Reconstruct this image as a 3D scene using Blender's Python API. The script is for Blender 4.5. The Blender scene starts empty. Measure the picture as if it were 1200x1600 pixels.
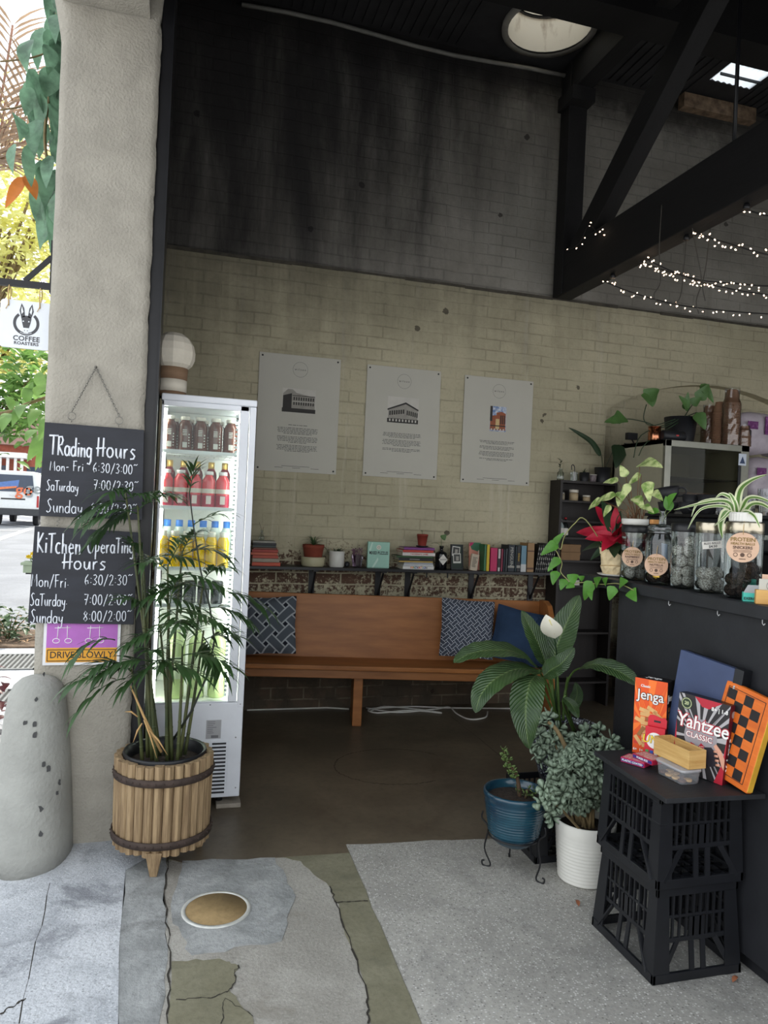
import bpy, math, random
from mathutils import Vector as V, Matrix, Euler, noise
random.seed(7)
SC = bpy.context.scene
COL = SC.collection
PI = math.pi
R = math.radians

# ------------------------------------------------------------------ camera
YAW, PITCH, ROLL, FPX, EYE = 15.8, 0.0, 2.57, 1150.0, 1.5
_y, _p, _r = R(YAW), R(PITCH), R(ROLL)
FWD = V((math.sin(_y)*math.cos(_p), math.cos(_y)*math.cos(_p), math.sin(_p)))
_rt = V((math.cos(_y), -math.sin(_y), 0)); _up = _rt.cross(FWD)
RT = _rt*math.cos(_r) + _up*math.sin(_r); UP = _up*math.cos(_r) - _rt*math.sin(_r)
camd = bpy.data.cameras.new('camera'); cam = bpy.data.objects.new('camera', camd); COL.objects.link(cam)
cam.matrix_world = Matrix(((RT.x, UP.x, -FWD.x, 0), (RT.y, UP.y, -FWD.y, 0), (RT.z, UP.z, -FWD.z, EYE), (0, 0, 0, 1)))
camd.sensor_fit = 'VERTICAL'; camd.sensor_height = 36; camd.lens = 36*FPX/1600; camd.clip_end = 300; camd.clip_start = .02
SC.camera = cam
def P(px, py, ax, val):
    """surveying helper: the world point on the plane ax = val that is seen at a pixel of the 1200 x 1600 photograph"""
    d = FWD + RT*((px-600)/FPX) - UP*((py-800)/FPX); i = 'XYZ'.index(ax)
    t = (val - (0, 0, EYE)[i]) / d[i]
    return V((0, 0, EYE)) + d*t

# ------------------------------------------------------------------ world, exposure
SC.view_settings.view_transform = 'Standard'; SC.view_settings.look = 'None'
SC.view_settings.exposure = 0.35; SC.view_settings.gamma = 1.0; SC.view_settings.use_curve_mapping = False
W = bpy.data.worlds.new('sky'); SC.world = W; W.use_nodes = True
wn = W.node_tree; bg = wn.nodes['Background']
SKY_STRENGTH = 1.65
tcw = wn.nodes.new('ShaderNodeTexCoord'); sep = wn.nodes.new('ShaderNodeSeparateXYZ'); rmp = wn.nodes.new('ShaderNodeValToRGB')
wn.links.new(tcw.outputs['Generated'], sep.inputs[0]); wn.links.new(sep.outputs['Z'], rmp.inputs[0]); wn.links.new(rmp.outputs[0], bg.inputs[0])
rmp.color_ramp.elements[0].position = 0.0; rmp.color_ramp.elements[0].color = (.97, .985, 1, 1)
rmp.color_ramp.elements[1].position = 0.7; rmp.color_ramp.elements[1].color = (.86, .93, 1, 1)
bg.inputs[1].default_value = SKY_STRENGTH
sund = bpy.data.lights.new('sun', 'SUN'); sund.energy = 5.0; sund.angle = R(1.5); sund.color = (1, .93, .8)
sun = bpy.data.objects.new('sun', sund); COL.objects.link(sun)
SUN_FROM = V((.35, .75, .62)).normalized()
sun.rotation_euler = SUN_FROM.to_track_quat('Z', 'Y').to_euler()
SC.cycles.use_denoising = True
try: SC.cycles.denoiser = 'OPENIMAGEDENOISE'
except Exception: pass
SC.cycles.max_bounces = 9; SC.cycles.diffuse_bounces = 5; SC.cycles.transmission_bounces = 8; SC.cycles.transparent_max_bounces = 16
SC.cycles.caustics_reflective = False; SC.cycles.caustics_refractive = False
SC.cycles.sample_clamp_indirect = 6

# ------------------------------------------------------------------ materials
def lin(c):
    return tuple((x/255/12.92 if x/255 <= .04045 else ((x/255+.055)/1.055)**2.4) for x in c)
MATS = {}
def mat(name, rgb, rough=.6, metal=0, var=.12, scale=12, bump=0, bscale=60, spec=.5, trans=0, alpha=1, emit=None, es=1, ior=1.45, coat=0, stretch=(1, 1, 1), rgb2=None, contrast=(.35, .65), detail=5, sub=0, tl=0):
    if name in MATS: return MATS[name]
    m = bpy.data.materials.new(name); m.use_nodes = True; MATS[name] = m
    nt = m.node_tree; b = nt.nodes['Principled BSDF']; N = nt.nodes.new; L = nt.links.new
    c = lin(rgb); b.inputs['Roughness'].default_value = rough; b.inputs['Metallic'].default_value = metal
    b.inputs['Specular IOR Level'].default_value = spec; b.inputs['IOR'].default_value = ior
    b.inputs['Base Color'].default_value = (*c, 1); m.diffuse_color = (*c, 1)
    if trans: b.inputs['Transmission Weight'].default_value = trans
    if alpha < 1: b.inputs['Alpha'].default_value = alpha
    if coat: b.inputs['Coat Weight'].default_value = coat
    if emit: b.inputs['Emission Color'].default_value = (*lin(emit), 1); b.inputs['Emission Strength'].default_value = es
    tc = N('ShaderNodeTexCoord'); mp = N('ShaderNodeMapping'); mp.inputs['Scale'].default_value = stretch; L(tc.outputs['Object'], mp.inputs[0])
    if var or rgb2:
        nz = N('ShaderNodeTexNoise'); nz.inputs['Scale'].default_value = scale; nz.inputs['Detail'].default_value = detail; nz.inputs['Roughness'].default_value = .6
        L(mp.outputs[0], nz.inputs['Vector'])
        cr = N('ShaderNodeValToRGB'); cr.color_ramp.elements[0].position = contrast[0]; cr.color_ramp.elements[1].position = contrast[1]
        c2 = lin(rgb2) if rgb2 else tuple(min(1, x*(1+var)) for x in c)
        c1 = c if rgb2 else tuple(x*(1-var) for x in c)
        cr.color_ramp.elements[0].color = (*c1, 1); cr.color_ramp.elements[1].color = (*c2, 1)
        L(nz.outputs['Fac'], cr.inputs[0]); L(cr.outputs[0], b.inputs['Base Color'])
    if bump:
        n2 = N('ShaderNodeTexNoise'); n2.inputs['Scale'].default_value = bscale; n2.inputs['Detail'].default_value = 4
        L(mp.outputs[0], n2.inputs['Vector']); bp = N('ShaderNodeBump'); bp.inputs['Strength'].default_value = bump; bp.inputs['Distance'].default_value = .01
        L(n2.outputs['Fac'], bp.inputs['Height']); L(bp.outputs[0], b.inputs['Normal'])
    if tl:   # light passing through a leaf
        t = N('ShaderNodeBsdfTranslucent'); mx = N('ShaderNodeMixShader'); mx.inputs[0].default_value = tl
        src = b.inputs['Base Color'].links[0].from_socket if b.inputs['Base Color'].links else None
        if src: L(src, t.inputs[0])
        else: t.inputs[0].default_value = (*c, 1)
        L(b.outputs[0], mx.inputs[1]); L(t.outputs[0], mx.inputs[2]); L(mx.outputs[0], nt.nodes['Material Output'].inputs[0])
    return m
def nodes_of(m):
    nt = m.node_tree; return nt, nt.nodes.new, nt.links.new, nt.nodes['Principled BSDF']

def thin_glass(name, tint=(235, 240, 238), refl=.12, rough=.02):
    """clear pane or vessel wall: mostly see-through, a little mirror"""
    if name in MATS: return MATS[name]
    m = bpy.data.materials.new(name); m.use_nodes = True; MATS[name] = m
    nt = m.node_tree; N = nt.nodes.new; L = nt.links.new
    nt.nodes.remove(nt.nodes['Principled BSDF'])
    tr = N('ShaderNodeBsdfTransparent'); tr.inputs[0].default_value = (*lin(tint), 1)
    gl = N('ShaderNodeBsdfGlossy'); gl.inputs['Roughness'].default_value = rough
    lw = N('ShaderNodeLayerWeight'); lw.inputs[0].default_value = .35
    mr = N('ShaderNodeMapRange'); mr.inputs['To Min'].default_value = refl*.3; mr.inputs['To Max'].default_value = min(1, refl*4)
    L(lw.outputs['Fresnel'], mr.inputs[0])
    mx = N('ShaderNodeMixShader'); L(mr.outputs[0], mx.inputs[0]); L(tr.outputs[0], mx.inputs[1]); L(gl.outputs[0], mx.inputs[2])
    L(mx.outputs[0], nt.nodes['Material Output'].inputs[0]); m.diffuse_color = (.8, .9, .9, .3)
    return m

# ------------------------------------------------------------------ mesh building
class MB:
    def __init__(s): s.v = []; s.f = []
    def add(s, vs, fs, mi=0, sm=False, uvs=None):
        o = len(s.v); s.v += [V(x) for x in vs]
        for k, f in enumerate(fs): s.f.append((tuple(i+o for i in f), mi, sm, uvs[k] if uvs else None))
        return s
    def box(s, x0, x1, y0, y1, z0, z1, mi=0, M=None):
        vs = [V(p) for p in ((x0,y0,z0),(x1,y0,z0),(x1,y1,z0),(x0,y1,z0),(x0,y0,z1),(x1,y0,z1),(x1,y1,z1),(x0,y1,z1))]
        if M is not None: vs = [M @ p for p in vs]
        return s.add(vs, [(0,3,2,1),(4,5,6,7),(0,1,5,4),(1,2,6,5),(2,3,7,6),(3,0,4,7)], mi)
    def bar(s, a, b, w, h, mi=0, up=(0, 0, 1)):
        a, b = V(a), V(b); d = (b-a); L = d.length; d.normalize(); u = V(up)
        if abs(d.dot(u)) > .95: u = V((1, 0, 0))
        sd = d.cross(u).normalized(); u = sd.cross(d)
        vs = [q + sd*(x*w/2) + u*(y*h/2) for q in (a, b) for x, y in ((-1,-1),(1,-1),(1,1),(-1,1))]
        return s.add(vs, [(0,1,2,3),(7,6,5,4),(0,4,5,1),(1,5,6,2),(2,6,7,3),(3,7,4,0)], mi)
    def lathe(s, prof, c=(0, 0, 0), n=24, mi=0, sm=True, cap=True, M=None, sx=1, sy=1):
        c = V(c); vs = []; fs = []
        for r, z in prof:
            for k in range(n):
                a = 2*PI*k/n; p = V((math.cos(a)*r*sx, math.sin(a)*r*sy, z)); vs.append((M @ p if M is not None else p) + c)
        for i in range(len(prof)-1):
            for k in range(n): fs.append((i*n+k, i*n+(k+1) % n, (i+1)*n+(k+1) % n, (i+1)*n+k))
        s.add(vs, fs, mi, sm)
        if cap:
            m = len(prof)-1; o = len(s.v)-len(vs)
            if prof[0][0] > 1e-5: s.f.append((tuple(o+k for k in reversed(range(n))), mi, False, None))
            if prof[m][0] > 1e-5: s.f.append((tuple(o+m*n+k for k in range(n)), mi, False, None))
        return s
    def tube(s, pts, r, n=6, mi=0, sm=True, cap=True, closed=False):
        pts = [V(p) for p in pts]; vs = []; fs = []; m = len(pts)
        if m < 2: return s
        pu = None
        for i, p in enumerate(pts):
            if closed: d = pts[(i+1) % m]-pts[i-1]
            else: d = pts[min(i+1, m-1)]-pts[max(i-1, 0)]
            if d.length < 1e-9: d = V((0, 0, 1))
            d.normalize()
            if pu is None:
                u = V((0, 0, 1)) if abs(d.z) < .9 else V((1, 0, 0))
            else: u = pu
            u = (u - d*u.dot(d)); u = u.normalized() if u.length > 1e-6 else d.orthogonal().normalized(); pu = u; w = d.cross(u)
            rr = r[i] if isinstance(r, (list, tuple)) else r
            for k in range(n): a = 2*PI*k/n; vs.append(p + u*(math.cos(a)*rr) + w*(math.sin(a)*rr))
        for i in range(m if closed else m-1):
            j = (i+1) % m
            for k in range(n): fs.append((i*n+k, i*n+(k+1) % n, j*n+(k+1) % n, j*n+k))
        if cap and not closed: fs.append(tuple(reversed(range(n)))); fs.append(tuple((m-1)*n+k for k in range(n)))
        return s.add(vs, fs, mi, sm)
    def prism(s, poly, a, b, axis='Z', mi=0):
        """a flat outline given thickness: poly in the two other axes, from a to b along axis"""
        def q(p, t): return {'Z': V((p[0], p[1], t)), 'Y': V((p[0], t, p[1])), 'X': V((t, p[0], p[1]))}[axis]
        n = len(poly); vs = [q(p, a) for p in poly] + [q(p, b) for p in poly]
        fs = [tuple(reversed(range(n))), tuple(range(n, 2*n))] + [(i, (i+1) % n, n+(i+1) % n, n+i) for i in range(n)]
        return s.add(vs, fs, mi)
    def ball(s, c, r, n=10, m=7, mi=0, sx=1, sy=1, sz=1, jit=0, sm=True):
        c = V(c); prof = []
        vs = [c + V((0, 0, -r*sz))]; 
        for i in range(1, m):
            a = -PI/2 + PI*i/m
            for k in range(n):
                t = 2*PI*k/n; q = 1 + (random.uniform(-jit, jit) if jit else 0)
                vs.append(c + V((math.cos(a)*math.cos(t)*r*sx*q, math.cos(a)*math.sin(t)*r*sy*q, math.sin(a)*r*sz*q)))
        vs.append(c + V((0, 0, r*sz))); fs = []
        for k in range(n): fs.append((0, 1+(k+1) % n, 1+k))
        for i in range(m-2):
            for k in range(n): fs.append((1+i*n+k, 1+i*n+(k+1) % n, 1+(i+1)*n+(k+1) % n, 1+(i+1)*n+k))
        e = len(vs)-1
        for k in range(n): fs.append((1+(m-2)*n+k, 1+(m-2)*n+(k+1) % n, e))
        return s.add(vs, fs, mi, sm)
    def leaf(s, base, tip, w, up=(0, 0, 1), bend=.1, kind='ovate', n=8, fold=.2, mi=0, ripple=0, curl=0):
        base, tip = V(base), V(tip); d = tip-base; L = d.length
        if L < 1e-6: return s
        if kind == 'heart': n = max(n, 13)
        u = V(up); sd = d.cross(u)
        if sd.length < 1e-6: sd = d.orthogonal()
        sd.normalize(); nr = sd.cross(d).normalized()
        prof = {'ovate': lambda t: math.sin(PI*t**.72)**.85, 'lance': lambda t: math.sin(PI*t**.6)**1.0, 'heart': lambda t: min(1, (t/.2)**.55)*max(0, 1-t)**.7*1.22,
                'linear': lambda t: min(1, t*9)*(1-t**2.2)**.9, 'obovate': lambda t: math.sin(PI*t**1.5)**.8}[kind]
        vs = []; fs = []; uvs = []
        cols = (-1, -.5, 0, .5, 1) if w > .05 else (-1, 0, 1); nc = len(cols)
        for i in range(n+1):
            t = i/n; c = base + d*t + nr*(bend*L*4*t*(1-t)) - V((0, 0, 1))*(curl*L*t*t)
            hw = w/2*max(0, prof(min(max(t, 0), 1)))
            for q in cols:
                a = abs(q); rp = ripple*w*((i % 2)-.5)*(a) if ripple else 0
                vs.append(c + sd*(q*hw) + nr*(fold*hw*a**1.3 + rp))
        for i in range(n):
            for k in range(nc-1):
                fs.append((i*nc+k, i*nc+k+1, (i+1)*nc+k+1, (i+1)*nc+k))
                uvs.append([(cols[k], i/n), (cols[k+1], i/n), (cols[k+1], (i+1)/n), (cols[k], (i+1)/n)])
        return s.add(vs, fs, mi, True, uvs)
    def xf(s, M):
        s.v = [M @ p for p in s.v]; return s
    def mesh(s, name, mats):
        me = bpy.data.meshes.new(name); me.from_pydata([tuple(p) for p in s.v], [], [f[0] for f in s.f]); 
        for m in (mats if isinstance(mats, (list, tuple)) else [mats]): me.materials.append(m)
        me.polygons.foreach_set('material_index', [f[1] for f in s.f]); me.polygons.foreach_set('use_smooth', [f[2] for f in s.f])
        if any(f[3] for f in s.f):
            uv = me.uv_layers.new(name='uv'); i = 0
            for f in s.f:
                for k in range(len(f[0])):
                    if f[3]: uv.data[i].uv = f[3][k]
                    i += 1
        me.update(); return me
    def build(s, name, mats, parent=None, world=False, loc=None, bevel=0, seg=2, rot=None, label=None):
        off = V((0, 0, 0))
        if world and parent is not None: off = world_loc(parent)
        if loc is not None and world: off = V(loc)
        if off.length: s.v = [p-off for p in s.v]
        o = bpy.data.objects.new(name, s.mesh(name, mats)); COL.objects.link(o)
        if parent is not None: o.parent = parent
        if loc is not None: o.location = loc
        if rot is not None: o.rotation_euler = rot
        if bevel:
            b = o.modifiers.new('bevel', 'BEVEL'); b.width = bevel; b.segments = seg; b.limit_method = 'ANGLE'; b.angle_limit = R(40)
        if label: o['label'] = label
        return o
def world_loc(o):
    l = V(o.location)
    while o.parent: o = o.parent; l += o.location
    return l
def thing(name, label, cat, loc=(0, 0, 0), rz=0, group=None, rot=None):
    o = bpy.data.objects.new(name, None); COL.objects.link(o); o.location = loc; o.rotation_euler = rot if rot is not None else (0, 0, rz)
    o.empty_display_size = .05
    return tag(o, label, cat, group)
def tag(o, label, cat, group=None, kind=None):
    o['label'] = label; o['category'] = cat
    if group: o['group'] = group
    if kind: o['kind'] = kind
    return o
def struct(o, label=None):
    o['kind'] = 'structure'
    if label: o['label'] = label
    return o
def dup(root, loc=None, rot=None, label=None, group=None):
    r = root.copy(); COL.objects.link(r)
    if loc is not None: r.location = loc
    if rot is not None: r.rotation_euler = rot
    if label: r['label'] = label
    if group: r['group'] = group
    for ch in list(root.children):
        c = ch.copy(); COL.objects.link(c); c.parent = r
        for g in list(ch.children):
            d = g.copy(); COL.objects.link(d); d.parent = c
    return r
# printed lettering: the built-in typeface turned into a mesh
def text(s, size, m, parent, loc, rot=(PI/2, 0, 0), name='lettering', align='CENTER', ext=.0004, sx=1, bold=0, shear=0, space=1, join=None):
    cu = bpy.data.curves.new('t', 'FONT'); cu.body = s; cu.size = size; cu.align_x = align; cu.align_y = 'CENTER'; cu.extrude = ext; cu.offset = bold; cu.shear = shear
    cu.space_character = space; cu.resolution_u = 3
    ob = bpy.data.objects.new('t', cu); COL.objects.link(ob); dg = bpy.context.evaluated_depsgraph_get(); dg.update()
    me = bpy.data.meshes.new_from_object(ob.evaluated_get(dg)); bpy.data.objects.remove(ob); bpy.data.curves.remove(cu)
    if sx != 1:
        for v in me.vertices: v.co.x *= sx
    me.materials.clear(); me.materials.append(m)
    o = bpy.data.objects.new(name, me); COL.objects.link(o); o.parent = parent; o.location = loc; o.rotation_euler = rot
    return o
# hand-drawn lettering: strokes of a chalk pen
def _c(cx, cy, rx, ry, a0=0, a1=360, n=12): return [(cx+rx*math.cos(R(a0+(a1-a0)*i/n)), cy+ry*math.sin(R(a0+(a1-a0)*i/n))) for i in range(n+1)]
GL = {
 'T': (.62, [[(-.12,1),(.75,1.02)],[(.3,1),(.27,0)]]), 'R': (.55, [[(.05,0),(.07,1)],[(.0,.96),(.35,1),(.46,.8),(.35,.58),(.08,.5),(.5,0)]]),
 'a': (.5, [_c(.22,.27,.2,.26,40,380),[(.42,.52),(.41,.1),(.47,0)]]), 'd': (.5, [_c(.2,.26,.2,.25,40,380),[(.42,1.0),(.41,.1),(.45,0)]]),
 'i': (.2, [[(.08,.5),(.08,0)],[(.08,.68),(.1,.74)]]), 'n': (.46, [[(.04,.52),(.05,0)],[(.05,.3),(.16,.5),(.3,.5),(.36,.36),(.38,0)]]),
 'g': (.5, [_c(.22,.28,.2,.25,40,380),[(.42,.52),(.42,-.18),(.3,-.36),(.08,-.3)]]), 'H': (.62, [[(.1,1.02),(.08,0)],[(.46,1.02),(.44,0)],[(-.06,.42),(.62,.48)]]),
 'o': (.5, [_c(.22,.26,.21,.26,90,450)]), 'u': (.48, [[(.04,.52),(.06,.14),(.18,0),(.32,.08),(.38,.5)],[(.38,.52),(.41,0)]]), 'r': (.36, [[(.05,.52),(.06,0)],[(.06,.3),(.18,.5),(.3,.5)]]),
 's': (.42, [[(.36,.5),(.16,.54),(.06,.42),(.2,.3),(.34,.18),(.26,.02),(.02,0)]]), 'M': (.7, [[(.02,0),(.1,.98),(.3,.3),(.52,1),(.6,0)]]), '-': (.4, [[(.04,.42),(.34,.46)]]),
 'F': (.5, [[(.08,0),(.08,1)],[(.0,1),(.46,1.03)],[(.0,.52),(.38,.56)]]), 'S': (.5, [[(.44,.92),(.26,1.02),(.08,.85),(.2,.58),(.38,.36),(.3,.06),(.1,-.02),(-.02,.1)]]),
 't': (.48, [[(-.06,.94),(.56,.98)],[(.24,.96),(.22,0)]]), 'y': (.46, [[(.04,.52),(.08,.2),(.2,.12),(.36,.3)],[(.4,.52),(.34,-.2),(.2,-.36),(.04,-.28)]]),
 'K': (.56, [[(.06,0),(.06,1.02)],[(.46,.98),(.08,.44),(.5,0)]]), 'c': (.44, [_c(.24,.26,.2,.26,50,310)]), 'h': (.46, [[(.05,1.02),(.05,0)],[(.05,.3),(.18,.5),(.32,.46),(.37,0)]]),
 'e': (.48, [[(.04,.28),(.4,.3),(.36,.46),(.2,.54),(.05,.36),(.08,.1),(.24,0),(.42,.08)]]), 'O': (.7, [_c(.3,.5,.28,.5,90,450,16)]), 'p': (.48, [[(.06,.52),(.04,-.4)],[(.06,.4),(.2,.54),(.38,.4),(.3,.14),(.06,.1)]]),
 '0': (.5, [_c(.22,.5,.2,.48,90,450,14)]), '2': (.5, [[(.04,.8),(.18,1),(.38,.9),(.36,.6),(.04,0),(.46,.03)]]), '3': (.48, [[(.04,.92),(.24,1),(.4,.8),(.16,.54),(.4,.3),(.26,.02),(.02,.08)]]),
 '6': (.5, [[(.36,1),(.12,.66),(.06,.3),(.2,0),(.4,.16),(.34,.44),(.1,.36)]]), '7': (.5, [[(.02,1),(.42,1),(.2,0)],[(.06,.5),(.38,.52)]]), '8': (.5, [[(.24,.54),(.06,.74),(.22,1),(.4,.78),(.24,.54),(.04,.24),(.22,0),(.42,.24),(.24,.54)]]),
 ':': (.2, [[(.08,.62),(.08,.68)],[(.08,.22),(.08,.28)]]), '/': (.45, [[(.02,-.12),(.4,1.05)]]), '~': (.5, [[(.0,.92),(.12,1.04),(.26,.94),(.44,1.08)]]), '.': (.2, [[(.06,.2),(.08,.24)]]), ' ': (.45, []),
}
def strokes(s, h, x0, z0, r, y=0, slope=0, sx=1):
    mb = MB(); x = x0
    for ch in s:
        w, pl = GL[ch]
        for p in pl: mb.tube([(x+q[0]*h*sx, y, z0+q[1]*h+slope*(x-x0)) for q in p], r, n=5)
        x += (w+.1)*h*sx
    return mb
# ------------------------------------------------------------------ materials of the place
def math_n(nt, op, a=None, b=None, v=None):
    n = nt.nodes.new('ShaderNodeMath'); n.operation = op
    for i, x in enumerate((a, b)):
        if x is None: continue
        if isinstance(x, (int, float)): n.inputs[i].default_value = x
        else: nt.links.new(x, n.inputs[i])
    return n.outputs[0]
def ramp(nt, src, stops):
    r = nt.nodes.new('ShaderNodeValToRGB'); e = r.color_ramp.elements
    while len(e) < len(stops): e.new(.5)
    for k, (p, c) in enumerate(stops): e[k].position = p; e[k].color = (*c, 1) if len(c) == 3 else c
    nt.links.new(src, r.inputs[0]); return r.outputs[0]
def noise_n(nt, vec, scale, detail=5, rough=.6, dist=0):
    n = nt.nodes.new('ShaderNodeTexNoise'); n.inputs['Scale'].default_value = scale; n.inputs['Detail'].default_value = detail
    n.inputs['Roughness'].default_value = rough; n.inputs['Distortion'].default_value = dist; nt.links.new(vec, n.inputs['Vector']); return n.outputs['Fac']
def mixc(nt, fac, a, b, mode='MIX'):
    m = nt.nodes.new('ShaderNodeMix'); m.data_type = 'RGBA'; m.blend_type = mode
    for i, x in ((6, a), (7, b)):
        if isinstance(x, tuple): m.inputs[i].default_value = (*x, 1)
        else: nt.links.new(x, m.inputs[i])
    if isinstance(fac, (int, float)): m.inputs[0].default_value = fac
    else: nt.links.new(fac, m.inputs[0])
    return m.outputs[2]
def step(nt, src, a, b):
    m = nt.nodes.new('ShaderNodeMapRange'); m.interpolation_type = 'SMOOTHSTEP'; m.inputs['From Min'].default_value = a; m.inputs['From Max'].default_value = b
    nt.links.new(src, m.inputs[0]); return m.outputs[0]

def brick_wall(name, paint1, paint2, brick1, brick2, mortar, peel_lo, soot=0, bump=.5, raw_below=None):
    m = bpy.data.materials.new(name); m.use_nodes = True; nt, N, L, b = nodes_of(m)
    b.inputs['Roughness'].default_value = .85; b.inputs['Specular IOR Level'].default_value = .25
    tc = N('ShaderNodeTexCoord'); sp = N('ShaderNodeSeparateXYZ'); L(tc.outputs['Object'], sp.inputs[0])
    X, Z = sp.outputs['X'], sp.outputs['Z']
    # courses wander a little
    wob = noise_n(nt, tc.outputs['Object'], 2.2, 2)
    cx = N('ShaderNodeCombineXYZ'); L(X, cx.inputs[0]); L(math_n(nt, 'ADD', Z, math_n(nt, 'MULTIPLY', wob, .022)), cx.inputs[1])
    bk = N('ShaderNodeTexBrick'); L(cx.outputs[0], bk.inputs['Vector']); bk.inputs['Scale'].default_value = 1
    bk.inputs['Brick Width'].default_value = .245; bk.inputs['Row Height'].default_value = .0862; bk.inputs['Mortar Size'].default_value = .0065; bk.inputs['Mortar Smooth'].default_value = .35
    bk.inputs['Color1'].default_value = (*lin(brick1), 1); bk.inputs['Color2'].default_value = (*lin(brick2), 1); bk.inputs['Mortar'].default_value = (*lin(mortar), 1)
    big = noise_n(nt, tc.outputs['Object'], .9, 6, .65); mid = noise_n(nt, tc.outputs['Object'], 5, 6, .65); fine = noise_n(nt, tc.outputs['Object'], 38, 6, .7)
    paint = mixc(nt, step(nt, big, .35, .65), lin(paint1), lin(paint2))
    paint = mixc(nt, math_n(nt, 'MULTIPLY', step(nt, fine, .45, .75), .22), paint, tuple(x*.45 for x in lin(paint1)))
    # joints read a little darker where paint has sunk into them
    jnt = step(nt, bk.outputs['Fac'], .25, .9); jbreak = step(nt, noise_n(nt, tc.outputs['Object'], 3.1, 4), .42, .6)
    paint = mixc(nt, math_n(nt, 'MULTIPLY', math_n(nt, 'MULTIPLY', jnt, jbreak), .32), paint, tuple(x*.35 for x in lin(paint1)))
    # vertical run marks
    mp = N('ShaderNodeMapping'); mp.inputs['Scale'].default_value = (5.5, 5.5, .32); L(tc.outputs['Object'], mp.inputs[0])
    run = noise_n(nt, mp.outputs[0], 1.0, 6, .7)
    paint = mixc(nt, math_n(nt, 'MULTIPLY', step(nt, run, .55, .70), .5), paint, lin((204, 198, 180)) if not soot else lin((120, 116, 108)))
    # dark pock marks
    vo = N('ShaderNodeTexVoronoi'); vo.inputs['Scale'].default_value = 2.6; L(tc.outputs['Object'], vo.inputs['Vector'])
    pk = math_n(nt, 'MULTIPLY', math_n(nt, 'LESS_THAN', math_n(nt, 'ADD', vo.outputs['Distance'], math_n(nt, 'MULTIPLY', fine, .1)), .115), .75)
    paint = mixc(nt, pk, paint, lin((40, 34, 30)))
    col = paint
    if soot:
        # smoke-stained paint: heaviest in long runs and to the upper left
        mp2 = N('ShaderNodeMapping'); mp2.inputs['Scale'].default_value = (2.4, 1, .42); L(tc.outputs['Object'], mp2.inputs[0])
        s1 = noise_n(nt, mp2.outputs[0], 1.1, 8, .68, .3)
        side = step(nt, math_n(nt, 'SUBTRACT', math_n(nt, 'MULTIPLY', Z, .55), math_n(nt, 'MULTIPLY', X, .42)), .7, 2.4)
        soot_skylit = step(nt, math_n(nt, 'SUBTRACT', math_n(nt, 'ADD', math_n(nt, 'MULTIPLY', s1, .9), math_n(nt, 'MULTIPLY', side, .42)), math_n(nt, 'MULTIPLY', step(nt, X, 1.8, 3.6), .2)), .32, .92)  # thinned to the right, putting the skylight's brightening into the colour
        col = mixc(nt, math_n(nt, 'MULTIPLY', soot_skylit, .93), col, lin((30, 29, 31)))
        edge = step(nt, math_n(nt, 'ADD', Z, math_n(nt, 'MULTIPLY', mid, .5)), 5.0, 5.35)  # darker band towards the wall head
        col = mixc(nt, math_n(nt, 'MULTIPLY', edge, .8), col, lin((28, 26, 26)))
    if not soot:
        gr = math_n(nt, 'SUBTRACT', math_n(nt, 'ADD', Z, math_n(nt, 'ADD', math_n(nt, 'MULTIPLY', mid, .9), math_n(nt, 'MULTIPLY', run, 1.0))), math_n(nt, 'MULTIPLY', X, .16))  # ledge soot and grime, plus wall dimming to top and left painted in
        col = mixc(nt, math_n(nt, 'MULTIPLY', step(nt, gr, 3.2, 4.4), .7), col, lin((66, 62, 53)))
    # peeled zone at the shelf, dark unpainted bricks by the floor
    if peel_lo:
        hz = math_n(nt, 'SUBTRACT', 1, math_n(nt, 'MULTIPLY', math_n(nt, 'ABSOLUTE', math_n(nt, 'SUBTRACT', Z, .98)), 1.05))
        mid9 = noise_n(nt, tc.outputs['Object'], 8.5, 7, .68)
        pe = math_n(nt, 'ADD', math_n(nt, 'MULTIPLY', math_n(nt, 'ADD', math_n(nt, 'MULTIPLY', mid9, .6), math_n(nt, 'MULTIPLY', big, .4)), .62), math_n(nt, 'ADD', math_n(nt, 'MULTIPLY', fine, .5), math_n(nt, 'MULTIPLY', hz, .45)))
        pe = step(nt, pe, .93, 1.01)
        inb = math_n(nt, 'SUBTRACT', 1, math_n(nt, 'MULTIPLY', step(nt, bk.outputs['Fac'], .1, .6), .9))
        col = mixc(nt, math_n(nt, 'MULTIPLY', pe, inb), col, mixc(nt, step(nt, fine, .4, .6), bk.outputs['Color'], tuple(x*.75 for x in lin(brick1))))
        low = step(nt, math_n(nt, 'ADD', Z, math_n(nt, 'ADD', math_n(nt, 'MULTIPLY', mid, .35), math_n(nt, 'MULTIPLY', fine, .2))), .86, .70)
        raw = mixc(nt, step(nt, mid, .38, .58), mixc(nt, .55, bk.outputs['Color'], lin((60, 46, 38))), lin((46, 36, 31)))
        col = mixc(nt, math_n(nt, 'MULTIPLY', low, .9), col, raw)
    L(col, b.inputs['Base Color'])
    hgt = math_n(nt, 'SUBTRACT', math_n(nt, 'ADD', math_n(nt, 'MULTIPLY', fine, .35), math_n(nt, 'MULTIPLY', mid, .35)), math_n(nt, 'MULTIPLY', bk.outputs['Fac'], .8))
    bp = N('ShaderNodeBump'); bp.inputs['Strength'].default_value = bump; bp.inputs['Distance'].default_value = .012; L(hgt, bp.inputs['Height']); L(bp.outputs[0], b.inputs['Normal'])
    return m
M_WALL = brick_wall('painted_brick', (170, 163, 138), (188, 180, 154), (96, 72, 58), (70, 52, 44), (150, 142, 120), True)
M_WALLUP = brick_wall('sooty_brick', (150, 146, 138), (124, 120, 112), (70, 60, 52), (60, 50, 45), (110, 104, 96), False, soot=1, bump=.55)

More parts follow.
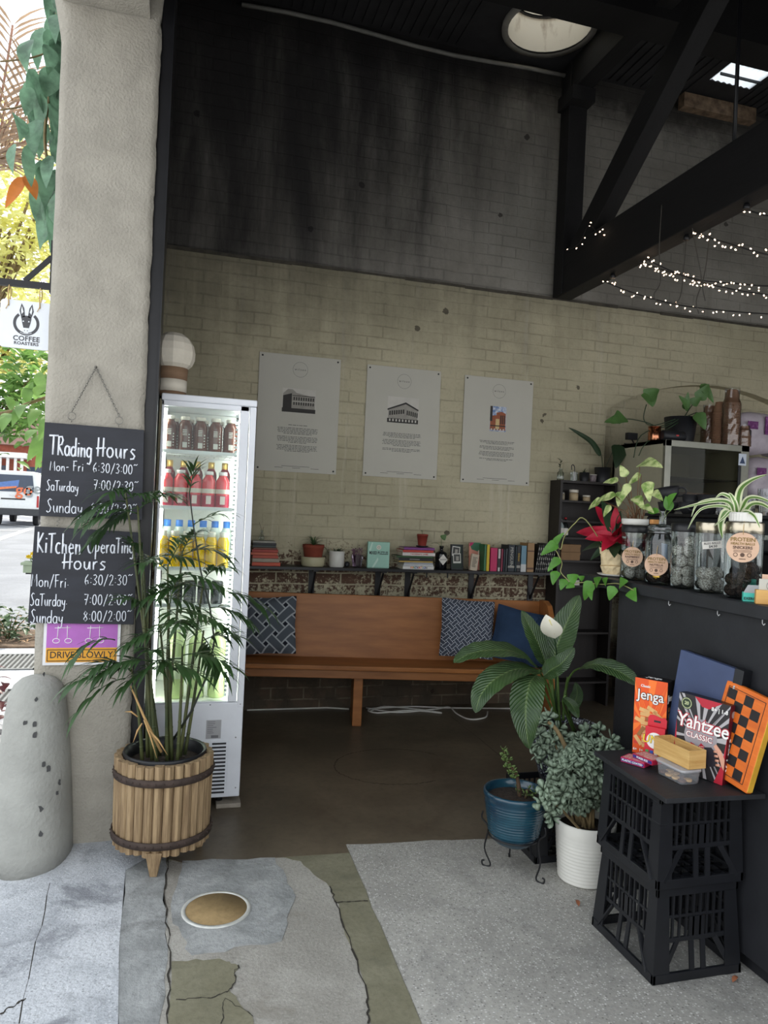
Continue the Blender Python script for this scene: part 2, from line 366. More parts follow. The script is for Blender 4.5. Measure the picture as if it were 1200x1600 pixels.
def ground_mat(name, c1, c2, speck=None, scale=3, fs=90, amount=.5, bump=.4, rough=.85, stain=None, spec=.3):
    m = bpy.data.materials.new(name); m.use_nodes = True; nt, N, L, b = nodes_of(m)
    b.inputs['Roughness'].default_value = rough; b.inputs['Specular IOR Level'].default_value = spec
    tc = N('ShaderNodeTexCoord'); o = tc.outputs['Object']
    big = noise_n(nt, o, scale, 8, .65, .4); fine = noise_n(nt, o, fs, 4, .7)
    col = mixc(nt, step(nt, big, .35, .65), lin(c1), lin(c2))
    if speck:
        vo = N('ShaderNodeTexVoronoi'); vo.inputs['Scale'].default_value = speck[3]; L(o, vo.inputs['Vector'])
        sp = step(nt, vo.outputs['Distance'], .42, .25)
        br = N('ShaderNodeSeparateColor'); L(vo.outputs['Color'], br.inputs[0])
        pick = step(nt, br.outputs[0], .35, .4)
        col = mixc(nt, math_n(nt, 'MULTIPLY', math_n(nt, 'MULTIPLY', sp, pick), amount), col, lin(speck[:3]))
        dark = step(nt, br.outputs[1], .6, .66)
        col = mixc(nt, math_n(nt, 'MULTIPLY', math_n(nt, 'MULTIPLY', sp, dark), amount*.9), col, tuple(x*.32 for x in lin(c1)))
    col = mixc(nt, math_n(nt, 'MULTIPLY', step(nt, fine, .4, .75), .35), col, tuple(x*.5 for x in lin(c1)))
    if stain:
        s = noise_n(nt, o, stain[1], 7, .62, .6); col = mixc(nt, math_n(nt, 'MULTIPLY', step(nt, s, .5, .68), stain[2]), col, lin(stain[0]))
    L(col, b.inputs['Base Color'])
    bp = N('ShaderNodeBump'); bp.inputs['Strength'].default_value = bump; bp.inputs['Distance'].default_value = .006
    L(math_n(nt, 'ADD', fine, math_n(nt, 'MULTIPLY', big, 1.5)), bp.inputs['Height']); L(bp.outputs[0], b.inputs['Normal'])
    return m
M_FLOOR = ground_mat('polished_concrete', (88, 79, 66), (110, 99, 83), fs=24, scale=1.4, bump=.05, rough=.42, stain=((66, 53, 41), 1.2, .6), spec=.35)
M_TERR = ground_mat('exposed_aggregate', (156, 153, 147), (176, 173, 166), speck=(214, 212, 208, 105), scale=1.7, fs=60, amount=.75, bump=.5, stain=((108, 107, 104), 2.1, .5))
M_PAVE = ground_mat('old_pavement', (176, 179, 184), (206, 208, 212), speck=(226, 228, 230, 95), scale=2.6, fs=75, amount=.5, bump=1.0, stain=((112, 114, 120), 4.5, .75))
M_PATCH = ground_mat('grey_cement', (138, 140, 139), (166, 167, 166), scale=4.5, fs=45, bump=.9, stain=((104, 104, 102), 3.5, .7))
M_OLIVE = ground_mat('olive_cement', (118, 114, 94), (132, 128, 108), scale=4, fs=50, bump=.3, stain=((96, 94, 80), 3, .5))
M_WARM = ground_mat('worn_concrete', (150, 146, 138), (170, 166, 158), scale=3, fs=80, bump=.6, speck=(190, 186, 178, 110), amount=.3, stain=((122, 116, 106), 2.6, .6))
M_ASPH = ground_mat('asphalt', (128, 130, 136), (142, 144, 150), scale=.8, fs=30, bump=.3)
M_STUCCO = mat('grey_render', (160, 155, 144), .8, var=.09, scale=7, bump=.6, bscale=85, spec=.2)
M_STUCCO2 = mat('bollard_render', (156, 156, 150), .85, var=.1, scale=6, bump=.45, bscale=60, spec=.2)
M_BLACK = mat('black_paint', (30, 31, 35), .5, var=.2, scale=7)
M_BLACKSTEEL = mat('black_steel', (24, 24, 27), .42, var=.2, scale=9)
M_CEIL = mat('soot_dark_iron', (46, 45, 46), .7, var=.25, scale=4)
M_DARKTIMBER = mat('dark_timber', (22, 21, 22), .7, var=.25, scale=6, stretch=(1, .15, 1), bump=.3)
M_COUNTER = mat('counter_black', (34, 35, 39), .55, var=.12, scale=9, bump=.12, bscale=40)
M_CRACK = mat('crack_grit', (52, 48, 42), .95, var=.2)  # even dark grit colour for the floor cracks
M_WHITE = mat('white_enamel', (225, 228, 234), .3, var=.04, scale=6)
M_WHITEP = mat('white_paint_text', (240, 240, 240), .6, var=0)
M_CHALK = mat('chalk_pen', (228, 232, 240), .8, var=.08, scale=60)
M_TXT = mat('dark_print', (45, 45, 48), .7, var=0)
M_RED = mat('red_print', (200, 40, 52), .6, var=0)
M_STEEL = mat('brushed_steel', (190, 190, 192), .25, metal=1, var=.05)
M_CHAIN = mat('chain_nickel', (130, 128, 122), .3, metal=1, var=.1)
M_SOIL = mat('dark_soil', (50, 40, 33), .95, var=.4, scale=60, bump=.8, bscale=90)
M_GLASS = thin_glass('clear_glass')
M_JAR = thin_glass('jar_glass', (232, 238, 236), .2)
M_PANE2 = thin_glass('dark_pane', (214, 214, 208), .02)
M_PANE = thin_glass('fridge_glass', (246, 250, 248), .05)

# ------------------------------------------------------------------ the setting
YW = 5.45
# back wall, lower part: its face stands 45 mm proud of the wall above; an arched recess is bricked in behind the counter
arc = [(3.44+(5.62-3.44)*i/16, 2.44+.30*math.sin(PI*i/16)**.8) for i in range(17)]
poly = [(-.45, -.02), (3.44, -.02)] + arc + [(5.62, -.02), (9.5, -.02), (9.5, 3.315), (-.45, 3.315)]
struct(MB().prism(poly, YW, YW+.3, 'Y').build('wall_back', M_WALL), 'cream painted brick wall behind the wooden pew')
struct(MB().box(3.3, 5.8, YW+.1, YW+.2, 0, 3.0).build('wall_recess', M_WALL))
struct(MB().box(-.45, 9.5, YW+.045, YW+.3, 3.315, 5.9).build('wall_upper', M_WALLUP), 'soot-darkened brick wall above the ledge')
tr = MB()
x = -.45
while x < 9.5:
    w = random.uniform(.2, .5); tr.box(x, min(9.5, x+w), YW-.006-random.random()*.008, YW+.05, 3.300+random.uniform(-.006, .004), 3.317+random.uniform(-.003, .006)); x += w
struct(tr.build('trim_1', mat('ledge_dirt', (70, 66, 58), .9, var=.3, scale=14)))
# side wall behind the column, far right wall and the rest of the shell
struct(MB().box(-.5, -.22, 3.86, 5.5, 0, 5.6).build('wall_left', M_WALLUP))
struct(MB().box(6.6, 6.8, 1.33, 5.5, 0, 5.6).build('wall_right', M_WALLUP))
# iron roof with a hole for the round skylight and a gap for the clear sheet
RZ = 5.2
DC = (2.54, 5.02); DR = .32
RECT = (4.10, 4.50, 4.93, 5.18)
def roof():
    mb = MB(); n = 24; x0, x1, y0, y1 = DC[0]-.5, DC[0]+.5, DC[1]-.43, DC[1]+.40
    ring = [(DC[0]+DR*math.cos(2*PI*k/n), DC[1]+DR*math.sin(2*PI*k/n)) for k in range(n)]
    def onbox(a):
        c, s_ = math.cos(a), math.sin(a); t = min((x1-DC[0])/c if c > 1e-6 else (x0-DC[0])/c if c < -1e-6 else 9, (y1-DC[1])/s_ if s_ > 1e-6 else (y0-DC[1])/s_ if s_ < -1e-6 else 9)
        return (DC[0]+c*t, DC[1]+s_*t)
    cor = [math.atan2(b-DC[1], a-DC[0]) % (2*PI) for a, b in ((x1, y1), (x0, y1), (x0, y0), (x1, y0))]
    for k in range(n):
        a0, a1 = 2*PI*k/n, 2*PI*(k+1)/n; pts = [onbox(a0)]
        for c in cor:
            if a0+1e-6 < c < a1-1e-6: pts.append(onbox(c))
        pts.append(onbox(a1)); q = pts + [ring[(k+1) % n], ring[k]]
        mb.prism(q, RZ, RZ+.02)
    for a in ((-.5, x0, 1.33, 5.8), (x0, x1, 1.33, y0), (x0, x1, y1, 5.8), (x1, RECT[0], 1.33, 5.8), (RECT[0], RECT[1], 1.33, RECT[2]), (RECT[0], RECT[1], RECT[3], 5.8), (RECT[1], 6.8, 1.33, 5.8)):
        mb.box(a[0], a[1], a[2], a[3], RZ, RZ+.02)
    # corrugations under the sheets
    x = -.4
    while x < 6.5:
        w = .03
        if not (x0-.05 < x < x1+.02 or RECT[0]-.05 < x < RECT[1]+.02): mb.box(x, x+w, 1.48, 5.45, RZ-.012, RZ)
        x += .076
    return mb
struct(roof().build('ceiling', M_CEIL))
# unseen header, added to keep sky light off the upper wall; street side wall
struct(MB().box(-.6, 6.8, 1.33, 1.48, 2.80, 5.25).build('added_header', M_CEIL))
struct(MB().box(-.56, -.2, 1.48, 3.42, 3.62, 5.25).build('wall_street', M_STUCCO))
# round skylight shaft
t = thing('round_skylight', 'round tube skylight with rusty white shaft in the dark ceiling', 'skylight', (DC[0], DC[1], RZ))
sh = mat('skylight_shaft', (214, 208, 196), .6, var=0, scale=7, rgb2=(120, 96, 76), contrast=(.52, .75), stretch=(1, 1, .4))
MB().lathe([(DR-.005, 0), (DR-.005, .55)], n=32, cap=False).build('shaft', sh, t)
MB().lathe([(DR-.012, -.02), (DR+.035, -.025), (DR+.035, 0)], n=32, cap=False).build('rim', mat('skylight_rim', (150, 146, 138), .6), t)
MB().lathe([(DR-.02, .26), (DR-.006, .262), (DR-.006, .278), (DR-.02, .28)], n=32, cap=False).build('seam_ring', M_BLACKSTEEL, t)
MB().lathe([(DR, .55), (DR*.8, .66), (DR*.4, .72), (0, .74)], n=32, cap=False).build('dome', thin_glass('acrylic', (235, 235, 230), .05), t)
t = thing('roof_light', 'clear corrugated roof sheet letting daylight in beside the rod', 'skylight', (RECT[0], RECT[2], RZ))
cl = mat('clear_sheet', (240, 242, 242), .4, var=.05, tl=.85)
mb = MB(); n = 14
for i in range(n):
    x0 = (RECT[1]-RECT[0])*i/n; x1 = (RECT[1]-RECT[0])*(i+1)/n; z0 = .012*(i % 2); z1 = .012*((i+1) % 2)
    mb.add([(x0, 0, z0), (x1, 0, z1), (x1, .25, z1), (x0, .25, z0)], [(0, 1, 2, 3)], 0, True)
mb.build('sheet', cl, t)
MB().bar((.0, .12, -.02), (.4, .12, -.02), .012, .02).build('support_wire', M_BLACKSTEEL, t)

# ground pieces: outlines surveyed on the floor plane
def F(px, py): p = P(px, py, 'Z', 0); return (p.x, p.y)
def slab(name, poly, z0, z1, m, label=None):
    return struct(MB().prism(poly, z0, z1).build(name, m), label)
def wig(pts, n=5, amp=.012, seed=1):
    rnd = random.Random(seed); out = []
    for a, b in zip(pts[:-1], pts[1:]):
        for i in range(n):
            t = i/n; out.append((a[0]+(b[0]-a[0])*t + (rnd.uniform(-amp, amp) if i else 0), a[1]+(b[1]-a[1])*t + (rnd.uniform(-amp, amp) if i else 0)))
    return out + [pts[-1]]
slab('floor', [(-.02, 3.26), (.1, 3.16), (.78, 3.13), (6.8, 3.05), (6.8, 5.6), (-.5, 5.6), (-.5, 3.6), (-.1, 3.46)], -.08, 0, M_FLOOR, 'brown polished concrete floor inside the cafe')
struct(MB().box(-6, .82, -1.2, 5.3, -.12, -.055).build('ground_base', M_WARM))
terr_l = wig([(.70, .2), (.763, 2.035), (.80, 3.205)], 9, .006, 3)
terr_t = wig([(.80, 3.205), (1.58, 3.14), (2.2, 3.10)], 8, .008, 4)
slab('terrazzo_slab', terr_l[:-1] + terr_t + [(6.7, 3.06), (6.7, .2)], -.07, .003, M_TERR, 'speckled grey exposed aggregate slab')
strip_r = [(p[0]-.002, p[1]) for p in terr_l]
crk = wig([(.50, .2), (.60, 1.9), F(575, 1560), F(530, 1420), F(515, 1385), F(470, 1345), F(400, 1330), (.05, 3.2)], 6, .008, 5)
slab('cement_strip', strip_r + [(.8, 3.21), (.0, 3.21)] + list(reversed(crk)), -.06, -.0005, M_OLIVE)
gl = wig([F(150, 1345), F(228, 1300), (0, 3.24)], 4, .006, 8)
patch = wig([F(240, 1700), F(262, 1500), F(255, 1390), F(262, 1322)], 7, .008, 6)
slab('worn_strip', patch + [(.04, 3.19)] + list(reversed(crk)), -.06, -.002, M_WARM)
slab('repair_patch', wig([F(285, 1345), F(430, 1340), F(462, 1400), F(440, 1470), F(300, 1492), F(268, 1430), F(285, 1345)], 6, .012, 9)[:-1], -.05, .0006, M_PATCH)
slab('olive_patch', wig([F(268, 1502), F(340, 1498), F(372, 1508), F(360, 1550), F(395, 1590), F(430, 1700), F(262, 1700), F(268, 1502)], 6, .008, 10)[:-1], -.05, .0004, M_OLIVE)
slab('grey_strip', wig([F(182, 1700), F(186, 1480), F(196, 1360), F(240, 1336), F(262, 1322), F(256, 1390), F(262, 1500), F(240, 1700)], 6, .006, 11)[:-1], -.05, -.0005, M_PATCH)
slab('pavement', [(-6, -1.2)] + [F(182, 1800), F(186, 1480), F(196, 1360), F(262, 1322)] + [(-.05, 3.42), (-.12, 3.5), (-.6, 3.5), (-.62, 4.6), (-1.1, 5.2), (-6, 5.3)], -.07, .001, M_PAVE, 'pale worn pavement by the bollard')
# cracks and a seam: thin sunken lines of grit
def crack(pts, w, seed, z=.0012):
    rnd = random.Random(seed); L_ = wig(pts, 8, .006, seed); mb = MB()
    for a, b in zip(L_[:-1], L_[1:]):
        ww = w*rnd.uniform(.4, 1.3); d = V((b[0]-a[0], b[1]-a[1], 0)); s_ = V((-d.y, d.x, 0)).normalized()*ww/2; A = V((a[0], a[1], z)); B = V((b[0], b[1], z)); mb.add([A-s_, A+s_, B+s_, B-s_], [(0, 1, 2, 3)])
    return mb
cks = MB()
for k, (pts, w) in enumerate((([F(575, 1600), F(575, 1560), F(530, 1420), F(515, 1385)], .006), ([F(262, 1600), F(266, 1500), F(258, 1410), F(262, 1340)], .006), ([F(372, 1508), F(362, 1545), F(330, 1560), F(275, 1562)], .004), ([F(345, 1600), F(352, 1560), F(395, 1588)], .003), ([F(525, 1411), F(575, 1408)], .006),
        ([F(60, 1440), F(78, 1380), F(30, 1600)][1:], .003), ([F(0, 1585), F(40, 1560)], .008))):
    c = crack(pts, w, 20+k); cks.add(c.v, [f[0] for f in c.f])
struct(cks.build('floor_cracks', M_CRACK))
fc = MB()
ring = [(F(640, 1225)[0]+.36*math.cos(a), F(640, 1195)[1]+.30*math.sin(a)) for a in [2*PI*i/40 for i in range(41)]]
c = crack(ring[3:34], .007, 41, .0006); fc.add(c.v, [f[0] for f in c.f])
c = crack([F(705, 1120), F(800, 1195)], .004, 42, .0006); fc.add(c.v, [f[0] for f in c.f])
struct(fc.build('floor_stain', mat('wet_ring_stain', (62, 52, 42), .6, var=.2)))

# rendered column, steel track beside it
col = MB(); nx, nz = 14, 150
def colmesh():
    vs = []; fs = []
    xs = [-.555+(.405)*i/nx for i in range(nx+1)]
    for k in range(nz+1):
        z = -.02 + 5.3*k/nz
        for i, xx in enumerate(xs):
            e = (noise.noise(V((xx*7, z*5, 0)))*.004 + noise.noise(V((xx*25, z*20, 3)))*.0025)
            dx = (noise.noise(V((z*11, i*.1, 5)))*.005+min(0, noise.noise(V((z*30, 1, 5))))*.014) if i == nx else noise.noise(V((z*6, 2, 8)))*.004 if i == 0 else 0
            if z > 3.45 and i == 0: dx -= min(.06, (z-3.45)*.2)
            y = 3.425+e + (.008 if i in (0, nx) else 0)
            vs.append((xx+dx, y, z))
    for k in range(nz):
        for i in range(nx):
            a = k*(nx+1)+i; fs.append((a, a+1, a+nx+2, a+nx+1))
    col.add(vs, fs, 0, True)
    n0 = len(vs); L_ = [k*(nx+1) for k in range(nz+1)]; R_ = [k*(nx+1)+nx for k in range(nz+1)]
    back = []
    for k in range(nz+1): back += [(vs[L_[k]][0], 3.86, vs[L_[k]][2]), (vs[R_[k]][0], 3.86, vs[R_[k]][2])]
    o = len(col.v); col.v += [V(q) for q in back]
    for k in range(nz):
        col.f.append(((L_[k], L_[k+1], o+2*k+2, o+2*k), 0, False, None)); col.f.append(((R_[k], o+2*k+1, o+2*k+3, R_[k+1]), 0, False, None)); col.f.append(((o+2*k, o+2*k+2, o+2*k+3, o+2*k+1), 0, False, None))
    col.f.append((tuple(L_[-1:]+[R_[-1]]+[o+2*nz+1, o+2*nz]), 0, False, None))
colmesh(); struct(col.build('column', M_STUCCO), 'grey rendered column at the cafe opening')
struct(MB().box(-.15, -.105, 3.45, 3.52, 0, 5.2).box(-.105, -.098, 3.44, 3.53, 0, 5.2).box(-.15, -.10, 3.52, 3.86, 0, 5.2).build('trim_2', M_BLACKSTEEL))
# roof timbers and truss
def timber(name, label, cat, parts, grp=None):
    t = thing(name, label, cat, (2.97, 5.4, 3.3), group=grp)
    for nm, mb in parts: mb.build(nm, M_DARKTIMBER, t, world=True, bevel=.006)
    return t
t = thing('roof_truss', 'black timber roof truss running out from the back wall', 'truss', (2.97, 5.4, 3.3))
MB().box(2.89, 3.05, 5.30, 5.445, 3.31, RZ-.02).build('wall_post', M_DARKTIMBER, t, world=True, bevel=.006)
MB().box(2.90, 3.04, 1.49, 5.42, 3.30, 3.66).build('bottom_chord', M_DARKTIMBER, t, world=True, bevel=.008)
MB().bar((2.97, 5.16, 3.60), (2.97, 3.35, 5.02), .13, .20).build('strut', M_DARKTIMBER, t, world=True, bevel=.006)
MB().box(2.90, 3.04, 1.49, 5.3, 4.93, RZ-.015).build('top_chord', M_DARKTIMBER, t, world=True, bevel=.006)
MB().tube([(2.97, 3.52, 3.62), (2.97, 3.52, 5.0)], .012).build('tie_rod', M_BLACKSTEEL, t, world=True)
bm_ = MB(); 
for yy in (4.7, 3.9, 3.4): bm_.lathe([(.02, 0), (.02, .02), (.012, .035)], (2.97, yy, 3.285-.02), 8)
bm_.build('bolt', M_BLACKSTEEL, t, world=True)
# timber bracket under the post
MB().box(2.86, 3.06, 5.2, 5.44, 4.82, 4.93).build('bracket', M_DARKTIMBER, t, world=True)
# purlin
tag(MB().box(-.2, 6.55, 4.24, 4.48, RZ-.34, RZ-.014).build('purlin', M_DARKTIMBER), 'black purlin crossing below the round skylight', 'roof beam')
tag(MB().box(4.0, 4.74, 5.36, 5.44, 5.06, 5.18).build('timber_lintel', mat('old_timber', (120, 100, 80), .9, var=.4, scale=14, bump=.5)), 'short weathered brown beam on top of the wall below the roof light', 'beam')
# conduit along the wall head
cd = [P(x_, y_, 'Z', 5.12) for x_, y_ in ((515, 0), (600, 17), (700, 40), (800, 62), (878, 80))]
cd = [V((p.x, 5.36, 5.08)) for p in cd]
cd = [V((.3+2.6*i/8, 5.40, 5.09+.02*math.sin(i))) for i in range(9)]
tag(MB().tube(cd, .016, 8).build('conduit', mat('grey_conduit', (120, 118, 112), .6)), 'grey conduit pipe running along the wall head', 'pipe')
# ------------------------------------------------------------------ bollard, signs and boards on the column
t = thing('bollard', 'rounded grey rendered concrete bollard with chipped paint at the column foot', 'bollard', (-.528, 3.39, 0))
bo = MB(); n = 40; pr = [(.168, -.02), (.162, .08), (.150, .25), (.137, .42), (.123, .58), (.112, .66), (.096, .705), (.068, .73), (.036, .742), (0, .745)]
def bol_s(z): return 1.05+.5*max(0, 1-z/.74)
bo.lathe(pr, n=n); bo.v = [V((p.x, p.y*bol_s(p.z), p.z)) for p in bo.v]; bo.v = [V((p.x*(1+.03*noise.noise(p*9)), p.y*(1+.03*noise.noise(p*9)), p.z)) for p in bo.v]
bo.build('body', M_STUCCO2, t)
ch = MB(); rnd = random.Random(3)
def bol_r(z):
    for (r0, z0), (r1, z1) in zip(pr[:-1], pr[1:]):
        if z0 <= z <= z1: return r0+(r1-r0)*(z-z0)/(z1-z0)
    return .1
for (px, py) in ((58, 1067), (52, 1100), (36, 1135), (51, 1137), (51, 1153), (66, 1198), (73, 1207), (88, 1233), (86, 1247), (64, 1264), (64, 1300)):
    d = P(px, py, 'Y', 3.2)
    z = EYE + (d.z-EYE)*1.0; ang = math.atan2(3.2-3.38, d.x+.528); r = bol_r(min(.74, z))+.001
    xx = max(-r*.95, min(r*.95, d.x+.528)); yy = -math.sqrt(max(0, r*r-xx*xx))*bol_s(z); c = V((xx, yy, z)); nr = V((xx, yy, .15*r)).normalized(); sd = nr.cross(V((0, 0, 1))).normalized(); up_ = sd.cross(nr)
    pts = []; s_ = rnd.uniform(.006, .013)
    for k in range(8): a = 2*PI*k/8; rr = s_*rnd.uniform(.5, 1.1); pts.append(c + nr*.002 + sd*(math.cos(a)*rr) + up_*(math.sin(a)*rr*1.4))
    ch.add(pts, [tuple(range(8))])
ch.build('chipped_spot', mat('chip_dark', (70, 70, 70), .9), t)

M_BOARD = mat('chalkboard', (34, 36, 44), .55, var=.25, scale=5, stretch=(1, 1, 4))
def chalkboard(name, label, pts, y, lines, th=.016):
    """pts: top-left, top-right, bottom-right, bottom-left as (x, z)"""
    cx = sum(p[0] for p in pts)/4; cz = sum(p[1] for p in pts)/4
    t = thing(name, label, 'chalkboard', (cx, y, cz))
    MB().prism([(p[0]-cx, p[1]-cz) for p in (pts[3], pts[2], pts[1], pts[0])], 0, th, 'Y').build('board', M_BOARD, t, bevel=.0015)
    for txt, h, px, py, r, slope, sx in lines:
        q = P(px, py, 'Y', y); strokes(txt, h, q.x-cx, q.z-cz, r, -.001, slope, sx).build('chalk_lettering', M_CHALK, t)
    return t
BY = 3.395
tb = chalkboard('trading_hours_board', 'upper chalkboard on the column, headed Trading Hours, hung from a chain', [(-.549, 1.816), (-.148, 1.812), (-.139, 1.417), (-.558, 1.418)], BY, [
    ('TRading', .080, 78, 710, .0042, -.03, .53), ('Hours', .080, 151, 713, .0042, -.03, .72),
    ('Mon-', .040, 78, 735, .0022, -.01, .80), ('Fri', .042, 114, 736, .0022, 0, .8), ('6:30/3:00~', .042, 145, 738, .0022, 0, .84),
    ('Saturday', .045, 73, 766, .0022, -.02, .62), ('7:00/2:30~', .042, 146, 765, .0022, 0, .84),
    ('Sunday', .056, 73, 800, .0024, -.02, .74), ('8:00/2:30~', .045, 142, 802, .0022, 0, .80)])
kb = chalkboard('kitchen_hours_board', 'lower chalkboard on the column, headed Kitchen Operating Hours', [(-.570, 1.374), (-.152, 1.362), (-.156, .958), (-.580, .964)], BY, [
    ('Kitchen', .085, 58, 863, .004, -.03, .55), ('Operating', .068, 137, 864, .0036, .02, .56), ('Hours', .066, 98, 889, .0036, 0, .95),
    ('Mon/Fri.', .052, 49, 916, .0022, -.03, .70), ('6:30/2:30~', .045, 132, 914, .0022, .01, .84),
    ('Saturday.', .052, 48, 946, .0022, -.03, .58), ('7:00/2:00~', .045, 131, 945, .0022, 0, .84),
    ('Sunday', .056, 48, 973, .0023, -.03, .66), ('8:00/2:00~', .045, 130, 971, .0022, .01, .84)])
# chain of the upper board and the hooks of the lower one
def chain(parent, a, b, y, lk=.014, nm='chain'):
    a, b = V(a), V(b); d = b-a; L = d.length; n = int(L/(lk*.8)); d.normalize(); mb = MB(); off = world_loc(parent)
    for k in range(n):
        c = a + d*(L*(k+.5)/n) - off; s_ = d.cross(V((0, 1, 0))) if k % 2 else V((0, 1, 0))
        mb.tube([c + d*(math.cos(q)*lk*.5) + s_*(math.sin(q)*lk*.28) for q in [2*PI*i/8 for i in range(8)]], .0016, 5, closed=True)
    return mb.build(nm, M_CHAIN, parent)
nail = P(150, 574, 'Y', 3.41)
for px, py in ((112, 650), (186, 657)):
    q = P(px, py, 'Y', 3.40); chain(tb, nail, V((q.x, q.y, q.z+.02)), 3.4)
    o = V(q)-V(tb.location); MB().tube([o + V((math.cos(a)*.016, 0, math.sin(a)*.016)) for a in [2*PI*i/18 for i in range(18)]], .0016, 6, closed=True).build('ring', M_CHAIN, tb)
    MB().tube([o + V((0, 0, -.016)), o + V((0, .006, -.026))], .0015, 5).build('screw_eye', M_CHAIN, tb)
tag(MB().lathe([(.001, 0), (.006, .004), (.006, .006), (.002, .012), (.002, .03)], n=10, M=Matrix.Rotation(-PI/2, 4, 'X')).build('wall_hook', M_CHAIN, loc=(nail.x, 3.40, nail.z)), 'small nail in the column carrying the chalkboard chain', 'nail')
for px in (91, 175):
    a = P(px, 810, 'Y', 3.40); b = P(px, 822, 'Y', 3.40)
    pts = [V((a.x + .006*math.sin(i/12*4*PI), 3.402, a.z + (b.z-a.z)*i/12)) - V(kb.location) for i in range(13)]
    MB().tube(pts, .0014, 5).build('s_hook', M_CHAIN, kb)
# DRIVE SLOWLY plate below
t = thing('drive_slowly_sign', 'purple and yellow DRIVE SLOWLY plate under the chalkboards', 'sign', (-.36, 3.415, .78))
q = [P(66, 1040, 'Y', 3.415), P(186, 1041, 'Y', 3.415)]
x0, x1 = q[0].x+.36, q[1].x+.36
MB().box(x0, x1, 0, .003, .0, .36).build('plate', mat('sign_white', (222, 222, 224), .4, var=.03), t)
MB().box(x0+.012, x1-.012, -.001, 0, .075, .34).build('purple_panel', mat('sign_purple', (176, 104, 184), .5, var=.06), t)
MB().box(x0+.012, x1-.012, -.0012, 0, .012, .074).build('yellow_panel', mat('sign_yellow', (222, 158, 46), .5, var=.04), t)
bd = MB(); a, b_, c, d = x0+.018, x1-.018, .018, .066
for s_ in ((a, c, b_, c), (b_, c, b_, d), (b_, d, a, d), (a, d, a, c)): bd.bar((s_[0], -.0016, s_[1]), (s_[2], -.0016, s_[3]), .0008, .003)
bd.build('border', M_TXT, t)
text('DRIVE SLOWLY', .040, M_TXT, t, ((x0+x1)/2, -.0014, .043), sx=.93, bold=.0003)
ft = MB()
for k in (0, 1):
    ox = x0+.075+.13*k
    for s_ in (-1, 1):
        ft.tube([(ox+s_*.018, -.0018, .17), (ox+s_*.02, -.0018, .115)], .0016, 5)
        ft.tube([(ox+s_*(.024+.014*math.cos(v)), -.0018, .105+.010*math.sin(v)) for v in [2*PI*i/10 for i in range(10)]], .0016, 5, closed=True)
    ft.tube([(ox-.032, -.0018, .16), (ox+.034, -.0018, .162)], .0016, 5)
ft.build('drawn_feet', M_WHITEP, t)

# hanging shop sign on its iron arm
br = thing('sign_bracket', 'black iron bracket arm reaching from the column over the street', 'bracket', (-.555, 3.55, 2.43))
MB().bar((-.02, 0, 0), (-.62, 0, -.01), .02, .028).build('arm', M_BLACKSTEEL, br)
MB().bar((-.02, 0, .13), (-.125, 0, .012), .014, .02).build('brace', M_BLACKSTEEL, br)
MB().box(-.022, .0, -.02, .02, -.03, .2).build('wall_plate', M_BLACKSTEEL, br)
sg = thing('hanging_sign', 'white square coffee roasters sign with a donkey head in a ring', 'sign', (-.668, 3.55, 2.25))
def rrect(w, h, r, n=5):
    o = []
    for cx, cz, a0 in ((w/2-r, -h/2+r, -90), (w/2-r, h/2-r, 0), (-w/2+r, h/2-r, 90), (-w/2+r, -h/2+r, 180)):
        for i in range(n+1): a = R(a0+90*i/n); o.append((cx+r*math.cos(a), cz+r*math.sin(a)))
    return o
MB().prism(rrect(.205, .208, .016), -.006, .006, 'Y').build('panel', mat('sign_panel', (226, 230, 236), .45, var=.02), sg)
G = mat('sign_grey', (74, 74, 78), .6, var=0)
def ringpoly(mb, cx, cz, r0, r1, a0=0, a1=360, y=-.0065, n=32, mi=0):
    for i in range(n):
        p, q = R(a0+(a1-a0)*i/n), R(a0+(a1-a0)*(i+1)/n)
        mb.add([(cx+r0*math.cos(p), y, cz+r0*math.sin(p)), (cx+r1*math.cos(p), y, cz+r1*math.sin(p)), (cx+r1*math.cos(q), y, cz+r1*math.sin(q)), (cx+r0*math.cos(q), y, cz+r0*math.sin(q))], [(0, 1, 2, 3)], mi)
    return mb
em = MB(); ringpoly(em, .003, .006, .041, .053, -230, 50)
for pl in ([(-.018, .03), (-.026, .06), (-.019, .092), (-.008, .072), (-.003, .034)], [(.022, .03), (.031, .06), (.024, .092), (.013, .072), (.008, .034)],      # ears
           [(-.018, .03), (-.010, .037), (.003, .040), (.015, .037), (.023, .03), (.019, .005), (.014, -.014), (-.008, -.014), (-.013, .005)]):
    em.prism([(x_, z_) for x_, z_ in pl], -.0072, -.006, 'Y')
em.prism([(-.008, -.012), (.014, -.012), (.017, -.026), (.011, -.037), (-.005, -.037), (-.011, -.026)], -.0070, -.006, 'Y', 1)
for pl in ([(-.017, .045), (-.020, .062), (-.017, .080), (-.010, .055)], [(.015, .055), (.022, .080), (.025, .062), (.022, .045)]):
    em.prism(pl, -.0076, -.006, 'Y', 1)
for x_ in (-.009, .013): em.prism([(x_-.003, .012), (x_+.003, .012), (x_+.002, .017), (x_-.002, .017)], -.0078, -.006, 'Y', 1)
em.prism([(-.005, -.024), (-.001, -.024), (-.002, -.029)], -.0078, -.006, 'Y', 0); em.prism([(.007, -.024), (.011, -.024), (.008, -.029)], -.0078, -.006, 'Y', 0)
ringpoly(em, .003, .006, .0455, .0475, 240, 300, n=10, y=-.0075, mi=1)
em.build('emblem', [G, mat('sign_panel2', (226, 230, 236), .45, var=0)], sg)
text('COFFEE', .030, G, sg, (.006, -.0068, -.062), sx=1.0, bold=.0006, space=1.05); text('ROASTERS', .0185, G, sg, (.006, -.0068, -.083), sx=1.1, bold=.0004, space=1.05)
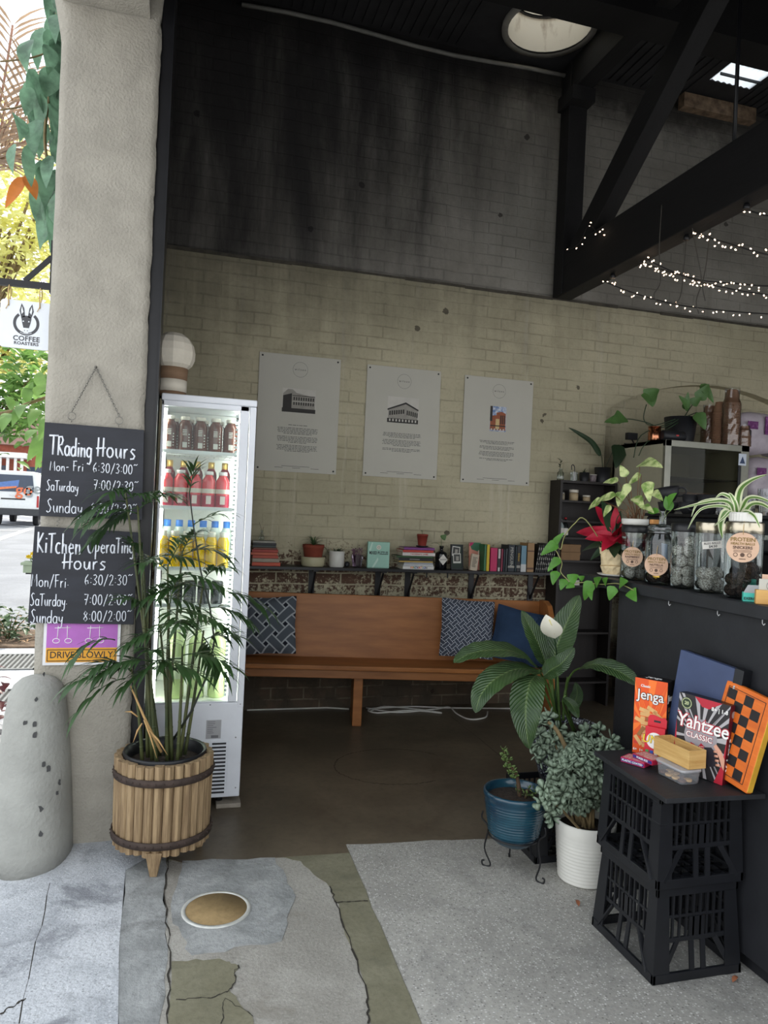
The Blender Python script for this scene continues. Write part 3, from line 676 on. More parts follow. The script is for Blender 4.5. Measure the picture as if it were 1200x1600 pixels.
for x_ in (-.07, .055): MB().tube([(x_, -.008, .078), (x_-.002, -.016, .14), (x_, 0, .197), (x_+.003, .016, .14), (x_, .008, .078), (x_, -.008, .078)], .0025, 6).tube([(x_, -.008, .085), (x_-.01, -.012, .06)], .0016, 5).build('rope_loop', mat('jute', (190, 160, 110), .9), sg)

# ------------------------------------------------------------------ glass display fridge with drinks
FX0, FX1, FY0, FY1 = -.085, .366, 3.70, 4.20
fr = thing('drinks_fridge', 'tall white glass-sided drinks fridge standing behind the barrel planter', 'fridge', (.14, 3.95, 0))
def fb(mb, nm, m, **k): return mb.build(nm, m, fr, world=True, **k)
fb(MB().box(FX0, FX1, FY0, FY1, .055, .525), 'base_cabinet', M_WHITE, bevel=.006)
top = fb(MB().box(FX0-.003, FX1+.002, FY0-.006, FY1, 1.992, 2.025), 'top_cover', M_WHITE, bevel=.006)
frm = MB(); frm.box(.288, .330, FY0, FY0+.03, .525, 1.992).box(FX0, FX0+.012, FY0, FY0+.03, .525, 1.992).box(FX0, .33, FY0, FY0+.03, 1.966, 1.992).box(FX0, .33, FY0, FY0+.03, .525, .532)
frm.box(.30, .33, FY1-.03, FY1, .525, 1.992).box(FX0, FX0+.03, FY1-.03, FY1, .525, 1.992)
fb(frm, 'frame', M_WHITE, bevel=.003)
fb(MB().box(FX0+.01, .29, FY0+.012, FY0+.016, .53, 1.97), 'side_glass', M_PANE)
dr = MB(); dr.box(.336, .366, FY0-.002, FY0+.045, .50, 1.99).box(.336, .366, FY1-.045, FY1, .50, 1.99).box(.336, .366, FY0+.045, FY1-.045, 1.93, 1.99).box(.336, .366, FY0+.045, FY1-.045, .50, .56)
d_ = fb(dr, 'door', M_WHITE, bevel=.003); MB().box(.345, .352, FY0+.04, FY1-.04, .55, 1.94).build('door_glass', M_PANE, d_, world=True)
M_INNER = mat('fridge_liner', (240, 241, 236), .5, var=.03)
fb(MB().box(FX0+.004, .33, FY1-.03, FY1-.02, .527, 1.99), 'back_panel', M_INNER)
fb(MB().box(FX0+.001, FX0+.006, FY0+.03, FY1-.02, .527, 1.99), 'far_side_panel', M_INNER)
fb(MB().box(FX0, .33, FY0+.03, FY1-.02, .523, .529), 'cabinet_floor', M_INNER)
LED = mat('led_strip', (250, 252, 248), .4, var=0, emit=(250, 254, 246), es=13)
for x_, y_ in ((.285, FY0+.034), (FX0+.012, FY0+.05), (.30, FY1-.06)):
    fb(MB().box(x_, x_+.014, y_, y_+.008, .54, 1.96), 'led_strip', LED)
# perforated shelf posts
pp = MB()
for z_ in [.55+.022*i for i in range(64)]: pp.box(.270, .283, FY0+.030, FY0+.033, z_, z_+.012)
fb(pp, 'shelf_post', mat('post_steel', (200, 205, 205), .4, var=0))
M_WIRE = mat('white_wire', (228, 230, 230), .4, var=0)
def wire_shelf(z):
    mb = MB()
    for y_ in (FY0+.04, FY0+.2, FY1-.05): mb.bar((FX0+.01, y_, z-.006), (.285, y_, z-.006), .006, .008)
    x_ = FX0+.015
    while x_ < .285: mb.bar((x_, FY0+.035, z-.001), (x_, FY1-.045, z-.001), .003, .003); x_ += .026
    mb.box(FX0+.01, .285, FY0+.034, FY0+.037, z-.006, z+.008)
    return mb
SHZ = (1.752, 1.478, 1.180, .998)
for z_ in SHZ: fb(wire_shelf(z_), 'wire_shelf', M_WIRE)
vt = MB(); vt.box(.213, .302, FY0-.003, FY0+.001, .058, .34); 
vl = fb(vt, 'vent_panel', M_WHITE, bevel=.002)
vs_ = MB()
for i in range(14): vs_.box(.222, .290, FY0-.0042, FY0-.001, .078+.0185*i, .087+.0185*i)
vs_.build('vent_slot', mat('slot_dark', (45, 45, 48), .8), vl, world=True)
pl_ = fb(MB().box(.190, .262, FY0-.0012, FY0, .348, .44), 'rating_plate', mat('plate_grey', (170, 170, 172), .4, var=.05))
pt = MB()
for i in range(7): pt.box(.196, .196+.05*random.uniform(.5, 1.1), FY0-.0016, FY0, .43-.009*i, .4325-.009*i)
pt.box(.215, .25, FY0-.0016, FY0, .352, .365); pt.build('plate_print', mat('plate_print', (110, 110, 114), .5, var=0), pl_, world=True)
sc_ = MB()
for x_, z_ in ((.335, .35), (.345, .10), (.205, .515), (.35, .515)): sc_.lathe([(.004, 0), (.003, .002), (0, .0025)], (x_, FY0, z_), 8, M=Matrix.Rotation(PI/2, 4, 'X'))
fb(sc_, 'screw', M_STEEL)
for x_ in (.0, .27): fb(MB().lathe([(.018, .022), (.018, .04), (.01, .058)], (x_, FY0+.06, 0), 10), 'foot', M_BLACKSTEEL)
tag(MB().box(.255, .375, FY0+.0, FY0+.14, 0, .022).build('wooden_block', mat('grey_wood', (150, 142, 130), .9, var=.2), bevel=.003), 'flat grey wooden block under the corner of the drinks fridge', 'block')

# drinks: one bottle of each kind, then copies
def bottle_proto(name, label, group, body, cap, liquid, h, w, neck=.018, square=False, lab=None, lab_z=(.3, .7), lab_print=None, cap_h=.018):
    t = thing(name, label, 'bottle', (0, 0, 0), 0, group)
    r = w/2; pr = [(r*.9, .001), (r, .006), (r, h*.72), (r*.93, h*.77), (neck+.004, h*.85), (neck, h*.88), (neck, h-cap_h)]
    n = 18
    MB().lathe(pr, n=n).build('body', liquid, t)
    MB().lathe([(neck+.003, h-cap_h), (neck+.003, h-.002), (neck+.001, h)], n=n).build('cap', cap, t)
    if lab:
        MB().lathe([(r+.0006, h*lab_z[0]), (r+.0006, h*lab_z[1])], n=n, cap=False).build('label', lab, t)
    if lab_print: lab_print(t, r, h)
    return t
def set_bottles(proto, pts, labels):
    for k, p in enumerate(pts):
        o = proto if k == 0 else dup(proto)
        o.location = p; o.rotation_euler = (0, 0, 0); o['label'] = labels[k] if isinstance(labels, (list, tuple)) else labels
def juice(name, rgb): return mat(name, rgb, .12, var=.08, scale=9, spec=.5, coat=.4)
W_ = M_WHITEP
def print_barcode(t, r, h):
    mb = MB(); y = -r-.0009
    for i in range(4): mb.box(-.012, .008, y, y+.002, h*.60-.008*i, h*.60-.008*i+.004)
    mb.box(-.011, .011, y, y+.002, h*.12, h*.27)
    for i in range(5): mb.box(.016, .022, y+.004, y+.006, h*(.15+.08*i), h*(.15+.08*i)+.006)
    mb.build('label_print', mat('bottle_print', (208, 204, 196), .6, var=0), t)
cola = bottle_proto('cold_brew_bottle', '', 'brown bottles on the top fridge shelf', None, mat('cream_cap', (222, 214, 200), .5), juice('cold_brew', (92, 46, 30)), .176, .070, neck=.021, lab_print=print_barcode)
pos = lambda n: ['leftmost', 'second from left', 'middle', 'second from right', 'rightmost'][n]
XS = [-.045+.074*k for k in range(5)]
set_bottles(cola, [(x_, FY0+.085, SHZ[0]) for x_ in XS], ['brown printed bottle, %s in the front row of the top fridge shelf' % pos(k) for k in range(5)])
b2 = dup(cola); set_bottles(b2, [(x_+.02, FY0+.20, SHZ[0]) for x_ in XS[:4]], 'brown bottle in the rear row of the top fridge shelf'); 
def print_red(t, r, h):
    mb = MB(); y = -r-.0012
    mb.box(-.012, .012, y, y+.003, h*.12, h*.34); mb.build('label_print', mat('bottle_print2', (230, 214, 206), .6, var=0), t)
red = bottle_proto('red_juice_bottle', '', 'red juice bottles on the second fridge shelf', None, mat('white_cap', (225, 225, 222), .5), juice('red_juice', (222, 70, 78)), .185, .066, lab=mat('magenta_label', (168, 24, 60), .5, var=.06), lab_z=(.05, .36), lab_print=print_red)
MB().lathe([(.0342, .185*.41), (.0342, .185*.53)], n=18, cap=False).build('label_band', mat('cream_band', (224, 214, 200), .6), red)
XS2 = [-.05+.068*k for k in range(5)]
set_bottles(red, [(x_, FY0+.08, SHZ[1]) for x_ in XS2], ['red juice bottle with cream band, %s in the second shelf\'s front row' % pos(k) for k in range(5)])
gold = bottle_proto('gold_top_bottle', '', 'gold-topped bottles behind the red juices', None, mat('gold_foil', (206, 172, 96), .35, metal=.6), juice('dark_red', (110, 30, 40)), .235, .058, neck=.013, cap_h=.045)
set_bottles(gold, [(x_+.012, FY0+.155, SHZ[1]) for x_ in XS2], 'gold-topped dark bottle behind the red juices on the second fridge shelf')
yel = bottle_proto('lemonade_bottle', '', 'yellow bottles on the third fridge shelf', None, mat('clear_cap', (228, 226, 214), .5), mat('yellow_juice', (232, 190, 20), .15, var=.1, scale=7, coat=.4, emit=(232, 190, 20), es=0), .182, .057, neck=.017, cap_h=.026)
XS3 = [-.055+.0585*k for k in range(6)]
pos6 = ['leftmost', 'second from left', 'third from left', 'third from right', 'second from right', 'rightmost']
set_bottles(yel, [(x_, FY0+.075, SHZ[2]) for x_ in XS3], ['yellow lemonade bottle with pale cap, %s on the third fridge shelf' % q for q in pos6])
blu = bottle_proto('blue_top_bottle', '', 'blue-topped bottles behind the yellow ones', None, mat('blue_cap', (40, 120, 210), .4), mat('pale_drink', (200, 214, 206), .2), .235, .056, neck=.015, cap_h=.05)
set_bottles(blu, [(x_+.018, FY0+.15, SHZ[2]) for x_ in XS3], 'pale bottle with blue cap behind the yellow lemonades')
can = thing('dark_can', '', 'can', (0, 0, 0), 0, 'dark cans on the fourth fridge shelf')
MB().lathe([(.024, 0), (.03, .008), (.03, .108), (.025, .118)], n=18).build('body', mat('can_dark', (58, 62, 66), .35, metal=.3, var=.1), can)
MB().lathe([(.0252, .1175), (.022, .119), (.0, .117)], n=18).build('can_lid', M_STEEL, can)
for k in range(4):
    o = can if k == 0 else dup(can); o.location = (.02+.066*k, FY0+.10, SHZ[3]); o['label'] = 'dark drink can, %s on the fourth fridge shelf' % ['leftmost', 'second from left', 'third from left', 'rightmost'][k]
gr = bottle_proto('green_bottle', '', 'large green bottles on the fridge floor', None, mat('silver_cap', (200, 204, 196), .4), mat('green_drink', (196, 214, 150), .2, var=.1, coat=.3), .37, .085, neck=.016, cap_h=.03)
MB().lathe([(.0432, .10), (.0432, .21)], n=18, cap=False).build('label', mat('pale_green_label', (206, 218, 180), .6, var=.1), gr)
set_bottles(gr, [(.235, FY0+.11, .529), (.135, FY0+.12, .529), (.035, FY0+.11, .529)], ['tall green bottle at the right front of the fridge floor', 'tall green bottle in the middle of the fridge floor', 'tall green bottle at the left of the fridge floor'])

# lantern on the fridge
ln = thing('balloon_lantern', 'cream paper balloon lantern with striped base on top of the fridge', 'lantern', (-.045, 3.86, 2.025))
CR = mat('cream_paper', (226, 218, 202), .8, var=.05, scale=20); BR = mat('tan_paper', (140, 112, 88), .8, var=.08)
MB().lathe([(.072, 0), (.072, .028)], n=28).build('lower_band', BR, ln); MB().lathe([(.0725, .028), (.0725, .088)], n=28).build('middle_band', CR, ln); MB().lathe([(.072, .088), (.076, .148)], n=28).build('upper_band', BR, ln)
gl_ = MB(); prf = [(.074, .148), (.094, .165), (.106, .195), (.108, .23), (.099, .268), (.078, .30), (.045, .322), (0, .332)]
gl_.lathe(prf, n=12, sm=False); gl_.build('globe', CR, ln)

# ------------------------------------------------------------------ barrel planter with bamboo palm
pc = V((.002, 3.245, 0))
pp_ = thing('potted_bamboo_palm', 'bamboo palm in a slatted wooden barrel planter with iron hoops', 'potted plant', pc)
WOODS = mat('weathered_staves', (122, 100, 74), .8, var=0, scale=3, rgb2=(166, 142, 108), stretch=(22, 22, 1.4), bump=.5, bscale=8, detail=7)
st = MB(); NS = 30
for k in range(NS):
    a = 2*PI*k/NS; rr = .184+random.uniform(-.002, .002); c, s_ = math.cos(a), math.sin(a); w = .0182
    z0, z1 = .082+random.uniform(-.004, .006), .442+random.uniform(-.004, .004)
    sec = [(-w, -.012), (-w, .004), (-w*.65, .013), (0, .0185), (w*.65, .013), (w, .004), (w, -.012)]
    def ring(z, q=1): return [V(((rr*(1-.03*(z < .2))+y*q)*c - x*s_, (rr*(1-.03*(z < .2))+y*q)*s_ + x*c, z)) for x, y in sec]
    vs = ring(z0) + ring(z1); m_ = len(sec)
    st.add(vs, [(i, i+1, m_+i+1, m_+i) for i in range(m_-1)] + [(m_-1, 0, m_, 2*m_-1), tuple(reversed(range(m_))), tuple(range(m_, 2*m_))])
stv = st.build('planter', WOODS, pp_)
IRON = mat('rusty_iron', (62, 50, 44), .8, var=.25, scale=25, bump=.3)
for z_ in (.378, .128):
    hp = MB().lathe([(.2, z_-.0145), (.206, z_-.0145), (.206, z_+.0145), (.2, z_+.0145), (.2, z_-.0145)], n=48, cap=False)
    for k in range(40): a = 2*PI*k/40; hp.ball((.206*math.cos(a), .206*math.sin(a), z_), .0045, 6, 4)
    hp.build('hoop', IRON, stv)
for a in (R(262), R(22), R(142)):
    c, s_ = math.cos(a), math.sin(a); lg = MB(); Mx = Matrix.Rotation(a, 4, 'Z')
    lg.add([Mx @ V(p) for p in ((.165, -.033, .10), (.197, -.033, .10), (.197, .033, .10), (.165, .033, .10), (.155, -.014, 0), (.183, -.014, 0), (.183, .014, 0), (.155, .014, 0))], [(0, 1, 2, 3), (7, 6, 5, 4), (0, 4, 5, 1), (1, 5, 6, 2), (2, 6, 7, 3), (3, 7, 4, 0)])
    lg.build('leg', WOODS, stv, bevel=.003)
MB().lathe([(.14, .2), (.165, .425), (.172, .45), (.168, .458), (.158, .452), (.150, .42), (.146, .40)], n=36, cap=False).build('plastic_liner', mat('black_plastic', (28, 29, 32), .4, var=.1), pp_)
MB().lathe([(.148, .408), (.09, .415), (0, .418)], n=28, cap=False).build('soil', M_SOIL, pp_)
M_CANE = mat('green_cane', (44, 56, 32), .5, var=0, rgb2=(86, 90, 52), scale=9, stretch=(1, 1, .5))
M_PALM = mat('palm_leaf', (52, 78, 42), .42, var=.3, scale=4, tl=.22)
M_DRY = mat('dry_stalk', (186, 150, 100), .8, var=.15)
fol = MB(); rnd = random.Random(12)
def frond(p, d, L, nl=13, lw=.016, droop=.5, ll=.14):
    d = V(d).normalized(); pts = []; n = 10
    for i in range(n+1):
        t = i/n; pts.append(p + d*(L*t) - V((0, 0, 1))*(droop*L*t*t*.6))
    fol.tube(pts, [.0028*(1-.7*i/n) for i in range(n+1)], 5)
    for k in range(nl):
        t = .18+.82*k/(nl-1); i = min(n-1, int(t*n)); f = t*n-i; c = pts[i].lerp(pts[i+1], f); tg = (pts[i+1]-pts[i]).normalized()
        sd = tg.cross(V((0, 0, 1)));
        if sd.length < .05: sd = V((1, 0, 0))
        sd.normalize()
        for s_ in (-1, 1):
            if k == nl-1 and s_ == 1: dr_ = tg
            else: dr_ = (sd*s_*rnd.uniform(.75, 1) + tg*(.55+.5*t) + V((0, 0, rnd.uniform(-.25, .15)))).normalized()
            l = ll*(1-.45*abs(t-.45))*rnd.uniform(.85, 1.1)
            fol.leaf(c, c + dr_*l, lw*rnd.uniform(.85, 1.15), bend=rnd.uniform(.02, .1), kind='lance', n=5, fold=.15, curl=rnd.uniform(.05, .35))
def W(px, py, Y): return P(px, py, 'Y', Y) - pc
canes = [  # base offset, pixel and depth of the top, fronds (direction, length)
    ((-.05, -.02), (215, 790, 3.25), [((-.7, -.3, .25), .20), ((.5, -.2, .6), .20), ((-.3, .1, -.1), .2)]),
    ((-.02, .03), (196, 770, 3.27), [((-.8, -.3, .1), .17), ((.8, -.2, .35), .19), ((-.3, -.5, .6), .15)]),
    ((.03, -.03), (262, 885, 3.20), [((-.4, -.3, .5), .16), ((.6, -.3, .25), .28), ((.2, -.4, .6), .26)]),
    ((.06, .01), (318, 905, 3.22), [((.9, -.2, .1), .26), ((.3, -.3, .6), .18), ((-.8, -.2, .3), .24)]),
    ((-.07, .02), (232, 935, 3.24), [((-.4, -.3, .4), .13), ((.6, -.3, .3), .26), ((.3, -.4, .6), .2)]),
    ((.0, .05), (285, 860, 3.32), [((.6, .0, .4), .22), ((.2, -.2, .6), .18)]),
    ((.05, -.06), (285, 1010, 3.12), [((.7, -.3, .25), .22), ((.1, -.3, .7), .18), ((-.8, -.2, .1), .22)]),
    ((-.09, -.03), (205, 1045, 3.16), [((-.85, -.25, .15), .22), ((-.4, -.3, .5), .22), ((.5, -.2, .3), .2)]),
    ((-.03, -.06), (236, 1030, 3.12), [((-.7, -.3, .3), .22), ((.7, -.3, .1), .2), ((0, -.3, .7), .2)]),
    ((.08, .04), (318, 985, 3.25), [((.6, -.2, .4), .16), ((.2, -.3, -.2), .16)]),
    ((.02, .0), (250, 980, 3.18), [((.2, -.4, .4), .2), ((.7, -.2, .3), .28), ((-.6, -.3, .1), .14)]),
    ((-.06, .07), (222, 860, 3.32), [((-.3, -.2, .6), .12), ((.6, -.2, .3), .24)]),
    ((.01, -.04), (265, 945, 3.15), [((.1, -.4, .1), .2), ((.6, -.4, .2), .26), ((.1, -.2, .8), .2)])]
for (bx, by), (px, py, Y), frs in canes:
    b = V((bx, by, .40)); tp = W(px, py, Y); mid = b.lerp(tp, .55) + V((rnd.uniform(-.015, .015), rnd.uniform(-.01, .01), .02))
    pts = [((1-t)**2)*b + 2*t*(1-t)*mid + t*t*tp for t in [i/12 for i in range(13)]]
    cm = MB().tube(pts, [.0085-.0045*i/12 for i in range(13)], 7)
    for i in range(2, 12, 2): cm.tube([pts[i]-V((0, 0, .003)), pts[i]+V((0, 0, .003))], .0095-.0045*i/12, 7)
    cm.build('cane', M_CANE, pp_)
    for d, L in frs: frond(tp - V((0, 0, rnd.uniform(0, .05))), d, L, nl=rnd.choice((8, 9, 10, 11)), lw=.019, ll=rnd.uniform(.11, .15), droop=rnd.uniform(.4, .9))
cv = [W(264, 1166, 3.25), W(300, 1110, 3.22), W(326, 1050, 3.2), W(335, 1000, 3.2), W(328, 950, 3.2), W(313, 890, 3.2), W(302, 820, 3.2), W(296, 770, 3.2)]
MB().tube(cv, [.005, .005, .0045, .004, .004, .0035, .003, .0025], 7).build('cane', mat('dark_cane', (38, 42, 34), .5), pp_)
frond(cv[-1], (.1, -.1, 1), .14, nl=5, ll=.12); frond(cv[-2], (.75, -.2, .6), .16, nl=5, ll=.12); frond(cv[4], (1, -.1, .25), .17, nl=7, ll=.12, droop=1.0)
frond(W(196, 1060, 3.14), (-.9, -.1, -.05), .17, nl=4, ll=.15, droop=1.1); frond(W(180, 1000, 3.16), (-.6, -.1, .2), .16, nl=7, ll=.12, droop=1.2)
fol.build('foliage', M_PALM, pp_)
dk = MB()
dk.tube([W(252, 1175, 3.15), W(225, 1120, 3.12), W(204, 1072, 3.10), W(182, 1068, 3.10)][:3], [.006, .005, .003], 6)
for a, b in (((225, 1125), (245, 1185)), ((222, 1130), (208, 1160)), ((232, 1140), (262, 1180)), ((215, 1120), (195, 1112))): dk.tube([W(*a, 3.11), W((a[0]+b[0])/2, (a[1]+b[1])/2-4, 3.1), W(*b, 3.11)], [.003, .004, .001], 5)
dk.build('dry_stalk', M_DRY, pp_)
# ------------------------------------------------------------------ round floor cover
mh = P(338, 1421, 'Z', 0)
t = thing('floor_cover', 'round concrete-filled drain cover with a pale metal ring', 'drain cover', (mh.x, mh.y, 0))
MB().lathe([(.112, 0), (.112, .004), (.126, .004), (.127, 0)], n=48, cap=False).build('ring', mat('ring_metal', (196, 196, 190), .5, metal=.2, var=.1, scale=30), t)
MB().lathe([(.113, .0005), (.113, .003), (0, .003)], n=48, cap=False).build('infill', ground_mat('cover_fill', (140, 118, 82), (156, 132, 94), scale=6, fs=40, bump=.2), t)
# ------------------------------------------------------------------ posters on the back wall
M_POSTER = mat('poster_board', (186, 183, 172), .6, var=.02, scale=4)
M_INK = mat('photo_ink', (52, 50, 48), .7, var=.1); M_INK2 = mat('photo_grey', (150, 146, 138), .7, var=.1, scale=30); M_INK3 = mat('photo_light', (196, 192, 184), .7, var=.05)
M_SKYB = mat('photo_blue', (70, 110, 170), .7, var=0, rgb2=(210, 215, 220), scale=40); M_BRK = mat('photo_brick', (150, 88, 62), .7, var=.15, scale=50); M_CREAMF = mat('photo_cream', (206, 180, 130), .7, var=.05)
def poster(label, x0, x1, z0, z1, kind, para):
    w, h = x1-x0, z1-z0; t = thing('poster', label, 'poster', ((x0+x1)/2, YW-.004, z0), group='white history posters')
    MB().box(-w/2, w/2, -.006, 0, 0, h).build('board', M_POSTER, t, bevel=.001)
    for x_, z_ in ((-w/2+.022, .022), (w/2-.022, .022), (-w/2+.022, h-.022), (w/2-.022, h-.022)):
        MB().lathe([(.007, 0), (.006, .003), (0, .004)], (x_, -.006, z_), 10, M=Matrix.Rotation(PI/2, 4, 'X')).build('screw', M_TXT, t)
    y = -.0066
    ringpoly(MB(), 0, h-.105, .0545, .056, y=y, n=40).build('logo_ring', M_TXT, t)
    text('wilson', .022, M_TXT, t, (0, y, h-.105), space=1.5)
    # picture
    im = MB(); mats = [M_INK, M_INK2, M_INK3, M_SKYB, M_BRK, M_CREAMF]
    def q(a, b, c, d, m, k=0): im.box(a, b, y-.0002*k, y+.003, c, d, m)
    cz = h*.615
    if kind == 0:
        q(-.125, .125, cz-.09, cz+.085, 2); im.prism([(-.12, cz-.075), (.12, cz-.075), (.12, cz+.03), (-.02, cz+.055), (-.05, cz+.08), (-.085, cz+.08), (-.12, cz+.045)], y-.0003, y, 'Y', 1); im.prism([(-.12, cz-.07), (-.055, cz-.07), (-.055, cz+.05), (-.12, cz+.03)], y-.0006, y, 'Y', 0)
        for r_ in (cz-.035, cz+.0): 
            for k in range(9): q(-.042+.018*k, -.032+.018*k, r_, r_+.024, 0, 4)
        q(-.125, .125, cz-.09, cz-.06, 0, 4); q(-.05, .12, cz-.012, cz-.008, 2, 5); q(-.05, .12, cz+.032, cz+.037, 0, 5)
    elif kind == 1:
        q(-.125, .125, cz-.10, cz+.10, 2); im.prism([(-.12, cz-.09), (.12, cz-.09), (.12, cz+.01), (.02, cz+.055), (-.12, cz+.0)], y-.0003, y, 'Y', 1); im.prism([(.02, cz+.062), (.125, cz+.012), (.125, cz-.0), (.02, cz+.048), (-.125, cz-.008), (-.125, cz+.004)], y-.0006, y, 'Y', 0)
        for k in range(7): q(-.11+.018*k, -.098+.018*k, cz-.045+.003*k, cz-.012+.003*k, 0, 4)
        for k in range(6): q(.03+.016*k, .04+.016*k, cz-.035-.003*k, cz+.0-.003*k, 0, 4)
        q(-.125, .125, cz-.10, cz-.068, 0, 5)
        for k in range(9): q(-.11+.026*k, -.098+.026*k, cz-.09, cz-.072, 2, 6)
    else:
        q(-.07, .07, cz-.10, cz+.10, 3); im.prism([(-.068, cz-.09), (-.015, cz-.09), (-.015, cz+.03), (-.068, cz+.02)], y-.0003, y, 'Y', 4); im.prism([(-.015, cz-.09), (.066, cz-.09), (.066, cz+.045), (.03, cz+.06), (-.015, cz+.05)], y-.0004, y, 'Y', 4)
        q(-.07, -.05, cz-.02, cz+.10, 0, 4); q(-.02, .012, cz-.08, cz+.0, 5, 4)
        for k in range(3): q(.02+.016*k, .029+.016*k, cz-.04, cz+.03, 0, 5)
        for k in range(5): q(-.06+.026*k, -.048+.026*k, cz-.095, cz-.078, 2, 6)
        q(-.066, .066, cz-.06, cz-.052, 0, 5)
    im.build('building_picture', mats, t)
    pr = MB(); z_ = h*.40
    for g, nl in enumerate(para):
        for k in range(nl):
            wd = .155*random.uniform(.93, 1) if k < nl-1 else .155*random.uniform(.4, .8); x_ = -wd
            while x_ < wd:
                l_ = min(random.uniform(.008, .03), wd-x_); pr.box(x_, x_+l_, y, y+.002, z_, z_+.0035); x_ += l_+.005
            z_ -= .0105
        z_ -= .012
    for k in (-.13, 0, .14): pr.box(k-.03, k+.03, y, y+.002, .03, .0325)
    pr.box(-.11, .10, y, y+.002, .042, .0445); pr.build('printed_text', M_TXT, t)
poster('left white poster, with an oval grey picture of a long building', .542, 1.150, 1.765, 2.632, 0, (1, 5, 5, 5))
poster('middle white poster, with a black and white photo of a corner building', 1.357, 1.954, 1.769, 2.619, 1, (4, 5, 3))
poster('right white poster, with a small colour photo under blue sky', 2.155, 2.753, 1.764, 2.613, 2, (3, 3, 4, 2))

# ------------------------------------------------------------------ pew
BA = R(-10.5); BO = V((.45, 5.405, 0))
M_PEW = mat('pew_oak', (140, 88, 46), .42, var=0, rgb2=(164, 106, 58), scale=2.2, stretch=(1.2, 8, 9), spec=.4, detail=6)
M_PEWD = mat('pew_oak_rail', (128, 80, 42), .45, var=0, rgb2=(150, 98, 56), scale=2.2, stretch=(1.2, 8, 9))
bn = thing('pew', 'long varnished wooden church pew against the brick wall', 'pew', BO, BA)
BL = 2.24
MB().box(0, BL, -.375, -.03, .405, .437).build('seat', M_PEW, bn, bevel=.006)
MB().box(.02, BL, -.345, -.315, .345, .405).build('seat_rail', M_PEWD, bn, bevel=.004)
MB().add([(0, -.075, .43), (BL, -.075, .43), (BL, -.03, .885), (0, -.03, .885), (0, -.05, .43), (BL, -.05, .43), (BL, -.005, .885), (0, -.005, .885)], [(0, 1, 2, 3), (7, 6, 5, 4), (0, 4, 5, 1), (3, 2, 6, 7), (1, 5, 6, 2), (0, 3, 7, 4)]).build('backrest', M_PEW, bn, bevel=.004)
MB().prism([(-.34, 0), (-.06, 0), (-.03, .05), (-.03, .405), (-.33, .405), (-.25, .06)][:1] + [(-.06, 0), (-.04, .405), (-.33, .405)], .86, .925, 'X').xf(Matrix.Translation((0, .06, 0))).build('centre_leg', M_PEW, bn, bevel=.004)
ep = [(-.36, 0), (.0, 0), (.0, .895), (-.12, .90), (-.20, .875), (-.26, .80), (-.30, .66), (-.36, .62)]
MB().prism(ep, BL, BL+.04, 'X').build('end_panel', M_PEW, bn, bevel=.006)
MB().prism(ep, -.04, 0, 'X').build('end_panel', M_PEW, bn, bevel=.006)
tag(MB().box(-.03, .03, -.02, .02, 0, .006).build('leg_shim', mat('white_shim', (200, 198, 190), .7), loc=(1.34, 5.06, 0)), 'white shim under the middle leg of the pew', 'shim') if False else None

def lattice_mat(name, base, line, dark, k):
    m = bpy.data.materials.new(name); m.use_nodes = True; nt, N, L, b = nodes_of(m); b.inputs['Roughness'].default_value = .9; b.inputs['Specular IOR Level'].default_value = .1
    tc = N('ShaderNodeTexCoord'); sp = N('ShaderNodeSeparateXYZ'); L(tc.outputs['Object'], sp.inputs[0])
    x, z = math_n(nt, 'MULTIPLY', sp.outputs['X'], k), math_n(nt, 'MULTIPLY', sp.outputs['Z'], k)
    a, c = math_n(nt, 'ADD', x, z), math_n(nt, 'SUBTRACT', x, z)
    fa, fc = math_n(nt, 'FRACT', math_n(nt, 'ADD', a, 50)), math_n(nt, 'FRACT', math_n(nt, 'ADD', c, 50))
    def band(f, lo, hi): return math_n(nt, 'MULTIPLY', math_n(nt, 'GREATER_THAN', f, lo), math_n(nt, 'LESS_THAN', f, hi))
    # woven lattice: ribbons with pale edges going over and under
    pa, pc_ = math_n(nt, 'MODULO', math_n(nt, 'FLOOR', math_n(nt, 'ADD', a, 50)), 2), math_n(nt, 'MODULO', math_n(nt, 'FLOOR', math_n(nt, 'ADD', c, 50)), 2)
    over = math_n(nt, 'GREATER_THAN', math_n(nt, 'ABSOLUTE', math_n(nt, 'SUBTRACT', pa, pc_)), .5)
    ea = math_n(nt, 'MAXIMUM', band(fa, .14, .24), band(fa, .76, .86)); ec = math_n(nt, 'MAXIMUM', band(fc, .14, .24), band(fc, .76, .86))
    ina, inc = band(fa, .14, .86), band(fc, .14, .86)
    la = math_n(nt, 'MULTIPLY', ea, math_n(nt, 'SUBTRACT', 1, math_n(nt, 'MULTIPLY', inc, over))); lc = math_n(nt, 'MULTIPLY', ec, math_n(nt, 'SUBTRACT', 1, math_n(nt, 'MULTIPLY', ina, math_n(nt, 'SUBTRACT', 1, over))))
    ln_ = math_n(nt, 'MAXIMUM', la, lc)
    hole = math_n(nt, 'MULTIPLY', math_n(nt, 'SUBTRACT', 1, ina), math_n(nt, 'SUBTRACT', 1, inc))
    col = mixc(nt, hole, lin(base), lin(dark)); col = mixc(nt, ln_, col, lin(line)); L(col, b.inputs['Base Color'])
    return m
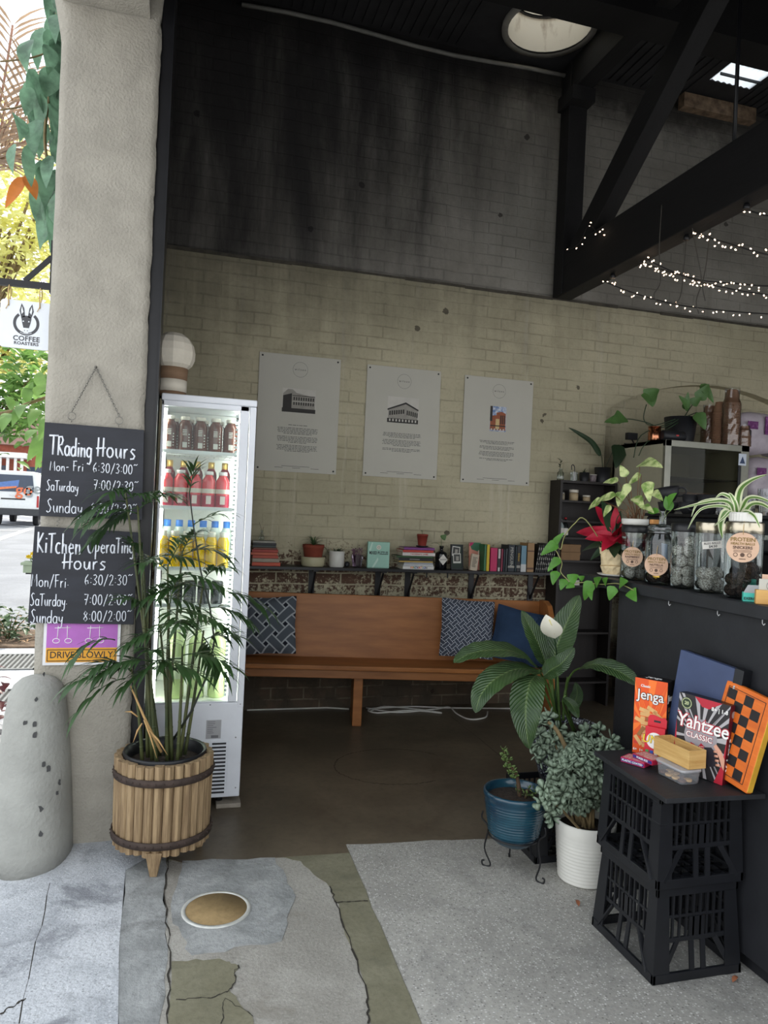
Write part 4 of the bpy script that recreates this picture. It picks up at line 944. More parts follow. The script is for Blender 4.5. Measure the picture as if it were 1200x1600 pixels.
def cushion(name, label, m, loc, w, h, d, rot, group=None):
    mb = MB(); n = 16
    def pt(i, j, s_):
        u, v = -1+2*i/n, -1+2*j/n; f = max(0, (1-u**4)*(1-v**4))**.5
        pin = 1-.07*(u*u*v*v) ; pu = u*(1-.06*(1-v*v)*abs(u)**3 if False else 1)
        wr = .006*noise.noise(V((u*2.5+loc[0], v*2.5, s_)))
        return V((pu*w/2*(1-.05*(1-abs(v))*abs(u)**2), s_*(d/2*f+wr*f), v*h/2*(1-.05*(1-abs(u))*abs(v)**2)))
    for s_ in (-1, 1):
        vs = [pt(i, j, s_) for j in range(n+1) for i in range(n+1)]
        fs = [(j*(n+1)+i, j*(n+1)+i+1, (j+1)*(n+1)+i+1, (j+1)*(n+1)+i) for j in range(n) for i in range(n)]
        mb.add(vs, fs if s_ < 0 else [tuple(reversed(f)) for f in fs], 0, True)
    t = thing(name, label, 'cushion', loc, rot=rot, group=group)
    mb.build('cover', m, t)
    ring = [pt(i, 0, 1) for i in range(n+1)] + [pt(n, j, 1) for j in range(1, n+1)] + [pt(i, n, 1) for i in range(n-1, -1, -1)] + [pt(0, j, 1) for j in range(n-1, 0, -1)]
    MB().tube(ring, .004, 5, closed=True).build('piping', m, t)
    return t
M_LAT = lattice_mat('lattice_weave', (70, 76, 88), (176, 182, 192), (22, 24, 36), 19); M_LAT2 = lattice_mat('lattice_weave_large', (84, 90, 98), (168, 172, 178), (34, 36, 46), 7.5)
M_NAVY = mat('navy_cotton', (48, 66, 92), .9, var=.15, scale=5, bump=.15, bscale=90, spec=.1)
def seatpt(px, py, off): return P(px, py, 'Y', BO.y - (P(px, py, 'Y', 5.1).x-BO.x)*math.tan(-BA) - off)
p_ = seatpt(418, 977, .17); cushion('lattice_cushion', 'large-lattice grey cushion at the fridge end of the pew', M_LAT2, p_, .40, .40, .13, (R(-16), R(-4), BA-.1))
p_ = seatpt(730, 982, .17); cushion('lattice_cushion', 'grey cushion with a fine white lattice, right of the pew\'s middle', M_LAT, p_, .385, .41, .13, (R(-13), R(3), BA))
p_ = seatpt(814, 994, .19); cushion('blue_cushion', 'plain navy cushion beside the fine-lattice cushion', M_NAVY, p_+V((-.015, .01, 0)), .37, .38, .12, (R(-14), R(12), BA-.05))
p_ = seatpt(884, 985, .22); cushion('blue_cushion', 'navy cushion at the far right end of the pew, behind the lily leaves', M_NAVY, (2.575, 4.70, .612), .32, .34, .09, (R(-6), R(4), BA-1.0))

# white cables on the floor under the pew
M_CABLE = mat('white_cable', (206, 204, 198), .5, var=.05)
def cable(pts, label, r=.006):
    w = [P(x_, y_, 'Z', .006) for x_, y_ in pts]; out = []
    for i in range(len(w)-1):
        for k in range(6):
            t = k/6; p0, p1, p2, p3 = w[max(0, i-1)], w[i], w[i+1], w[min(len(w)-1, i+2)]
            out.append(.5*((2*p1) + (p2-p0)*t + (2*p0-5*p1+4*p2-p3)*t*t + (3*p1-p0-3*p2+p3)*t**3))
    out.append(w[-1]); base = V((out[0].x, out[0].y, 0))
    for p in out: p.y = min(p.y, YW-.01)
    tag(MB().tube(out, r, 6).build('white_cable', M_CABLE, world=True, loc=base), label, 'cable')
cable([(384, 1104), (440, 1101), (490, 1104), (545, 1108)], 'white cable running along the wall foot left of the pew leg')
cable([(572, 1106), (620, 1113), (680, 1108), (702, 1105), (715, 1116), (735, 1124), (758, 1121), (762, 1112)], 'white cable looping forward on the floor right of the pew leg')
cable([(578, 1112), (600, 1104), (650, 1108), (690, 1114), (640, 1110), (590, 1114), (578, 1108), (640, 1104), (700, 1106), (800, 1107)], 'tangled white cable lying by the wall under the pew')

# ------------------------------------------------------------------ wall shelf with books and plants
SZ = 1.078; SY0, SY1 = 5.25, YW
sf = thing('wall_shelf', 'long black wall shelf with iron brackets above the pew', 'shelf', (1.6, YW, SZ))
MB().box(.30, 2.935, SY0, SY1-.003, SZ-.022, SZ).build('board', M_BLACKSTEEL, sf, world=True, bevel=.002)
for x_ in (1.000, 1.515, 1.755, 2.285, 2.805):
    b_ = MB().box(x_-.022, x_+.022, YW-.012, YW-.002, SZ-.26, SZ-.022).box(x_-.02, x_+.02, SY0+.02, YW-.01, SZ-.032, SZ-.022); b_.bar((x_, YW-.012, SZ-.23), (x_, SY0+.05, SZ-.034), .012, .012)
    b_.build('bracket', M_BLACKSTEEL, sf, world=True)
for x_ in (1.85, 2.02): MB().box(x_-.004, x_+.004, SY0+.02, SY0+.03, SZ-.06, SZ-.022).build('hook', M_BLACKSTEEL, sf, world=True)
def SX(px, y=5.33): return P(px, 885, 'Y', y).x
PAGES = mat('book_pages', (206, 198, 180), .8, var=.08, scale=60)
def flat_book(label, x0, x1, z, th, rgb, group, ttl=None, tcol=None, yd=.15, rz=0, tsz=.7, pages_front=False):
    """a book lying flat, spine to the room"""
    w = x1-x0; m = mat('cover_%d_%d_%d' % rgb, rgb, .5, var=.06)
    t = thing('book', label, 'book', ((x0+x1)/2, SY0+.02+yd/2, z), rz, group); c = MB()
    c.box(-w/2, w/2, -yd/2, yd/2, 0, .0022).box(-w/2, w/2, -yd/2, yd/2, th-.0022, th)
    if not pages_front: c.box(-w/2, w/2, -yd/2, -yd/2+.003, 0, th)
    c.build('cover', m, t)
    MB().box(-w/2+.004, w/2-.004, -yd/2+.003, yd/2-.003, .0022, th-.0022).build('pages', PAGES, t)
    if ttl: text(ttl, th*tsz, tcol, t, (0, -yd/2-.0008, th/2), sx=1.1, bold=.0002)
    return t
z_ = SZ
for k, (lab, x0, x1, th, rgb) in enumerate((('thick red-orange', 392, 436, .026, (190, 76, 48)), ('grey and cream', 392, 434, .027, (150, 138, 122)), ('brick orange', 392, 432, .022, (168, 66, 46)), ('orange-red', 390, 431, .020, (186, 88, 60)), ('red with white edge', 392, 432, .020, (160, 52, 40)), ('thin brown', 393, 430, .012, (120, 66, 48)),
        ('thin dark green', 392, 428, .018, (50, 58, 56)), ('black', 393, 429, .014, (40, 40, 44)), ('pale grey', 392, 427, .014, (150, 148, 140)))):
    flat_book('%s book in the stack nearest the fridge' % lab, SX(x0), SX(x1), z_, th, rgb, 'books in the stack nearest the fridge', rz=random.uniform(-.03, .03)); z_ += th+.0006
# bud vase on that stack
bv = thing('bud_vase', 'small clear glass vase with a dry sprig on the left book stack', 'vase', (SX(407), 5.34, z_))
MB().lathe([(.012, 0), (.019, .006), (.021, .024), (.012, .042), (.008, .06), (.011, .075)], n=16, cap=False).build('vase', M_GLASS, bv)
s_ = MB(); s_.tube([(0, 0, .01), (-.004, 0, .08), (-.022, 0, .13)], .001, 4).tube([(0, 0, .05), (.012, 0, .10)], .001, 4); s_.build('sprig', mat('dry_sprig', (70, 62, 46), .8), bv)
# terracotta plant in a cream bowl
t = thing('potted_plant', 'spiky green plant in a terracotta pot set in a cream bowl', 'potted plant', (SX(489), 5.345, SZ))
MB().lathe([(.075, 0), (.085, .01), (.088, .068), (.084, .072), (.078, .068), (.07, .03)], n=28, cap=True).build('bowl', mat('cream_glaze', (178, 172, 142), .5, var=.05), t)
MB().lathe([(.058, .02), (.076, .135), (.080, .138), (.080, .160), (.074, .160), (.070, .14)], n=28, cap=False).build('pot', mat('terracotta', (132, 62, 44), .8, var=.1), t)
MB().lathe([(.071, .146), (0, .150)], n=20, cap=False).build('soil', M_SOIL, t)
lf = MB(); rnd = random.Random(5)
for k in range(20):
    a = rnd.uniform(0, 2*PI); r_ = rnd.uniform(.05, .13); lf.leaf((0, 0, .15), (math.cos(a)*r_, math.sin(a)*r_*.8, .15+rnd.uniform(.01, .09)), .012, kind='linear', bend=.2, n=6)
for p in ((-.12, -.02, .17), (.10, -.02, .10), (.12, .0, .06)): lf.leaf((0, -.02, .16), p, .02, kind='lance', bend=.25, n=6)
lf.build('foliage', mat('dull_leaf', (70, 96, 58), .5, var=.2, tl=.1), t)
# white pot
t = thing('potted_succulent', 'small succulent in a ribbed white cup pot on the wall shelf', 'potted plant', (SX(526), 5.34, SZ))
MB().lathe([(.05, 0), (.056, .006), (.057, .115), (.053, .119), (.049, .112), (.048, .10)], n=28, cap=False).build('pot', mat('white_ceramic', (206, 204, 198), .35, var=.03), t)
MB().lathe([(.049, .102), (0, .106)], n=20, cap=False).build('soil', M_SOIL, t)
lf = MB()
for k in range(26):
    a = rnd.uniform(0, 2*PI); r_ = rnd.uniform(.02, .075); lf.leaf((math.cos(a)*.01, math.sin(a)*.01, .10), (math.cos(a)*r_, math.sin(a)*r_, .105+rnd.uniform(.01, .045)), .012, kind='ovate', n=5)
for k in range(10): lf.leaf((-.06, -.01, .125-.004*k), (-.085-.002*k, -.015, .135-.006*k), .014, kind='ovate', n=5)
lf.build('foliage', mat('dark_leaf', (56, 74, 50), .5, var=.2), t)
tag(MB().ball((0, 0, .021), .021, 14, 9).build('black_ball', M_BLACK, loc=(SX(543), 5.35, SZ)), 'small black ball beside the white cup pot', 'ball')
# cut-glass tumbler with purple stems
t = thing('glass_vase', 'cut glass tumbler holding dried purple stems, beside the mint box', 'vase', (SX(558), 5.335, SZ))
MB().lathe([(.030, 0), (.034, .006), (.047, .095)], n=12, sm=False, cap=False).build('tumbler', thin_glass('lilac_glass', (196, 180, 196), .2), t)
lf = MB()
for k in range(28):
    a = rnd.uniform(0, 2*PI); r_ = rnd.uniform(.01, .05); e = V((math.cos(a)*r_, math.sin(a)*r_, .09+rnd.uniform(0, .055))); lf.tube([(math.cos(a)*.008, math.sin(a)*.008, .01), e], .0012, 4); lf.ball(e, .006, 6, 4)
lf.build('dried_stems', mat('dry_purple', (120, 88, 104), .8, var=.2), t)
# puzzle box
t = thing('puzzle_box', 'mint green mixed puzzles box standing on the wall shelf', 'box', (SX(591), 5.35, SZ), R(-6))
MB().box(-.083, .083, -.025, .025, 0, .195).build('carton', mat('mint_card', (150, 192, 176), .5, var=.05), t, bevel=.002)
text('MIXED PUZZLES', .032, M_TXT, t, (0, -.0256, .112), sx=.62, bold=.0008)
ringpoly(MB(), 0, .155, 0, .018, y=-.0256, n=20).build('round_sticker', mat('cream_sticker', (214, 210, 196), .5, var=0), t); ringpoly(MB(), 0, .155, .007, .009, y=-.0262, n=16).build('sticker_mark', M_TXT, t)
MB().add([(-.05, -.0256, .0), (-.035, -.0256, .0), (.0, -.0256, .06), (-.005, -.0256, .08)], [(0, 1, 2, 3)]).add([(-.075, -.0256, .13), (-.06, -.0256, .13), (-.045, -.0256, .19), (-.055, -.0256, .19)], [(0, 1, 2, 3)]).build('pale_stripe', mat('pale_mint', (188, 214, 200), .5, var=0), t)
# stack with INNOVATION
z_ = SZ; grp = 'books in the stack under the red pot'
RT_ = mat('red_title', (170, 50, 46), .6, var=0)
for lab, x0, x1, th, rgb, ttl, tc_ in (('white book with many-coloured INNOVATION lettering', 626, 674, .026, (206, 204, 200), None, None), ('thin white book with blue print', 627, 673, .013, (196, 198, 200), None, None), ('grey-blue book', 628, 672, .012, (164, 168, 176), None, None), ('tan yellow book', 620, 672, .011, (188, 158, 84), None, None),
        ('black book with small white title', 620, 672, .022, (32, 32, 34), None, None), ('dark green book', 616, 672, .014, (46, 78, 44), None, None), ('white book titled in red capitals', 625, 675, .026, (208, 200, 196), 'THE INFINITE GAME', RT_), ('red book', 624, 672, .018, (184, 62, 50), None, None), ('purple book', 627, 674, .018, (120, 60, 128), None, None)):
    b_ = flat_book('%s in the stack under the red pot' % lab, SX(x0), SX(x1), z_, th, rgb, grp, ttl, tc_, rz=random.uniform(-.04, .04), tsz=.55)
    if 'INNOVATION' in lab:
        cols = [(200, 60, 50), (220, 130, 40), (60, 130, 80), (50, 90, 170), (40, 40, 44)]
        for i, ch_ in enumerate('INNOVATION'): text(ch_, .022, mat('ltr%d' % (i % 5), cols[i % 5], .6, var=0), b_, (-.062+.0138*i, -.0758, .013), bold=.0005, sx=.95)
    if 'black' in lab:
        mb = MB(); mb.box(-.05, .03, -.0757, -.074, .009, .013); mb.build('title_line', mat('pale_title', (170, 168, 160), .6, var=0), b_)
    z_ += th+.0006
t = thing('potted_plant', 'small red pot with a saucer and sprig on the middle book stack', 'potted plant', (SX(659), 5.345, z_))
MB().lathe([(.03, 0), (.046, .006), (.048, .012)], n=24).build('saucer', M_BLACK, t)
MB().lathe([(.030, .012), (.041, .085), (.043, .085), (.043, .10), (.039, .10), (.037, .085)], n=24, cap=False).build('pot', mat('red_clay', (140, 56, 44), .7, var=.08), t); MB().lathe([(.038, .088), (0, .09)], n=18, cap=False).build('soil', M_SOIL, t)
lf = MB(); lf.tube([(0, 0, .088), (-.006, 0, .125)], .0015, 5)
for a in (.3, 2.4, 3.6, 5.2): lf.leaf((-.006, 0, .12), (-.006+.018*math.cos(a), .018*math.sin(a), .128), .01, n=4)
lf.build('sprig', mat('dark_leaf', (56, 74, 50)), t)
# apothecary bottle with a green cutting
t = thing('apothecary_bottle', 'black apothecary bottle with a diamond label and leafy cutting', 'bottle', (SX(689), 5.335, SZ))
MB().lathe([(.042, 0), (.045, .005), (.045, .118), (.040, .13), (.018, .142), (.013, .148), (.013, .168), (.017, .169), (.017, .180), (.012, .181)], n=28).build('body', mat('black_glass', (14, 14, 18), .12, var=0, spec=.6), t)
MB().prism([(0, .036), (.036, .078), (0, .12), (-.036, .078)], -.0468, -.0455, 'Y').build('diamond_label', mat('label_white', (210, 206, 198), .6, var=.03), t)
text("HENDRICK'S", .010, M_TXT, t, (0, -.0470, .078), bold=.0001)
lf = MB(); lf.tube([(0, 0, .17), (-.006, 0, .215), (-.002, 0, .235)], .0016, 5); lf.tube([(0, 0, .175), (-.03, -.01, .195)], .0014, 5)
lf.leaf((-.03, -.01, .195), (-.095, -.02, .195), .03, kind='ovate', bend=.1); lf.leaf((-.002, 0, .235), (.03, -.01, .27), .05, up=(0, -1, .3), kind='heart'); lf.leaf((-.002, 0, .235), (.055, -.005, .238), .012, kind='lance')
lf.build('cutting', mat('mid_leaf', (76, 110, 58), .45, var=.15, tl=.1), t)
# photo frame
t = thing('photo_frame', 'dark green photo frame with two snapshots on the wall shelf', 'frame', (SX(714), 5.335, SZ), rot=(R(-7), 0, 0))
MB().box(-.046, .046, -.006, .004, 0, .192).build('backing', mat('dark_green_card', (32, 46, 38), .6), t)
fr_ = MB(); fr_.box(-.05, -.044, -.012, .006, 0, .196).box(.044, .05, -.012, .006, 0, .196).box(-.05, .05, -.012, .006, 0, .008).box(-.05, .05, -.012, .006, .188, .196); fr_.build('surround', M_BLACK, t)
for (cx, cz, rz_) in ((-.008, .142, .12), (.0, .088, -.03)):
    Mx = Matrix.Translation((cx, -.0075 if cz > .1 else -.0085, cz)) @ Matrix.Rotation(rz_, 4, 'Y')
    MB().box(-.032, .032, 0, .001, -.038, .038, M=Mx).build('snapshot', mat('snapshot_white', (200, 198, 190), .5, var=0), t)
    MB().box(-.026, .026, -.0006, .001, -.024, .031, M=Mx).box(-.008, .014, -.0011, .001, -.018, .016, 1, M=Mx).build('picture', [mat('snap_dark', (60, 60, 58), .5, var=.3, scale=60), M_INK2], t)
t = thing('pocket_book', 'small cream paperback leaning to the right in front of the pink cover', 'book', (SX(736), 5.29, SZ), rot=(R(-6), R(11), R(8)))
MB().box(-.032, .032, -.008, .008, 0, .128).build('cover', mat('cream_paper2', (190, 176, 156), .7, var=.04), t); MB().box(.031, .034, -.0085, .0085, 0, .128).build('spine', mat('spine_red', (150, 46, 42), .6), t)
mb = MB()
for k in range(9): mb.box(-.022, .022*random.uniform(.2, 1), -.0086, -.007, .10-.009*k, .1035-.009*k)
mb.build('printed_lines', M_TXT, t)
# standing books
grp = 'standing books on the wall shelf'
def up_book(label, px0, px1, hgt, rgb, lean=0, dep=.135, y0=0, ttl=None, tc_=None, bands=()):
    x0, x1 = SX(px0), SX(px1); w = max(.006, x1-x0-.001); m = mat('cover_%d_%d_%d' % rgb, rgb, .5, var=.06)
    t = thing('book', label, 'book', ((x0+x1)/2, SY0+.025+dep/2+y0, SZ), rot=(0, R(lean), 0), group=grp); c = MB()
    c.box(-w/2, -w/2+.002, -dep/2, dep/2, 0, hgt).box(w/2-.002, w/2, -dep/2, dep/2, 0, hgt).box(-w/2, w/2, -dep/2, -dep/2+.003, 0, hgt); c.build('cover', m, t)
    MB().box(-w/2+.002, w/2-.002, -dep/2+.003, dep/2-.004, .003, hgt-.004).build('pages', PAGES, t)
    for (a, b, rgb2) in bands: MB().box(-w/2+.0003, w/2-.0003, -dep/2-.0008, -dep/2, a, b).build('spine_band', mat('cover_%d_%d_%d' % rgb2, rgb2, .5, var=.04), t)
    if ttl: text(ttl, w*.62, tc_, t, (0, -dep/2-.0012, hgt*.56), rot=(PI/2, PI/2, 0), bold=.0002)
    return t
PT = mat('pale_title', (170, 168, 160)); YT = mat('yellow_title', (196, 160, 60), .6, var=0)
pk = thing('picture_book', 'salmon and green picture book cover leaning behind the pocket book', 'book', (SX(743), 5.36, SZ), rot=(R(-8), R(0), R(-4)), group=grp)
MB().box(-.04, .055, -.006, .006, 0, .215).build('cover', mat('salmon_card', (206, 138, 118), .6, var=.05), pk)
MB().prism([(-.04, .215), (-.02, .16), (.03, .145), (.055, .17), (.055, .215)], -.0068, -.006, 'Y').build('green_shape', mat('art_green', (60, 112, 82), .6, var=0), pk); MB().prism([(-.04, .185), (-.032, .215), (.0, .215), (-.02, .19)], -.0072, -.006, 'Y').build('pink_shape', mat('art_pink', (176, 40, 96), .6, var=0), pk)
MB().prism([(.02, .0), (.03, 0), (.042, .15), (.034, .155)], -.0072, -.006, 'Y').build('pale_stripe', mat('art_pale', (214, 196, 180), .6, var=0), pk)
up_book('green standing book with pale top, left of the yellow one', 751, 755, .205, (58, 110, 72))
up_book('narrow yellow book standing beside the magenta one', 755, 760, .205, (206, 176, 40)); 
up_book('thick magenta book standing right of the yellow one', 761, 772, .180, (186, 36, 90))
up_book('white standing book with black spine print', 773, 777, .175, (196, 192, 188), bands=((.03, .10, (40, 40, 40)),))
up_book('thin crimson book standing among the colourful ones', 777.5, 781, .175, (128, 36, 62)); up_book('dark slate book standing right of the crimson one', 781.5, 784, .172, (44, 56, 66)); up_book('charcoal book standing next to the thick navy one', 784.5, 788, .178, (50, 54, 58))
up_book('thick navy standing book with pale lettering down its spine', 788.5, 799, .208, (30, 38, 46), ttl='PENGUIN', tc_=PT, bands=((.03, .045, (150, 148, 140)),))
up_book('dark teal book standing right of the thick navy one', 799.5, 802, .20, (36, 56, 62)); up_book('black standing book with yellow lettering', 802, 808, .204, (30, 30, 32), ttl='SARAH', tc_=YT, bands=((.03, .05, (150, 148, 140)),))
up_book('light blue standing book with white foot', 808.5, 817, .206, (104, 140, 158), bands=((0, .06, (190, 192, 192)),))
up_book('tall tan standing book, at the right of the colourful ones', 818, 829, .228, (150, 116, 76), bands=((.02, .035, (90, 60, 40)), (.16, .17, (90, 60, 40))))
up_book('pale brown oversize book behind the tan one', 809, 828, .232, (148, 114, 74), y0=.07, dep=.09) if False else None
k = 0
xk = 831.0
while xk < 857:
    wd = random.choice((2.2, 2.6, 3.0)); 
    o = up_book('black magazine with white spine print in the leaning row by the bookcase', xk, xk+wd, random.uniform(.215, .232), (28, 28, 30), lean=7, ttl=None)
    mb = MB()
    for z0 in (.02, .06, .10, .14, .175): mb.box(-.003, .003, -.0682, -.067, z0, z0+random.uniform(.008, .026))
    mb.build('spine_print', PT, o); o['group'] = 'black magazines at the end of the wall shelf'; xk += wd+.4; k += 1
# ------------------------------------------------------------------ black counter
ct = thing('service_counter', 'long black painted counter on the right with a jar ledge', 'counter', (1.91, 1.6, 0))
MB().box(1.91, 2.3, .3, 2.86, .06, 1.198).build('front_panel', M_COUNTER, ct, world=True, bevel=.003)
MB().box(1.945, 2.3, .3, 2.86, 0, .06).build('kick_board', M_BLACK, ct, world=True)
MB().box(2.13, 2.3, 2.86, 3.12, 0, 1.198).build('recessed_end', M_BLACK, ct, world=True)
MB().box(1.88, 2.32, .3, 3.145, 1.200, 1.246).build('ledge', mat('ledge_black', (34, 35, 39), .5, var=.15, scale=9), ct, world=True, bevel=.003)
M_HOOK = mat('white_hook', (205, 205, 205), .4, var=0)
for px in (1045, 1122, 1193):
    q = P(px, 950, 'X', 1.90); MB().tube([(0, 0, 0), (0, 0, -.014), (.0, -.006, -.020), (0, -.012, -.014)], .0016, 6).xf(Matrix.Translation((1.898, q.y, 1.2))).build('hook', M_HOOK, ct, world=True)
LZ = 1.2465
CAMYAW = R(-36)

# ------------------------------------------------------------------ jars
M_BALL = mat('coconut_ball', (140, 128, 118), .9, var=0, rgb2=(238, 234, 228), scale=5.5, contrast=(.42, .55), detail=3, bump=.6, bscale=6)
M_DBALL = mat('dark_ball', (46, 34, 30), .85, var=0, rgb2=(110, 88, 78), scale=5, contrast=(.5, .66), detail=3, bump=.7, bscale=6)
M_LIDB = mat('black_lid', (26, 26, 28), .4, var=.1); M_LIDS = mat('steel_lid', (186, 176, 156), .28, metal=1, var=.06)
M_KRAFT = mat('kraft_tag', (206, 172, 146), .8, var=.05, scale=30); M_GOLDT = mat('tag_gold', (128, 104, 46), .6, var=0); M_BRT = mat('tag_brown', (90, 68, 56), .7, var=0)
BALLS = {}
def ball(kind, loc, r, label, grp):
    if kind not in BALLS:
        mb = MB(); n0 = len(mb.v); mb.ball((0, 0, 0), 1, 16, 11)
        mb.v = [p*(1+.05*noise.noise(p*3.1+V((k_*5, 0, 0)))) for k_, p in ((3 if kind == 'd' else 1, q) for q in mb.v)]
        BALLS[kind] = mb.mesh('protein_ball', M_DBALL if kind == 'd' else M_BALL)
    o = bpy.data.objects.new('protein_ball', BALLS[kind]); COL.objects.link(o); o.location = loc; o.scale = (r, r, r*.96); o.rotation_euler = (random.uniform(0, 3), random.uniform(0, 3), 0)
    return tag(o, label, 'snack ball', grp)
def jar(label, px, r, h, lid, X=1.985, shoulder=False):
    q = P(px, 915, 'X', X); t = thing('glass_jar', label, 'jar', (X, q.y, LZ)); n = 40
    hb = h-.03
    pr = [(0, .002), (r*.9, .002), (r, .008), (r, hb*.80 if shoulder else hb)] + ([(r*.97, hb*.86), (r*.80, hb*.95), (r*.78, hb)] if shoulder else [])
    MB().lathe(pr, n=n, cap=False).build('vessel', M_JAR, t)
    if lid == 'clamp':
        MB().lathe([(r*.84, hb), (r*.86, hb+.006), (r*.86, hb+.018), (r*.7, hb+.026), (0, hb+.027)], n=n).build('lid', M_JAR, t)
        w = MB(); 
        for z_ in (hb-.006, hb+.010): w.tube([(r*.88*math.cos(a), r*.88*math.sin(a), z_) for a in [2*PI*i/28 for i in range(28)]], .0018, 5, closed=True)
        w.build('wire_clamp', M_STEEL, t)
    elif lid == 'black': MB().lathe([(r*1.0, hb-.004), (r*1.03, hb), (r*1.03, h-.002), (r*.9, h), (0, h)], n=n).build('lid', M_LIDB, t)
    else: MB().lathe([(r*.98, hb-.012), (r*1.0, hb-.010), (r*1.0, h-.003), (r*.96, h), (0, h)], n=n).build('lid', M_LIDS, t)
    return t
def tag_disc(j, r, dx, z, name_line, rad, yaw=CAMYAW):
    """round kraft tag tied to the jar's neck"""
    d = V((math.sin(yaw), -math.cos(yaw), 0)); sd = V((math.cos(yaw), math.sin(yaw), 0)); c = d*(r+.006) + sd*dx
    o = MB().prism([(rad*math.cos(2*PI*i/32), rad*math.sin(2*PI*i/32)) for i in range(32)], -.0008, .0008, 'Y').build('kraft_tag', M_KRAFT, j, loc=(c.x, c.y, z), rot=(0, 0, yaw))
    y = -.0016
    text('PROTEIN', rad*.36, M_GOLDT, o, (0, y, rad*.52), sx=1.05, bold=.0003); text('HEALTH BALLS', rad*.22, M_GOLDT, o, (0, y, rad*.24), bold=.0002)
    text(name_line, rad*.27, M_BRT, o, (0, y, -.02*rad), bold=.0003)
    mb = MB()
    for k in range(2): mb.box(-rad*.55, rad*.55, y, y+.001, -rad*(.22+.09*k), -rad*(.19+.09*k))
    mb.box(-rad*.2, rad*.2, y, y+.001, -rad*.80, -rad*.75); mb.build('fine_print', M_BRT, o)
    mk = MB()
    for k in (-1, 0, 1): ringpoly(mk, k*rad*.42, -rad*.5, rad*(.0 if k == 0 else .10), rad*.14, y=y, n=14)
    mk.build('round_marks', M_BRT, o)
    MB().tube([(0, -.001, rad*.86), (0, .0, rad*1.3), (.003, .012, rad*1.75)], .0012, 5).build('string', mat('jute', (190, 160, 110)), o)
JR = [(988, .056), (1031, .066), (1068, .055), (1108, .057), (1160, .064)]
j1 = jar('glass jar with black lid and kraft tag, next to the poinsettia', JR[0][0], .056, .245, 'black')
j2 = jar('round-shouldered clamp jar with a kraft tag, second from the poinsettia', JR[1][0], .066, .255, 'clamp', shoulder=True)
j3 = jar('glass jar filled high with pale speckled balls under a black lid', JR[2][0], .055, .262, 'black')
j4 = jar('steel-lidded jar with a handwritten price strip', JR[3][0], .057, .270, 'steel')
j5 = jar('tallest steel-lidded jar with a round kraft tag, under the spider plant', JR[4][0], .064, .275, 'steel')
tag_disc(j1, .056, -.004, .105, 'RASPBERRY', .044); tag_disc(j2, .068, -.018, .085, 'NUTELLA', .046); tag_disc(j5, .064, -.012, .185, 'SNICKERS', .053)
# price strip
d = V((math.sin(CAMYAW), -math.cos(CAMYAW), 0)); c = d*.0585
ps = MB().box(-.034, .034, -.0006, .0006, -.014, .014).build('price_strip', mat('label_white', (226, 224, 218)), j4, loc=(c.x, c.y, .185), rot=(0, R(-8), CAMYAW))
text('BLISS BALLS', .011, M_TXT, ps, (0, -.0012, .006), shear=.1); text('$4.50', .013, M_TXT, ps, (.002, -.0012, -.006), shear=.1, bold=.0002)
# paper slip inside the clamp jar, dark swing tag on the middle jar
MB().add([(.0, -.01, .05), (.05, .02, .06), (.045, .02, .17), (-.005, -.005, .175)], [(0, 1, 2, 3)]).build('paper_slip', mat('slip_blue', (196, 208, 232), .7, var=0), j2)
dd = MB().prism([(.02*math.cos(2*PI*i/24), .045*math.sin(2*PI*i/24)) for i in range(24)], -.0008, .0008, 'Y').build('side_tag', mat('tag_back', (110, 106, 100), .7), j3, loc=(.035, -.052, .19), rot=(0, 0, R(30)))
def fill(j, kind, spots, r, label, grp):
    for x_, y_, z_ in spots: ball(kind, V(j.location)+V((x_, y_, z_)), r*random.uniform(.93, 1.05), label, grp)
def pile(R_, r, n, z0=.004):
    out = []; rnd = random.Random(n); z = z0+r
    while len(out) < n:
        k = 3 if R_ < r*2.3 else 4; off = rnd.uniform(0, 2)
        for i in range(k):
            if len(out) < n: a = off+2*PI*i/k; out.append(((R_-r-.003)*math.cos(a), (R_-r-.003)*math.sin(a), z+rnd.uniform(0, .006)))
        z += r*1.62
    return out
fill(j1, 'p', pile(.056, .0245, 6), .0245, 'speckled pale ball in the jar next to the poinsettia', 'balls in the first jar')
fill(j2, 'd', pile(.066, .027, 6), .027, 'dark chocolate ball in the clamp jar', 'balls in the clamp jar')
tag(MB().ball((0, 0, 0), .016, 8, 5, sz=.6, jit=.3, sm=False).build('foil_wrapper', mat('gold_foil2', (214, 176, 76), .3, metal=.8), loc=V(j2.location)+V((-.043, -.035, .036))), 'crumpled gold foil sweet at the front of the clamp jar', 'sweet')
fill(j3, 'p', pile(.055, .0245, 13), .0245, 'speckled pale ball in the high-filled jar', 'balls in the full jar')
fill(j4, 'p', pile(.057, .0255, 6), .0255, 'speckled pale ball in the jar with the price strip', 'balls in the price-strip jar')
fill(j5, 'd', pile(.064, .024, 9), .024, 'dark brown ball in the tallest jar', 'balls in the tallest jar')

